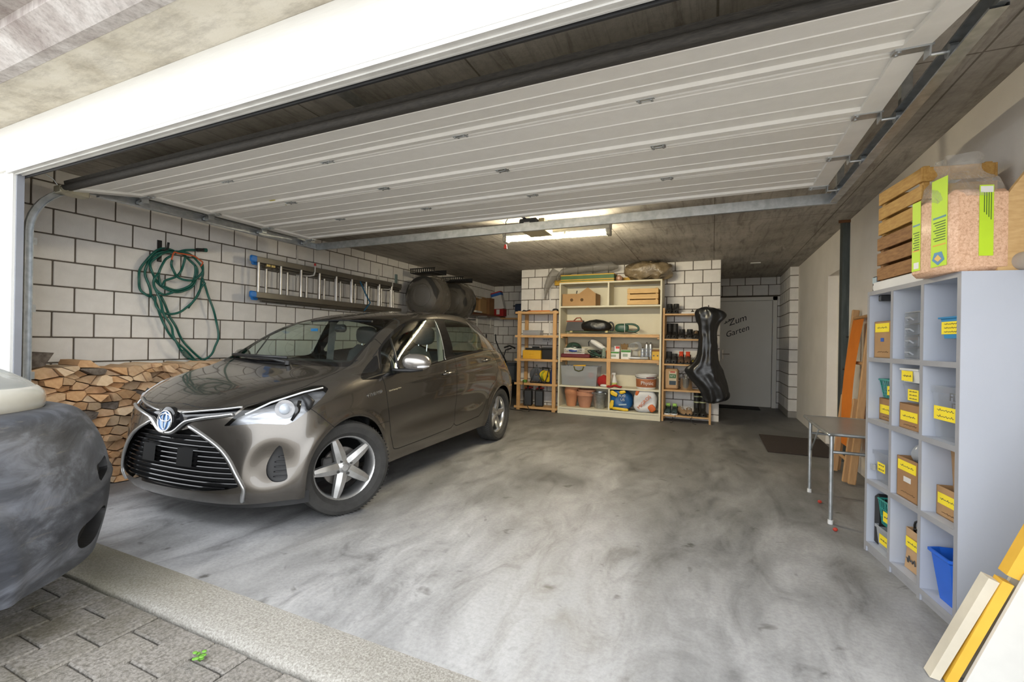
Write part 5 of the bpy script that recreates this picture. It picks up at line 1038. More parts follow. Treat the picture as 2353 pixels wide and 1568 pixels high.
# upper compartments
c1 = carton('carton', 'open banana carton with a ragged lid in the cabinet top left', (-1.985,7.265,FZ5), 0, (.56,.30,.20), flap=0)
MB().prism([(.20,.0),(.30,.14),(.20,.27)], -.146, -.142, axis=1).build('raised_flap', m_card, c1)
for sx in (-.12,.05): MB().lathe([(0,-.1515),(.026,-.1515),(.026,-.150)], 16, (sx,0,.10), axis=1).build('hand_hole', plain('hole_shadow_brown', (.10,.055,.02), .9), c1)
MB().tube([(-.08,-.05,.15),(-.06,-.05,.26)], .008, 6).build('black_rod', m_black, c1)
def crate(name, lab, loc, d, slats, mat, rz=0, mat_s=None):
    t = T(name, lab, 'crate', loc, rz); a, b, h = d; n_ = slats; g = h/(n_+.0); th = .010
    for k in range(n_):
        z0 = k*g+.006; z1 = (k+1)*g-.010
        for sy in (-1,1): MB().bx(-a/2,a/2,sy*b/2-(th if sy > 0 else 0),sy*b/2+(0 if sy > 0 else th),z0,z1,.002).build('slat', mat, t)
        for sx in (-1,1): MB().bx(sx*a/2-(th if sx > 0 else 0),sx*a/2+(0 if sx > 0 else th),-b/2+th,b/2-th,z0,z1,.002).build('end_slat', mat, t)
    for sx in (-1,1):
        for sy in (-1,1): MB().bx(sx*(a/2-.026)-.014,sx*(a/2-.026)+.014,sy*(b/2-.026)-.014,sy*(b/2-.026)+.014,0,h,.002).build('corner_post', mat, t)
    for k in range(3): MB().bx(-a/2+.012,a/2-.012,-b/2+.02+k*(b-.04)/3,-b/2+.02+(k+.85)*(b-.04)/3,.004,.012).build('bottom_slat', mat, t)
    return t
crate('fruit_crate', 'pale slatted wooden crate in the cabinet top right', (-.985,7.25,FZ5), (.46,.30,.26), 3, M('pale_crate_wood', (.66,.42,.17), .6, c2=(.56,.34,.12), sc=5, st=(2,14,14)))
# third row: case, bag, hedge trimmer
gc = T('grey_case', 'slanted grey case with a red carry strap in the cabinet', 'case', (-2.07,7.24,1.351)); MB().prism([(0,-.15),(0,.16),(.17,.13),(.16,-.12)], -.06, .06, axis=1).build('body', M('dark_grey_cloth', (.085,.083,.085), .8), gc); MB().tube([(-.03,0,.165),(.02,0,.21),(.08,0,.215),(.11,0,.165)], .010, 6).build('strap', M('rust_red_strap', (.30,.07,.03), .7), gc, smooth=True); MB().box((0,-.061,.155),(.27,.006,.02)).build('red_edge', MATS['rust_red_strap'], gc)
b_ = MB().sph((-1.72,7.22,1.43), (.245,.13,.10), 30, 16, .8).wob(.022, 7, 8, 1.351); tag(b_.build('black_bag', M('black_bin_liner', (.012,.012,.012), .35, bp=.6, bs=25), smooth=True), 'stuffed black bag with a white drawstring in the cabinet', 'bag')
ht = T('hedge_trimmer', 'green hedge trimmer with a loop handle lying in the cabinet', 'hedge trimmer', (-1.25,7.22,1.324)); m_ggr = plain('garden_green', (.025,.085,.055), .4)
MB().sph((-.06,0,.075), (.11,.05,.07), 20, 12, .75).build('motor_body', m_ggr, ht, smooth=True)
MB().tube(spline([(.02,0,.03),(.12,0,.015),(.19,0,.045),(.185,0,.095),(.12,0,.13),(.02,0,.135),(-.05,0,.12)],4), .016, 8).build('loop_handle', m_ggr, ht, smooth=True)
MB().tube([(-.24,0,.04+.07*math.sin(0))]+[(-.24+.05*math.cos(a), 0, .09+.075*math.sin(a)) for a in [PI*(-.4+1.6*k/12) for k in range(13)]], .014, 8).build('front_handle', m_black, ht, smooth=True)
MB().bx(-.98,-.12,-.02,.02,.004,.024,.002).build('blade_cover', M('dark_olive_sheath', (.06,.085,.03), .5), ht)
for x in (-.88,-.30): MB().bx(x-.022,x+.022,-.026,.026,.0,.032,.002).build('tie_tag', M('pale_yellow_tape', (.62,.56,.26), .6), ht)
MB().tube([(-.005,-.055,.0),(-.008,-.056,.14)], .006, 6).build('white_cable', m_wht, ht, smooth=True); MB().tube(spline([(.05,-.04,.01),(.13,-.06,.004),(.19,-.12,-.006),(.21,-.20,-.01)],4), .005, 6).build('black_cable', m_black, ht, smooth=True)
# second row
simple('maroon_folder', 'flat dark red case under the white basket', 'case', (-2.03,7.22,FZ3), (.48,.24,.062), M('maroon_leather', (.13,.012,.018), .5), .012)
bs = T('white_basket', 'white plastic mesh basket holding the cycle helmet', 'basket', (-2.05,7.22,FZ3+.063))
MB().bx(-.17,.17,-.10,.10,0,.004).build('base', m_wht, bs)
for z in (.012,.045,.078): MB().tube([(-.17,-.10,z),(.17,-.10,z),(.17,.10,z),(-.17,.10,z)], .006 if z > .07 else .0035, 5, True).build('band', m_wht, bs)
for k in range(18): MB().bx(-.166+k*.0195,-.161+k*.0195,-.102,-.098,0,.08).build('rib', m_wht, bs)
hm = T('cycle_helmet', 'dark green and white cycle helmet in the white basket', 'helmet', (-2.085,7.21,FZ3+.10))
hs = MB().sph((0,0,.035), (.135,.10,.115), 26, 16, .95); hs.v = [(x, y, max(z, .02-.05*(x > .05))) for x, y, z in hs.v]; hs.build('shell', M('dark_green_gloss', (.035,.075,.055), .3, coat=.5), hm, smooth=40)
for k in range(3): MB().sph((-.01+.045*k,-.055-.012*(k == 1),.095-.012*k), (.034,.035,.016), 12, 8).build('vent', m_black, hm, smooth=True)
MB().tube([(-.13,-.045,.05),(-.09,-.085,.03),(-.02,-.10,.045),(.05,-.095,.03),(.11,-.06,.03)], [.010,.026,.020,.016,.010], 8).build('white_side', m_wht, hm, smooth=True); MB().tube([(-.05,-.095,.02),(0,-.10,.005),(.08,-.08,.012)], .014, 8).build('blue_pad', M('royal_blue', (.02,.06,.30), .5), hm, smooth=True)
wl2 = T('work_lamp', 'white spray foam bottle lying slanted over tangled cables', 'bottle', (-1.67,7.22,1.12), (0,.55,0)); MB().lathe([(0,-.15),(.03,-.15),(.042,-.12),(.045,.03),(.03,.08),(.022,.12),(0,.125)], 20, axis=0).build('body', m_wht, wl2, smooth=40); MB().tube([(-.15,0,.0),(-.17,.0,-.05),(-.13,.0,-.10)], .008, 6).build('black_wire', m_black, wl2, smooth=True)
cg = T('cable_tangle', 'tangle of black and green cables beside the pine post', 'cables', (-1.695,7.20,FZ3)); rr2 = random.Random(11)
for k in range(9): MB().tube([(p[0], p[1], max(p[2], .008)) for p in spline([(rr2.uniform(-.15,.15), rr2.uniform(-.08,.06), rr2.uniform(.005,.13)) for _ in range(7)],4)], .0065, 6).build('cable', m_ggr if k % 3 == 0 else m_black, cg, smooth=True)
sq = T('small_bottle', 'pale green spray bottle lying in the cables', 'bottle', (-1.585,7.20,FZ3+.002)); MB().lathe([(0,0),(.036,0),(.038,.09),(.018,.14),(.018,.165),(0,.165)], 16).build('body', glass('pale_green_plastic', (.7,.8,.72), .1, 1.4, .4, (.45,.55,.45)), sq, smooth=40); MB().cyl((0,0,.165),(0,0,.19),.022).build('cap', m_wht, sq, smooth=40)
simple('orange_tape', 'orange tape roll beside the pine post', 'tape', (-1.545,7.27,FZ3), (.05,.08,.13), M('orange_tape', (.62,.16,.03), .5), .02)
for x, w_, h, lab in ((-1.405,.155,.115,'white and green printed box with a grey car picture'),(-1.225,.15,.145,'taller white box with a green leaf print')):
    simple('printed_box', lab, 'box', (x,7.19,FZ3), (w_,.14,h), m_wht, .002, 0, (('green_print',(0,-.071,h*.85),(w_*.96,.004,h*.22),plain('leaf_green', (.06,.24,.04), .6)),('picture',(-.01,-.071,h*.42),(w_*.5,.004,h*.3),plain('picture_grey_green', (.32,.38,.30), .6))))
simple('medicine_box', 'small white box with a red top stacked on the printed box', 'box', (-1.37,7.19,FZ3+.116), (.085,.07,.085), m_wht, .002, 0, (('red_top',(.01,-.036,.062),(.06,.004,.035),m_red),('blue_edge',(-.04,-.002,.04),(.006,.07,.07),M('royal_blue',(.02,.06,.30),.5))))
fn = T('brown_paper_fan', 'fanned brown cardboard tag standing behind the boxes', 'card', (-1.275,7.27,FZ3)); MB().prism([(.0,-.03),(.19,-.05),(.24,-.06),(.225,-.025),(.25,0),(.225,.025),(.24,.06),(.19,.05),(.0,.03)], -.004, .004, axis=1).build('card', M('kraft_brown', (.22,.13,.05), .8), fn)
wr_ = T('wire_bundle', 'bundle of thin grey wire loops in the cabinet', 'wire', (-1.12,7.24,FZ3))
for k in range(6): MB().tube([(.075*math.cos(a)*(1-.05*k)+.01*k, -.03+.012*k, .20+.075*math.sin(a)*(.7+.05*k)) for a in [2*PI*q/24 for q in range(24)]], .0025, 5, True).build('loop', m_galv, wr_, smooth=True)
MB().box((0,.0,.065),(.12,.10,.13),.01).build('jar', m_clear, wr_, smooth=30)
for x, h, lab in ((-.985,.19,'shorter silver spray can in the cabinet'),(-.925,.265,'left of the two tall silver spray cans'),(-.865,.265,'right of the two tall silver spray cans')):
    t = T('spray_can', lab, 'spray can', (x,7.20,FZ3), 0, 'silver spray cans'); MB().lathe([(0,0),(.027,0),(.029,.006),(.029,h-.04),(.024,h-.02),(.014,h-.012),(0,h-.012)], 20).build('body', m_galv, t, smooth=40); MB().lathe([(0,h),(.010,h),(.011,h-.014)], 12).build('nozzle', m_dark, t, smooth=40)
    for z in (.05,.10,.15): MB().lathe([(.0292,z),(.0296,z+.002),(.0292,z+.02)], 20).build('print_band', plain('can_print_blue_grey', (.33,.36,.42), .4), t, smooth=True)
for k, (x, a, lab) in enumerate(((-1.08,.1,'silver sealant tube lying at the shelf front'),(-.95,-.25,'second silver tube lying in front of the spray cans'))):
    t = T('sealant_tube', lab, 'tube', (x,7.12,FZ3+.022), a); MB().cyl((-.08,0,0),(.07,0,0),.022).build('body', M('silver_tube', (.5,.52,.55), .35, .5), t, smooth=40); MB().cyl((-.08,0,0),(-.105,0,0),.016,.010).build('cap', m_wht, t, smooth=40)
yb = simple('yellow_carton', 'small yellow carton with brown dots at the cabinet right', 'box', (-.785,7.20,FZ3), (.105,.10,.13), M('golden_yellow', (.70,.42,.04), .6), .003, 0, (('brown_top',(0,0,.145),(.10,.09,.03),m_card2),))
for dx in (-.028,.028): MB().lathe([(0,-.0515),(.011,-.0515),(.011,-.05)], 12, (dx,0,.065), axis=1).build('dot', m_dark, yb)
# clear crate row
cc = T('tool_tub', 'large frosted plastic tub full of tools in the cabinet', 'tub', (-1.96,7.23,FZ4-.836+0)); cc.location.z = FZ2
G = [[(x*s_, y*s_, z) for x, y in ((-.30,-.14),(.30,-.14),(.30,.14),(-.30,.14))] for z, s_ in ((.002,.94),(.16,.97),(.30,1.0),(.31,1.02),(.318,1.02))]
tbm = MB().grid(G, True); tbm.add([(x*.94, y*.94, .002) for x, y in ((-.30,-.14),(.30,-.14),(.30,.14),(-.30,.14))], [(3,2,1,0)]); tbm.build('body', m_frost, cc)
for k in range(4): MB().cyl((-.25+k*.045,-.05,.02),(-.23+k*.05,-.03,.32),.006,n=8).build('rod_tool', m_galv, cc); 
MB().box((-.05,0,.08),(.30,.18,.12),.02).build('brown_tools', M('rusty_brown_tools', (.16,.08,.05), .7), cc); MB().box((.15,0,.12),(.20,.16,.18),.03).build('blue_grey_tools', M('blue_grey_tools', (.14,.18,.22), .6), cc); MB().sph((.19,-.10,.17), (.05,.03,.05), 12, 8).build('red_tool', m_red, cc, smooth=True)
MB().tube([(-.08,-.145,.31),(-.06,-.15,.255),(0,-.15,.235),(.06,-.15,.255),(.08,-.145,.31)], .010, 6).build('hand_slot', M('dark_olive_slot', (.08,.08,.02), .7), cc, smooth=True); MB().tube([(-.10,-.10,.315),(.10,-.09,.325)], .014, 8).build('yellow_tool', m_yel, cc, smooth=True)
rc = MB().sph((-1.57,7.23,FZ2+.075), (.10,.085,.075), 26, 14, .9).wob(.05, 8, 3, FZ2+.001); tag(rc.build('red_cloth', M('red_fabric', (.36,.018,.015), .9, bp=.3), smooth=True), 'crumpled red cloth beside the plastic tub', 'cloth')
rc = MB().sph((-1.555,7.11,FZ2+.022), (.06,.03,.022), 18, 10).wob(.012, 14, 6, FZ2+.001); tag(rc.build('white_rag', m_wht, smooth=True), 'small white rag in front of the red cloth', 'rag')
rc = MB().sph((-1.39,7.085,FZ2+.022), (.135,.035,.022), 26, 12).wob(.025, 12, 9, FZ2+.001); tag(rc.build('red_gloves', MATS['red_fabric'], smooth=True), 'red work gloves lying at the cabinet shelf edge', 'gloves')
sb = T('spray_bottle', 'white trigger spray bottle with a yellow green label', 'bottle', (-1.415,7.22,FZ2)); MB().lathe([(0,0),(.042,0),(.045,.01),(.045,.07),(.030,.14),(.015,.18),(.015,.195),(0,.195)], 20).build('body', m_wht, sb, smooth=40); MB().box((-.012,0,.21),(.065,.022,.03),.006).build('trigger_head', m_wht, sb); MB().tube([(-.03,0,.20),(-.038,0,.175),(-.03,0,.155)], .005, 6).build('trigger', M('pale_pink_trigger', (.6,.35,.32), .5), sb); MB().lathe([(.0455,.015),(.0458,.018),(.0455,.07)], 20).build('label_print', M('lime_label', (.55,.62,.18), .6), sb, smooth=True)
bk_ = T('paint_bucket', 'white paint bucket with a brown printed band', 'bucket', (-.93,7.235,FZ2)); MB().lathe([(0,.002),(.138,0),(.142,.01),(.155,.20),(.162,.205),(.162,.222),(.150,.222),(.148,.20),(.136,.02),(0,.02)], 36).build('body', m_wht, bk_, smooth=40); MB().lathe([(.1445,.03),(.1455,.032),(.1525,.155),(.151,.157)], 36).build('brown_band', plain('terracotta_print', (.38,.13,.05), .6), bk_, smooth=True); MB().tube([(.162*math.cos(a),.165*math.sin(a),.19-.02*math.sin(-a)) for a in [PI+PI*k/16 for k in range(17)]], .004, 6).build('wire_handle', m_dark, bk_, smooth=True); MB().tube([(.162*math.cos(a),.168*math.sin(a),.178) for a in [PI*1.55+PI*.25*k/6 for k in range(7)]], .009, 6).build('handle_grip', M('maroon_leather',(.13,.012,.018),.5), bk_, smooth=True)
text('Physic', .075, m_wht, bk_, (.035,-.1535,.095), (PI/2,0,.18), ext=.0006)
# bottom row: pots, bucket, bags
m_terra = M('terracotta', (.56,.255,.125), .85, c2=(.46,.20,.10), sc=5, bp=.2, bs=40); m_terra2 = M('washed_terracotta', (.55,.27,.17), .9, c2=(.45,.21,.125), sc=5, bp=.25, bs=40)
def pot(lab, loc, r, h, mat, sauc, off):
    t = T('flower_pot', lab, 'pot', loc); MB().lathe([(0,0),(r*.62,0),(r*.66,.01),(r*.80,h*.35),(r*.82,h*.37),(r*.92,h*.70),(r,h*.74),(r,h*.97),(r*.97,h),(r*.88,h),(r*.80,h*.4),(0,h*.3)], 36).build('body', mat, t, smooth=40)
    s_ = MB().lathe([(0,.004),(sauc*.88,.004),(sauc*.92,.0),(sauc,.028),(sauc*.99,.032),(sauc*.9,.012),(0,.012)], 36); tag(s_.build('pot_saucer', mat, smooth=40, loc=(loc[0]+off, loc[1], loc[2]+h+.001)), lab.replace('terracotta pot','terracotta saucer lying on the pot').replace(' in the cabinet bottom',''), 'saucer')
pot('tall orange terracotta pot in the cabinet bottom left corner', (-2.12,7.25,FZ1), .115, .285, m_terra, .13, .02); pot('wide pinkish terracotta pot in the cabinet bottom', (-1.885,7.22,FZ1), .135, .255, m_terra2, .15, .03)
zb = T('zinc_bucket', 'galvanised zinc bucket beside the terracotta pots', 'bucket', (-1.645,7.22,FZ1)); MB().lathe([(0,.004),(.075,.0),(.08,.008),(.098,.15),(.101,.155),(.112,.25),(.116,.256),(.11,.256),(.096,.16),(.074,.012),(0,.012)], 32).build('body', m_galv, zb, smooth=40); MB().tube([(.112*math.cos(a)*1.0,.118*math.sin(a),.235) for a in [PI+PI*k/16 for k in range(17)]], .004, 6).build('handle', m_galv, zb, smooth=True)
for a in (PI*1.12,PI*1.88): MB().sph((.115*math.cos(a),.115*math.sin(a),.24), .016, 10, 8).build('ear', m_galv, zb, smooth=True)
m_bluebag = M('blue_plastic_sack', (.015,.105,.30), .35, bp=.4, bs=18); b2 = T('potting_sack', 'crumpled blue and yellow plastic sack in the cabinet bottom', 'sack', (-1.295,7.21,FZ1))
b = MB().sph((0,0,.155), (.150,.11,.158), 34, 22, .6); b.v = [(x*(1.0+.12*math.sin(z*14)), y, z) for x, y, z in b.v]; b.wob(.03, 6, 12, .002).build('body', m_bluebag, b2, smooth=True)
for c, d, a in (((-.10,-.115,.26),(.12,.02,.07),.4),((.03,-.112,.29),(.10,.02,.05),-.2),((-.13,-.118,.09),(.06,.02,.14),.2),((0,-.124,.03),(.26,.02,.045),.05)): 
    q_ = MB().sph((0,0,0), (d[0]/2,.012,d[2]/2), 14, 8, .6).wob(.008, 18, 2); q_.build('yellow_patch', plain('sack_yellow', (.80,.52,.02), .4), b2, smooth=True, loc=c, rot=(0,a,0))
text('FUSI', .055, m_wht, b2, (.03,-.137,.23), (PI/2,.0,0)); text('US', .055, m_wht, b2, (.04,-.14,.175), (PI/2,0,0)); MB().box((.04,-.136,.10),(.12,.004,.022),0,(0,-.12,0)).build('white_stripe', M('pale_blue_print',(.4,.52,.6),.5), b2)
mg = T('shopping_bag', 'white and orange shopping bag slumped in the cabinet bottom', 'bag', (-.93,7.17,FZ1), (0,.0,0)); b = MB().sph((0,0,.17), (.165,.085,.168), 34, 22, .55); b.v = [(x+.10*(z-.17)*-.3, y-.03*(z < .1), z) for x, y, z in b.v]; b.wob(.022, 6, 21, .002).build('body', M('white_shopping_bag', (.66,.66,.66), .45, c2=(.58,.59,.61), sc=6, bp=.3, bs=14), mg, smooth=True)
text('MIGROS', .072, plain('brand_orange', (.62,.13,.02), .5), mg, (.0,-.112,.16), (PI/2,-.85,0), ext=.003)
for c, d, a in (((.11,-.10,.075),(.10,.02,.11),-.7),((-.11,-.07,.30),(.05,.02,.10),.3)): MB().sph((0,0,0), (d[0]/2,.014,d[2]/2), 14, 8, .6).build('orange_patch', MATS['brand_orange'], mg, smooth=True, loc=c, rot=(0,a,0))
# shoe shelf
sh = T('shoe_shelf', 'light pine shoe shelf on the right of the cream cabinet', 'shelf', (-.69,7.13,0))
for y in (0,.28): MB().bx(0,.03,y,y+.03,0,1.70,.003).build('post', m_woodv, sh); MB().bx(.655,.685,y,y+.03,0,.40 if y == 0 else 1.62,.003).build('post', m_woodv, sh)
for z, w_ in ((.075,.655),(.452,.655),(.838,.655),(1.212,.655),(1.588,.655)): MB().bx(.03,w_,.0,.31,z,z+.024,.003).build('board', m_wood, sh)
MB().tube([(.03,.325,.40),(.655,.325,1.25)], .003, 5).build('cross_wire', m_galv, sh)
def loft(secs, n=16):
    """secs: (y, cz, hx, hz, bottom) boot sections along y"""
    return [[(hx*math.copysign(abs(math.cos(a))**.8, math.cos(a)), y, max(cz+hz*math.sin(a), bt)) for a in [2*PI*k/n for k in range(n)]] for y, cz, hx, hz, bt in secs]
def shoe(lab, loc, rz, L_, H_, mu, ms, ml=None, group=None, tongue=None, band=None, shaft=1.0):
    t = T('shoe' if H_ < .12 else 'boot', lab, 'shoe' if H_ < .12 else 'boot', loc, rz, group); w_ = .046
    up = MB(); G = loft([(-L_/2,.028,.010,.012,.014),(-L_*.48,.032,.030,.022,.014),(-L_*.38,.036,.043,.030,.014),(-L_*.22,.042,.047,.036,.014),(-L_*.05,.052,.040,.046,.014),(.06*L_,.060,.036,.054,.014),(.25*L_,.060,.037,.055,.014),(.42*L_,.055,.034,.050,.014),(.49*L_,.050,.020,.040,.014),(.50*L_,.050,.004,.03,.014)])
    up.grid(G, True).build('upper', mu, t, smooth=True)
    c = .27*L_; up = MB().lathe([(.038,.05),(.040*shaft,.08),(.042*shaft,max(.09,H_-.012)),(.040*shaft,H_),(.033*shaft,H_-.004),(.03,.07)], 16); up.v = [(x, y*1.25+c-.012, z) for x, y, z in up.v]; up.build('collar', mu, t, smooth=40)
    so_ = MB().prism([(x*w_*1.1, y*L_) for x, y in ((-.35,-.5),(-.8,-.44),(-1.05,-.25),(-.95,0),(-.78,.2),(-.8,.4),(-.5,.51),(.5,.51),(.8,.4),(.78,.2),(.95,0),(1.05,-.25),(.8,-.44),(.35,-.5))], 0, .02); so_.build('sole', ms, t)
    if ml:
        for k in range(4): MB().tube([(-.022,-L_*(.16-.075*k),.082+.012*k),(0,-L_*(.17-.075*k),.095+.013*k),(.022,-L_*(.16-.075*k),.082+.012*k)], .004, 5).build('lace', ml, t, smooth=True)
    if tongue: MB().tube([(0,-.0,.09),(0,.015,H_*.75),(0,.0,H_+.045)], [.022,.028,.03], 10, flat=.35).build('tongue', tongue, t, smooth=True)
    if band:
        for z in (H_*.55,H_*.8): q_ = MB().lathe([(.0425*shaft,z),(.044*shaft,z+.002),(.0425*shaft,z+.018)], 16); q_.v = [(x, y*1.25+c-.012, z_) for x, y, z_ in q_.v]; q_.build('reflective_band', band, t, smooth=True)
    return t
m_bl = M('worn_black_leather', (.022,.020,.018), .6, c2=(.012,.011,.010), sc=20, bp=.2); m_so = plain('dark_sole', (.03,.029,.027), .8); m_br = M('brown_suede', (.12,.07,.04), .9, c2=(.085,.05,.03), sc=12); m_tan = M('tan_suede', (.36,.235,.13), .9, c2=(.27,.17,.09), sc=12); m_gry = M('charcoal_mesh', (.045,.044,.044), .8)
gsh = 'footwear on the shoe shelf'
def yy(z): return z+.0245
rows_ = [  # x, board z, length, height, materials, label
 (-.608,1.588,.27,.16,m_bl,m_so,m_gry,None,'black hiking boot on the top board, nearer the cabinet',0),(-.515,1.588,.27,.16,m_bl,m_so,m_gry,None,'black hiking boot on the top board, farther from the cabinet',0),
 (-.606,1.212,.27,.235,m_bl,m_so,None,None,'tall black boot on the second board, nearer the cabinet',0),(-.525,1.212,.27,.235,m_bl,m_so,None,None,'tall black boot on the second board beside the ankle boots',0),
 (-.425,1.212,.26,.15,m_bl,plain('grey_sole',(.16,.15,.14),.8),m_gry,None,'black laced ankle boot, left of its pair',0),(-.315,1.212,.26,.15,m_bl,plain('grey_sole',(.16,.15,.14),.8),m_gry,None,'black laced ankle boot, right of its pair',0),
 (-.225,1.212,.25,.13,m_bl,m_so,m_tan,None,'black studded shoe half beside the black cover',0),(-.145,1.212,.25,.13,m_bl,m_so,m_tan,None,'black studded shoe partly behind the black cover',0),
 (-.608,.838,.28,.18,m_gry,m_so,m_gry,None,'charcoal trekking shoe on the middle board, left one',0),(-.525,.838,.28,.15,m_gry,m_so,m_gry,None,'charcoal trekking shoe on the middle board, right one',0),
 (-.43,.838,.28,.14,m_br,m_so,m_br,plain('red_orange_lining',(.60,.06,.02),.8),'brown boot with a red tongue, left of its pair',0),(-.335,.838,.28,.14,m_br,m_so,m_br,plain('red_orange_lining',(.60,.06,.02),.8),'brown boot with a red tongue, right of its pair',0),
 (-.606,.075,.28,.11,M('teal_black_mesh',(.05,.10,.11),.7,c2=(.02,.03,.035),sc=14),m_wht,m_black,plain('lime_lining',(.35,.62,.12),.7),'black and teal running shoe with lime lining, left one',0),(-.51,.075,.28,.11,M('teal_black_mesh',(.05,.10,.11)),m_wht,m_black,plain('lime_lining',(.35,.62,.12),.7),'black and teal running shoe with lime lining, right one',0),
 (-.405,.075,.25,.09,m_tan,m_so,m_wht,None,'tan low shoe turned sideways on the lowest board',.5),(-.305,.075,.25,.09,m_tan,m_so,m_wht,None,'tan low shoe pointing out from the lowest board',.1),
 (-.205,.075,.28,.34,m_bl,m_so,None,None,'tall black boot with reflective bands, left of its pair',.0),(-.115,.075,.28,.34,m_bl,m_so,None,None,'tall black boot with reflective bands, right of its pair',.08)]
for x, z, L_, H_, mu, ms, ml, tg, lab, rz in rows_:
    shoe(lab, (x,7.28,yy(z)), rz, L_, H_, mu, ms, ml, gsh, tg, M('reflective_yellow_grey',(.50,.52,.30),.5) if 'reflective' in lab else None, 1.0)
bdl = T('white_tray', 'white flat boards with a black clip on the top shoe board', 'tray', (-.30,7.26,yy(1.588))); MB().box((0,0,.012),(.26,.18,.024),.003).build('board', m_wht, bdl); MB().tube([(.0,-.03,.024),(.02,.0,.05),(.04,.02,.03)], .006, 6).build('black_clip', m_black, bdl, smooth=True)
gl = MB().sph((-.225,7.23,yy(.838)+.032), (.075,.08,.032), 22, 12).wob(.022, 14, 31, yy(.838)+.001); tag(gl.build('work_gloves', M('black_yellow_gloves', (.50,.42,.02), .8, c2=(.015,.015,.015), sc=18, lo=.55, hi=.6), smooth=True), 'black and yellow work gloves on the middle shoe board', 'gloves')
pb_ = T('paper_sack', 'brown paper sack with a printed label on the shoe shelf', 'sack', (-.56,7.26,yy(.452))); MB().box((0,0,.155),(.20,.14,.31),.025).wob(.008, 12, 3).build('body', M('kraft_paper', (.48,.31,.17), .85, c2=(.42,.265,.14), sc=5, bp=.2, bs=14), pb_, smooth=40)
MB().box((.02,-.074,.17),(.11,.004,.20)).build('label_panel', M('cream_label', (.60,.52,.38), .7), pb_); MB().box((.02,-.077,.20),(.095,.004,.06)).build('green_panel', plain('label_green', (.05,.14,.05), .6), pb_); MB().box((.02,-.077,.10),(.095,.004,.06)).build('dark_panel', plain('label_dark', (.03,.05,.07), .6), pb_); text('N°1', .04, m_wht, pb_, (.02,-.080,.20), (PI/2,0,0)); MB().box((.02,-.077,.262),(.07,.004,.016)).build('red_line', m_red, pb_)
sp = T('stock_pot', 'stainless steel stock pot on the shoe shelf', 'pot', (-.355,7.26,yy(.452))); m_steel = plain('stainless_steel', (.62,.61,.59), .2, .95); MB().lathe([(0,0),(.085,0),(.09,.008),(.09,.165),(.094,.17),(.094,.175),(.05,.185),(0,.188)], 32).build('body', m_steel, sp, smooth=40); MB().lathe([(.012,.188),(.022,.20),(.022,.212),(0,.215)], 16).build('knob', m_steel, sp, smooth=40)
for sx in (-1,1): MB().tube([(sx*.088,-.03,.14),(sx*.125,-.03,.14),(sx*.125,.03,.14),(sx*.088,.03,.14)], .006, 6).build('handle', m_steel, sp, smooth=True)
# black cover hanging beside the shoe shelf
cvs = [(.335,-.02,.13,.03,.05),(.36,-.0,.15,.10,.07),(.42,.03,.13,.14,.08),(.55,.02,.08,.16,.09),(.70,-.04,.03,.20,.095),(.80,-.06,.01,.20,.09),(.90,-.02,.0,.135,.085),(1.05,.0,.0,.105,.075),(1.25,.0,.0,.095,.07),(1.42,.005,.0,.105,.075),(1.52,.03,.0,.15,.09),(1.60,.03,.0,.165,.09),(1.655,.0,.0,.12,.07),(1.685,-.01,.0,.06,.04),(1.69,-.01,0,.01,.01)]
cv = MB(); G = []
for z, dx, dx2, hx, hy in cvs:
    G.append([(dx+dx2*.6+1.22*hx*math.cos(a)*(1+.06*math.sin(7*a+z*3)), 1.1*hy*math.sin(a)*(1+.11*math.sin(7*a+z*3+1)), z) for a in [2*PI*k/64 for k in range(64)]])
G = [[tuple(p) for p in r_] for r_ in np.array([spline([G[i][j] for i in range(len(G))], 4) for j in range(64)]).transpose(1,0,2)]
cvo = cv.grid(G, True).wob(.012, 9, 14); 
o = tag(cvo.build('black_cover', M('glossy_black_vinyl', (.014,.014,.015), .28, bp=.25, bs=10), smooth=True, loc=(-.06,6.985,0)), 'long glossy black vinyl cover hanging at the end of the shoe shelf', 'cover')
MB().tube([(-.0,.0,1.67),(.0,.05,1.72),(.0,.30,1.72),(.0,.49,1.70)], .006, 6).build('hanging_cord', m_black, o, smooth=True)
for (x0, x1) in ((-.50,-.55),(-.27,-.20)): tag(MB().tube(spline([(x0,7.14,.098),(x0+.01,7.11,.09),(x0,7.10,.05),((x0+x1)/2,7.08,.006),(x1,7.02,.006)],4), .0035, 5).build('shoe_lace', m_black, smooth=True), 'loose dark shoe lace hanging from the lowest board, %s one' % ('left' if x0 < -.4 else 'right'), 'lace')
# ---------------------------------------------------------------- right side: grey shelving with labelled boxes, table, deck chair, boards
m_gside = M('light_grey_melamine', (.44,.465,.525), .5, c2=(.42,.445,.505), sc=3, bp=.05, bs=200); m_gedge = plain('mid_grey_edging', (.30,.30,.315), .5)
m_note = M('yellow_note', (.85,.68,.03), .7, c2=(.80,.62,.02), sc=10)
A8 = math.radians(8); E8 = Matrix.Translation((.92,2.42,0)) @ Matrix.Rotation(A8, 4, 'Z')
def L8(x, y, z): return tuple(E8 @ Vector((x,y,z)))
LW, LD, LH = .788, .325, 1.472
gs = T('grey_shelving', 'light grey open shelving unit of twelve compartments by the right wall', 'shelving', (.92,2.42,0), A8)
YC = [0, .2627, .5253, .788]; t_ = .022
for i, y in enumerate(YC):
    y0 = y if i == 0 else y-t_ if i == 3 else y-t_/2
    MB().bx(.002,LD,y0,y0+t_,.0,LH-t_).build('upright', m_gside, gs); MB().bx(0,.002,y0,y0+t_,0,LH-t_).build('edging', m_gedge, gs)
MB().bx(.002,LD,0,LW,LH-t_,LH).build('top_board', m_gside, gs); MB().bx(0,.002,0,LW,LH-t_,LH).build('edging', m_gedge, gs)
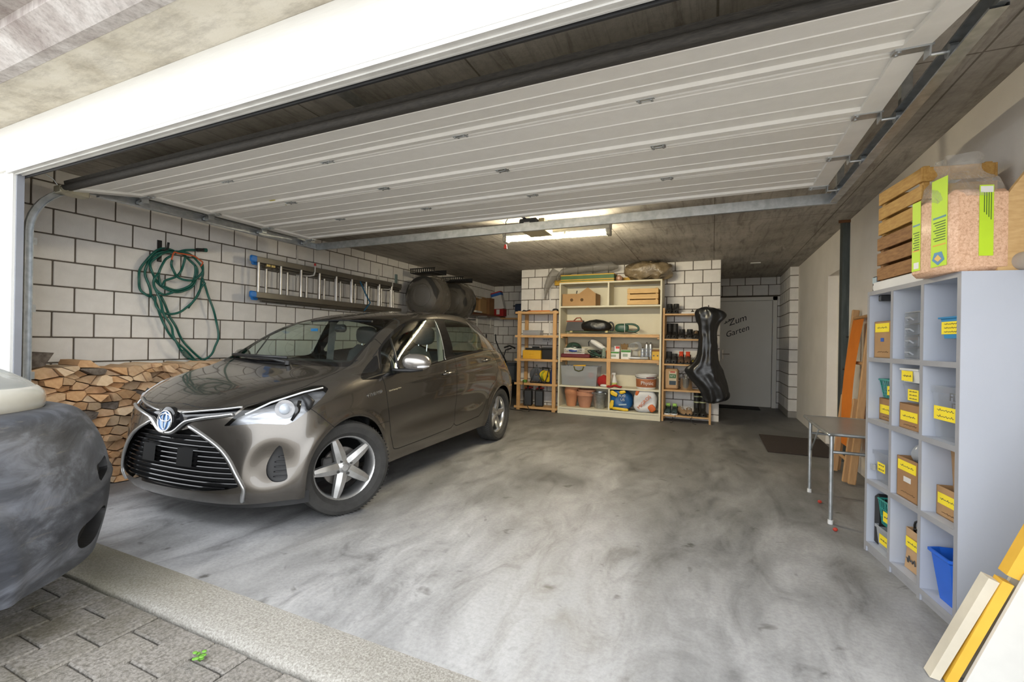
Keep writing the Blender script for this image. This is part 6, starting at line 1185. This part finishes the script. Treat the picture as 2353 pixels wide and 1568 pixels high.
MB().bx(LD-.006,LD,t_,LW-t_,.03,LH-t_).build('back_panel', m_gside, gs)
SZ = [.055, .41, .755, 1.10]
for c in range(3):
    y0 = YC[c]+(t_ if c == 0 else t_/2); y1 = YC[c+1]-(t_ if c == 2 else t_/2)
    for k, z in enumerate(SZ):
        MB().bx(.002,LD-.007,y0,y1,z-.024,z).build('shelf_board', m_gside, gs); MB().bx(0,.002,y0,y1,z-.024,z).build('edging', m_gedge, gs)
    MB().bx(.01,.03,y0,y1,0,.031).build('plinth', m_gedge, gs)
YN, YM, YF = .158, .412, .664           # middles of near, mid and far columns
m_ink2 = plain('dark_blue_ink', (.02,.025,.06), .6)
def place(name, lab, cat, x, y, z, rz=0): return T(name, lab, cat, L8(x, y, z), A8+rz)
def note(par, x, y0, y1, z0, z1, lines=1, tilt=0):
    o = MB().bx(x-.0012,x,y0,y1,z0,z1).build('yellow_label', m_note, par)
    for k in range(lines): scribble(o, m_ink2, y0+(y1-y0)*.12, y0+(y1-y0)*.85, x-.0016, z1-(z1-z0)*(k+.6)/(lines+.2), 16, (z1-z0)*.12/max(1,lines*.6), 'y')
    return o
def gcarton(lab, x, y, z, d, lines=1, dark=False, rz=0, opened=True, note_z=.5, nm='storage_carton', nt_=True):
    t = place(nm, lab, 'box', x+d[0]/2, y, z, rz); a, b, h = d; m_ = m_card2b if dark else m_cardb; w_ = .004
    MB().bx(-a/2,a/2,-b/2,-b/2+w_,0,h).bx(-a/2,a/2,b/2-w_,b/2,0,h).bx(-a/2,-a/2+w_,-b/2,b/2,0,h).bx(a/2-w_,a/2,-b/2,b/2,0,h).bx(-a/2,a/2,-b/2,b/2,0,w_).build('box_body', m_, t)
    if not opened: MB().bx(-a/2,a/2,-b/2,b/2,h-.003,h).build('lid', m_, t)
    if nt_: note(t, -a/2-.0005, -b/2+.012, b/2-.012, h*note_z-.024, h*note_z+.024, lines)
    scribble(t, plain('brown_print', (.10,.05,.02), .8), -b/2+.02, b/2-.04, -a/2-.001, h*.16, 12, .004, 'y', 'print')
    return t
m_cardb = M('shelf_cardboard', (.40,.24,.115), .85, c2=(.34,.195,.085), sc=5); m_card2b = M('shelf_cardboard_dark', (.34,.19,.085), .85, c2=(.28,.15,.065), sc=5)
def clearbox(lab, x, y, z, d, name='clear_tub', top=1.06, mat=None):
    t = place(name, lab, 'tub', x+d[0]/2, y, z); a, b, h = d
    G = [[(p*s_, q*s_, zz) for p, q in ((-a/2,-b/2),(a/2,-b/2),(a/2,b/2),(-a/2,b/2))] for zz, s_ in ((.002,.90),(h*.85,1.0),(h*.87,top),(h,top))]
    g = MB().grid(G, True); g.add([(p*.9, q*.9, .002) for p, q in ((-a/2,-b/2),(a/2,-b/2),(a/2,b/2),(-a/2,b/2))], [(3,2,1,0)]); g.build('tub_body', mat or m_clear, t); return t
def basket(lab, x, y, z, d, mat, name='plastic_basket'):
    t = place(name, lab, 'basket', x+d[0]/2, y, z); a, b, h = d
    def ring(s_, zz, r_): return MB().tube([(p*s_, q*s_, zz) for p, q in ((-a/2,-b/2),(a/2,-b/2),(a/2,b/2),(-a/2,b/2))], r_, 6, True)
    MB().bx(-a*.42,a*.42,-b*.42,b*.42,.0,.004).build('basket_base', mat, t)
    for s_, zz in ((.87,.02),(.91,h*.35),(.95,h*.65)): ring(s_, zz, .0028).build('band', mat, t)
    ring(1.03, h, .0055).build('rim', mat, t)
    for k in range(9):
        f_ = -.48+k*.12
        for sx in (-1,1): MB().tube([(sx*a*.43,b*f_*.87,.004),(sx*a*.515,b*f_*1.0,h)], .0025, 4).build('rib', mat, t)
        for sy in (-1,1): MB().tube([(a*f_*.87,sy*b*.43,.004),(a*f_*1.0,sy*b*.515,h)], .0025, 4).build('rib', mat, t)
    return t
e_ = .0006
# far column, top to bottom
gcarton('brown carton with a blue square in the far top compartment', .02, YF, SZ[3]+e_, (.20,.17,.20), note_z=.82, opened=False)
MB().bx(-.1025,-.1015,-.02,.012,.088,.108).build('blue_square', plain('blue_tape', (.02,.10,.42), .6), bpy.data.objects[[o.name for o in bpy.data.objects if o.name.startswith('storage_carton')][-1]])
pbg = MB().sph((0,0,.066), (.06,.07,.066), 22, 14, .9).wob(.012, 16, 2, .002); tag(pbg.build('clear_bag', M('milky_plastic_bag', (.62,.60,.57), .3, c2=(.52,.47,.42), sc=14, coat=.4), smooth=True, loc=L8(.13,YF,SZ[3]+.2025)), 'milky plastic bag lying on the blue square carton', 'bag')
hg = place('metal_bracket', 'black metal hinge bracket under the far top corner of the unit', 'bracket', .06, YF+.06, LH-t_-.035); MB().bx(-.03,.03,-.012,.012,0,.034,.003).cyl((-.02,-.012,.008),(-.02,.012,.008),.008,n=8).build('plate', m_dark, hg)
bk1 = basket('teal basket on the lower carton in the far column', .05, YF, SZ[2]+.1225, (.18,.17,.10), plain('teal_plastic', (.03,.26,.22), .45)); note(bk1, -.088, -.06, .01, .02, .07, 1); simple('yellow_tin', 'yellow round tin in the teal basket of the far column', 'tin', L8(.11,YF-.02,SZ[2]+.13), (.09,.10,.11), M('tin_yellow', (.78,.58,.04), .5), .02, A8); simple('brown_folder', 'brown card folder sticking out of the teal basket', 'folder', L8(.15,YF+.055,SZ[2]+.13), (.12,.02,.10), m_cardb, .002, A8)
gcarton('dark brown carton under the teal basket of the far column', .05, YF, SZ[2]+e_, (.20,.18,.12), dark=True, opened=False)
t3 = clearbox('clear tub of pliers and cords in the far column', .03, YF, SZ[1]+e_, (.22,.18,.17)); note(t3, -.106, -.02, .06, .06, .11, 2)
MB().tube([(-.03,.05,.15),(.03,.02,.17),(.09,-.01,.165)], [.02,.024,.016], 8).build('drill_handle', m_black, t3, smooth=True); MB().sph((-.02,-.045,.165), (.045,.03,.028), 12, 8).build('orange_grip', plain('grip_orange', (.75,.28,.02), .5), t3, smooth=True); MB().sph((0,.0,.125), (.07,.06,.03), 14, 8).build('blue_cord', M('royal_blue', (.02,.06,.30), .5), t3, smooth=True); MB().tube([(-.07,-.06,.02),(-.06,-.065,.15)], .016, 8).build('pink_tool', plain('salmon_pink', (.70,.18,.16), .5), t3, smooth=True); MB().bx(-.13,-.118,.05,.09,.06,.09,.002).build('clip', m_frost, t3)
bc = place('black_case', 'slim black case upright in the far bottom compartment', 'case', .15, YF+.075, SZ[0]+e_); MB().box((0,0,.14),(.24,.035,.28),.015).build('body', m_black, bc, smooth=30)
cb4 = clearbox('clear tub with green lid at the far column bottom', .03, YF-.02, SZ[0]+e_, (.20,.15,.12), mat=m_frost); note(cb4, -.100, -.05, .04, .03, .08, 1)
bk4 = basket('teal basket stacked on the tub at the far column bottom', .04, YF-.02, SZ[0]+.1225, (.18,.15,.14), MATS['teal_plastic']); note(bk4, -.088, -.05, .03, .03, .085, 1)
# middle column
du = place('drawer_unit', 'small clear four-drawer unit in the middle top compartment', 'drawer unit', .125, YM, SZ[3]+e_)
MB().bx(-.09,.09,-.065,.065,.232,.236).bx(-.09,.09,-.065,.065,0,.004).bx(.086,.09,-.065,.065,.004,.232).build('frame', m_frost, du)
for sy in (-1,1): MB().bx(-.09,.086,sy*.065-.002,sy*.065+.002,.004,.232).build('side', m_frost, du)
for k in range(4):
    d_ = MB().bx(-.094,.08,-.061,.061,.006+k*.057,.058+k*.057,.003).build('drawer', m_clear, du); MB().tube([(-.095,-.025,.022+k*.057),(-.108,-.018,.034+k*.057),(-.108,.018,.034+k*.057),(-.095,.025,.022+k*.057)], .004, 6).build('pull', m_frost, d_)
    MB().bx(-.088,.086,-.063,.063,.0595+k*.057,.0610+k*.057).build('runner', m_galv, du)
sp_ = place('spool', 'yellow and white spool on top of the drawer unit', 'spool', .115, YM-.02, SZ[3]+.238); MB().lathe([(0,0),(.045,0),(.048,.008),(.02,.014),(0,.014)], 20).build('foot', m_wht, sp_, smooth=40); MB().lathe([(0,-.01),(.045,-.01),(.045,.01),(0,.01)], 24, (0,0,.058), axis=0).build('disc', M('pale_yellow_disc', (.70,.68,.25), .5), sp_, smooth=40)
gcarton('brown carton with a label in the middle column, second row', .025, YM-.005, SZ[2]+e_, (.20,.17,.125), opened=False, dark=True)
cl2 = clearbox('clear lidded tub with a yellow label in the middle column', .035, YM-.005, SZ[2]+.1275, (.17,.13,.10)); note(cl2, -.086, -.06, .03, .015, .07, 3)
cl3 = clearbox('white tub on top of the clear lidded tub', .025, YM-.005, SZ[2]+.2295, (.18,.15,.07), mat=M('white_tub', (.72,.72,.70), .4)); note(cl3, -.092, -.03, .065, .008, .058, 1)
h3 = gcarton('brown carton with a hand hole in the middle column, third row', .02, YM-.005, SZ[1]+e_, (.22,.18,.20), note_z=.80, dark=True); MB().bx(-.1125,-.1105,-.035,.025,.085,.110).build('hand_hole', plain('pale_inner_paper', (.62,.60,.58), .8), h3)
rc = MB().sph((0,0,.05), (.05,.05,.05), 14, 10).wob(.01, 18, 3); tag(rc.build('crumpled_film', m_frost, smooth=True, loc=L8(.10,YM+.01,SZ[1]+.17)), 'crumpled clear film in the hand hole carton', 'film'); simple('white_bottle', 'white bottle standing in the hand hole carton', 'bottle', L8(.12,YM-.07,SZ[1]+.006), (.05,.045,.27), m_wht, .014, A8)
pbg = place('paper_bag', 'brown paper bag with cables in the middle column bottom', 'bag', .13, YM-.01, SZ[0]+e_); G = [[(p, q, zz) for p, q in ((-.08,-.07),(.08,-.07),(.08,.07),(-.08,.07))] for zz in (.0,.1,.17,.205)]; b = MB().grid(G, True); b.add([(-.08,-.07,0),(.08,-.07,0),(.08,.07,0),(-.08,.07,0)], [(3,2,1,0)]); b.wob(.008, 12, 3, .0).build('bag_body', M('kraft_paper', (.48,.31,.17)), pbg); note(pbg, -.088, -.055, .05, .115, .165, 1)
scribble(pbg, m_dark, -.03, .045, -.088, .055, 10, .02, 'y', 'print', .003)
MB().box((.02,-.02,.19),(.06,.05,.17),.004).build('orange_box', plain('orange_carton', (.72,.30,.03), .6), pbg); MB().tube(spline([(-.05,.05,.16),(-.06,.03,.24),(-.04,-.03,.25),(-.03,-.06,.20),(-.06,-.02,.215),(-.06,.04,.20)],4), .005, 6).build('black_cable', m_black, pbg, smooth=True); MB().box((-.03,.05,.19),(.03,.012,.16),.002,(.2,0,0)).build('white_strip', m_wht, pbg)
# near column
bb1 = place('blue_bin', 'blue plastic bin with a yellow label hung on the near side panel', 'bin', .10, t_+.0705, SZ[3]+.10); MB().prism([(-.068,.0),(-.070,.085),(.07,.085),(.045,.0)], -.08, .08, axis=0).build('body', plain('cyan_blue_plastic', (.02,.22,.45), .4), bb1); MB().bx(-.088,.088,-.0695,.078,.085,.093,.002).build('rim', MATS['cyan_blue_plastic'], bb1); note(bb1, -.0806, -.066, .062, .018, .072, 3)
jr = clearbox('clear jar of sealant with a long yellow label in the near column', .03, YN-.012, SZ[2]+e_, (.17,.17,.235), name='clear_jar'); note(jr, -.083, -.078, .078, .085, .145, 2); MB().lathe([(0,.01),(.045,.01),(.047,.20),(0,.20)], 20, (0,-.01,0)).build('inner_tin', M('pale_blue_tin', (.45,.52,.62), .4), jr, smooth=40)
text('FIX', .05, m_dark, jr, (-.0475,.005,.185), (PI/2,0,-PI/2), ext=.0005); text('IT', .05, m_dark, jr, (-.0475,.005,.142), (PI/2,0,-PI/2), ext=.0005)
ct = place('caulk_tube', 'white and yellow caulk nozzle standing on the clear jar', 'nozzle', .125, YN-.03, SZ[2]+.238); MB().lathe([(0,0),(.05,0),(.052,.008),(.020,.014),(.014,.05),(0,.05)], 18).build('base', m_wht, ct, smooth=40); MB().cyl((0,0,.012),(0,0,.055),.014,.010).build('cone', m_wht, ct, smooth=40); MB().cyl((0,0,.055),(0,0,.080),.010,.007).build('tip', m_yel, ct, smooth=40)
gcarton('brown carton with a small label in the near column, third row', .05, YN, SZ[1]+e_, (.18,.15,.13), note_z=.6)
crd = place('curled_cardboard', 'curled sheet of brown cardboard standing in the near column', 'cardboard', .17, YN-.02, SZ[1]+.006); MB().grid([[(-.02+.07*math.cos(a), .02+.10*math.sin(a)*f_, z) for a in [PI*(.3+.9*k/12) for k in range(13)]] for z, f_ in ((0,.6),(.15,.75),(.26,1.0),(.30,1.15))]).build('sheet', m_cardb, crd, smooth=True)
bcs = place('black_case', 'rounded black case at the near side panel of the unit', 'case', .10, t_+.030, SZ[1]+e_); MB().box((0,0,.13),(.15,.05,.26),.022).build('body', m_black, bcs, smooth=30)
bbk = place('blue_basket', 'bright blue plastic basket in the near bottom compartment', 'basket', .11, YN-.03, SZ[0]+e_); m_bb = plain('bright_blue_plastic', (.015,.12,.60), .4)
G = [[(p*s_, q*s_, zz) for p, q in ((-.10,-.065),(-.06,-.08),(.10,-.08),(.10,.08),(-.06,.08),(-.10,.065))] for zz, s_ in ((.0,.72),(.06,.8),(.19,.97),(.20,1.08),(.212,1.08),(.212,1.0),(.19,.93),(.01,.70))]; b = MB().grid(G, True); b.add([(p*.72, q*.72, .0) for p, q in ((-.10,-.065),(-.06,-.08),(.10,-.08),(.10,.08),(-.06,.08),(-.10,.065))], [(5,4,3,2,1,0)]); b.build('body', m_bb, bbk)
for k in range(3): MB().sph((-.02+.04*k,.01*(k-1),.16), (.03,.03,.02), 10, 8).build('content', (m_red, m_wht, m_dark)[k], bbk, smooth=True)
# on top of the unit
m_crate_a = M('yellowed_crate_wood', (.56,.33,.09), .65, c2=(.42,.22,.05), sc=6, st=(3,14,14), bp=.2, bs=30); m_crate_b = M('brown_crate_wood', (.36,.185,.065), .7, c2=(.22,.10,.035), sc=6, st=(3,14,14), bp=.25, bs=30)
wb_ = place('white_slab', 'flat white slab under the wooden crates on the grey unit', 'slab', .165, .53, LH+e_); MB().bx(-.15,.15,-.24,.23,0,.05,.003).build('body', m_wht, wb_)
cr1 = crate('fruit_crate', 'brown slatted wooden crate, lower of the two on the grey unit', L8(.165,.535,LH+.0515), (.40,.29,.25), 3, m_crate_b, A8+PI/2); cr2 = crate('fruit_crate', 'yellowish slatted wooden crate, upper of the two on the grey unit', L8(.165,.525,LH+.3025), (.40,.29,.25), 3, m_crate_a, A8+PI/2)
sv = place('wood_shavings_bag', 'clear bag of wood shavings with lime green printed strips', 'bag', .055, .125, LH+e_, .12)
def shavings():
    m, nt, b = nodes_of('packed_wood_shavings'); v = coords(nt); a = noise_tex(nt, v, 90, 4, .8, .5); c = ramp(nt, a, [(.3,(.44,.235,.13)), (.5,(.68,.42,.27)), (.7,(.80,.56,.40))]); nt.links.new(c, b.inputs['Base Color']); b.inputs['Roughness'].default_value = .6; b.inputs['Coat Weight'].default_value = .03; b.inputs['Coat Roughness'].default_value = .12; bump(nt, b, a, .5, .004); return m
BW, BD, BH = .105, .125, .335
b = MB().box((0,0,BH/2), (2*BW,2*BD,BH), .018); b.build('shavings', shavings(), sv, smooth=40)
m_lime = plain('lime_green_print', (.50,.72,.02), .55); m_txt = plain('dark_green_text', (.05,.12,.02), .6)
def strip_front(y0, y1, z0, z1):   # on the -x face
    return MB().bx(-BW-.0025,-BW-.001,y0,y1,z0,z1).build('green_strip', m_lime, sv)
s1_ = strip_front(.055,.105,.03,.34); s2_ = strip_front(-.095,-.01,.03,.40); s3_ = MB().bx(-.015,.035,-BD-.0025,-BD-.001,.06,.345).build('green_strip', m_lime, sv)
for k in range(8): MB().bx(-BW-.0030,-BW-.0026,-.088,-.022-(k % 3)*.008,.215-k*.011,.219-k*.011).build('print_line', m_txt, s2_); MB().bx(-BW-.0030,-BW-.0026,.060,.098-(k % 2)*.008,.20-k*.011,.204-k*.011).build('print_line', m_txt, s1_)
for k in range(4): MB().bx(.0+k*.008,.003+k*.008,-BD-.0030,-BD-.0026,.235-.01*k,.32).build('print_line', m_txt, s3_)
for y0, y1, st_ in ((-.09,-.02,s2_),(.058,.10,s1_)): MB().bx(-BW-.0031,-BW-.0026,y0,y1,.232,.240).build('blue_line', plain('teal_print', (.05,.22,.28), .5), st_); MB().bx(-BW-.0031,-BW-.0026,y0,y1,.118,.123).build('orange_line', plain('orange_print', (.75,.35,.02), .5), st_)
MB().bx(-BW-.0032,-BW-.0026,.062,.092,.04,.068).build('barcode', m_wht, s1_); MB().bx(-.012,.032,-BD-.0032,-BD-.0026,.315,.34).build('barcode', m_wht, s3_)
hx = MB().prism([(-.085,.055),(-.05,.035),(-.018,.06),(-.03,.09),(-.07,.09)], -BW-.0034, -BW-.0026, axis=0).build('picture', plain('picture_blue', (.04,.22,.42), .5), s2_); MB().prism([(-.07,.06),(-.05,.05),(-.03,.065),(-.05,.08)], -BW-.0038, -BW-.0033, axis=0).build('picture_orange', plain('picture_orange', (.75,.45,.08), .5), s2_)
G = []
for z, sx, sy, tw in ((.30,1.02,1.02,0),(.345,1.0,.98,.05),(.385,.85,.75,.1),(.42,.62,.5,.2),(.445,.55,.42,.3),(.475,.62,.50,.3),(.50,.66,.52,.25)):
    G.append([(BW*sx*math.copysign(abs(math.cos(a))**.6,math.cos(a))*(1+.10*math.sin(5*a+z*30)), BD*sy*math.copysign(abs(math.sin(a))**.6,math.sin(a))*(1+.10*math.cos(4*a+z*25)), z) for a in [2*PI*k/48 for k in range(48)]])
G = [[tuple(p) for p in r_] for r_ in np.array([spline([G[i][j] for i in range(len(G))], 4) for j in range(48)]).transpose(1,0,2)]
MB().grid(G, True).wob(.014, 16, 6).build('bag_neck', glass('thin_clear_film', (.93,.93,.92), .04, 1.4, .12, (.75,.72,.68), .7, 18), sv, smooth=True)
ob = place('wooden_panel', 'slanted wooden panel standing at the near end of the grey unit', 'panel', 0, .0, LH+e_); MB().prism([(0,.125),(.22,.12),(.30,.15),(.62,.36),(.62,.52),(0,.52)][::1], .012, .030, axis=1).build('sheet', M('oak_veneer', (.60,.39,.175), .5, c2=(.50,.31,.125), sc=4, st=(6,6,22), bp=.1, bs=30), ob)
ct_ = place('cardboard_tube', 'short grey cardboard tube lying beside the shavings bag', 'tube', .225, -.02 + .03, LH+.036); ct_.location = L8(.205,-.0,LH+.0365)
MB().lathe([(.030,-.10),(.036,-.10),(.036,.10),(.030,.10),(.030,-.10)], 28, axis=1).build('tube_wall', M('grey_card', (.42,.36,.30), .8), ct_, smooth=40)
mt = place('multimeter', 'small black multimeter standing at the far top corner', 'meter', .03, .752, LH+e_); MB().bx(-.012,.012,-.028,.028,0,.085,.006).build('case', m_black, mt, smooth=30); MB().bx(-.0135,-.012,-.022,.022,.045,.078).build('screen', plain('lcd_grey_blue', (.42,.52,.56), .3), mt); MB().lathe([(.010,-.0135),(.017,-.0135),(.017,-.012)], 18, (0,0,.022), axis=0).build('dial', m_wht, mt)
# folding aluminium table
tbl = T('camping_table', 'small folding aluminium table with a grey top beside the shelving', 'table', (.69,3.50,0))
MB().bx(0,.50,0,.80,.588,.598).build('table_top', M('grey_table_sheet', (.32,.315,.305), .32, .4, c2=(.28,.27,.26), sc=4), tbl)
rim_ = [(.05,.0),(.0,.05),(0,.75),(.05,.80),(.45,.80),(.5,.75),(.5,.05),(.45,0)]
MB().tube([(x, y, .592) for x, y in spline(rim_, 4, True)], .011, 8, True).build('rim', m_galv, tbl, smooth=True)
for x, y in ((.03,.05),(.03,.75),(.47,.05),(.47,.75)):
    l_ = MB().cyl((x,y,.02),(x,y,.582),.0125).build('leg', m_galv, tbl, smooth=40); MB().cyl((x,y,0),(x,y,.028),.0155).build('foot_cap', m_wht, l_, smooth=40)
for y in (.05,.75): MB().cyl((.03,y,.47),(.47,y,.47),.010).build('cross_tube', m_galv, tbl, smooth=40)
for y0, y1 in ((.05,.26),(.75,.54)): MB().tube([(.035,y0,.33),(.06,y1,.578)], .006, 6).build('stay', m_galv, tbl, smooth=True)
# deck chair folded against the wall
dc = T('deck_chair', 'folded wooden deck chair with orange canvas leaning on the right wall', 'deck chair', (0,0,0))
m_dwood = M('beech_wood', (.56,.33,.155), .5, c2=(.48,.27,.115), sc=5, st=(12,12,2))
def bar(p, q, w_, d, name, mat, par=dc):
    a, b = Vector(p), Vector(q); L_ = (b-a).length; m = MB().box((0,0,L_/2), (d, w_, L_), .006); o = m.build(name, mat, par, smooth=30); o.location = a; o.rotation_euler = (b-a).to_track_quat('Z', 'Y').to_euler(); return o
for y in (5.10,4.60): bar((1.075,y,.0+.012),(1.205,y,1.50), .055, .03, 'side_rail', m_dwood)
for y in (5.04,4.66): bar((1.045,y,.012),(1.115,y,.72), .05, .028, 'inner_rail', m_dwood)
for x, z in ((1.195,1.42),(1.15,1.02),(1.085,.17)): MB().cyl((x,4.60,z),(x,5.10,z),.014).build('cross_bar', m_dwood, dc, smooth=40)
MB().grid([[(1.165-.075*t-.05*math.sin(PI*t)*.6, y, 1.40-1.12*t) for y in np.linspace(4.69,5.015,8)] for t in np.linspace(0,1,14)]).build('canvas', M('orange_canvas', (.72,.205,.012), .85, c2=(.66,.18,.01), sc=8), dc, smooth=True)
for z in (.45,.95,1.25): MB().cyl((1.03+.09*z+.0,5.13,z),(1.03+.09*z+.05,5.13,z),.010,n=8).build('bolt', m_dark, dc)
# boards leaning at the entrance corner
m_bw = plain('white_coated_board', (.68,.665,.625), .5); m_by = M('yellow_board_edge', (.72,.42,.045), .6, c2=(.66,.37,.035), sc=9); m_bc = M('cream_board_edge', (.62,.56,.445), .7)
def slat(x0, z0, x1, z1, w_, y0, y1, name, lab, mat):
    d = Vector((x1-x0, 0, z1-z0)).normalized(); n_ = Vector((d.z, 0, -d.x)); c = [(z0,x0),(z1,x1),(z1+n_.z*w_,x1+n_.x*w_),(max(z0+n_.z*w_,0.0),x0+n_.x*w_)]
    return tag(MB().prism(c, y0, y1, axis=1).build(name, mat), lab, 'board')
slat(.712,.004,.862,.385,.030,2.05,2.10,'cream_batten','short cream batten, outermost of the boards at the right entrance corner',m_bc)
slat(.752,.004,.895,.385,.030,2.045,2.095,'yellow_batten','short yellow edged batten beside the cream one at the right corner',m_by)
slat(.906,.405,1.225,1.24,.034,2.05,2.10,'yellow_rail','long yellow rail rising past the battens at the right corner',m_by)
tag(MB().prism([(0,.79),(.42,.945),(.47,1.02),(.47,1.235),(0,1.235)], 2.03, 2.044, axis=1).build('white_board', m_bw), 'white coated board standing below the yellow rail at the right edge', 'board')
tag(MB().prism([(.0,.80),(.40,.95),(1.20,1.235),(0,1.235)], 2.105, 2.118, axis=1).build('back_board', m_bc), 'cream panel behind the white board in the right corner', 'panel')
# small things on the ground
cl_ = T('clover', 'small clover sprouting between the pavers', 'weed', (-1.69,1.055,-.03))
for k in range(9):
    a = k*.7; x, y, z = .024*math.cos(a)*(.4+.1*k), .014*math.sin(a), .014+.008*(k % 3); MB().tube([(0,0,0),(x*.6,y*.6,z*.7),(x,y,z)], .0012, 4).build('stem', plain('stem_green', (.10,.22,.03), .7), cl_); MB().sph((x,y,z), (.010,.008,.0025), 8, 5).build('leaf', plain('clover_green', (.16,.38,.05), .6), cl_, smooth=True)
for x, y, lab in ((.74,3.98,'far'),(.72,3.42,'near')): tag(MB().sph((x,y,.012),(.014,.010,.012),8,6).build('red_scrap', plain('red_scrap', (.45,.04,.02), .7)), 'tiny red scrap on the floor by the %s table leg' % lab, 'scrap')
tag(MB().bx(.52,.66,7.88,7.94,ZC-.012,ZC-.001,.002).build('ceiling_plate', m_wht), 'small white plate on the ceiling before the garden door', 'plate')
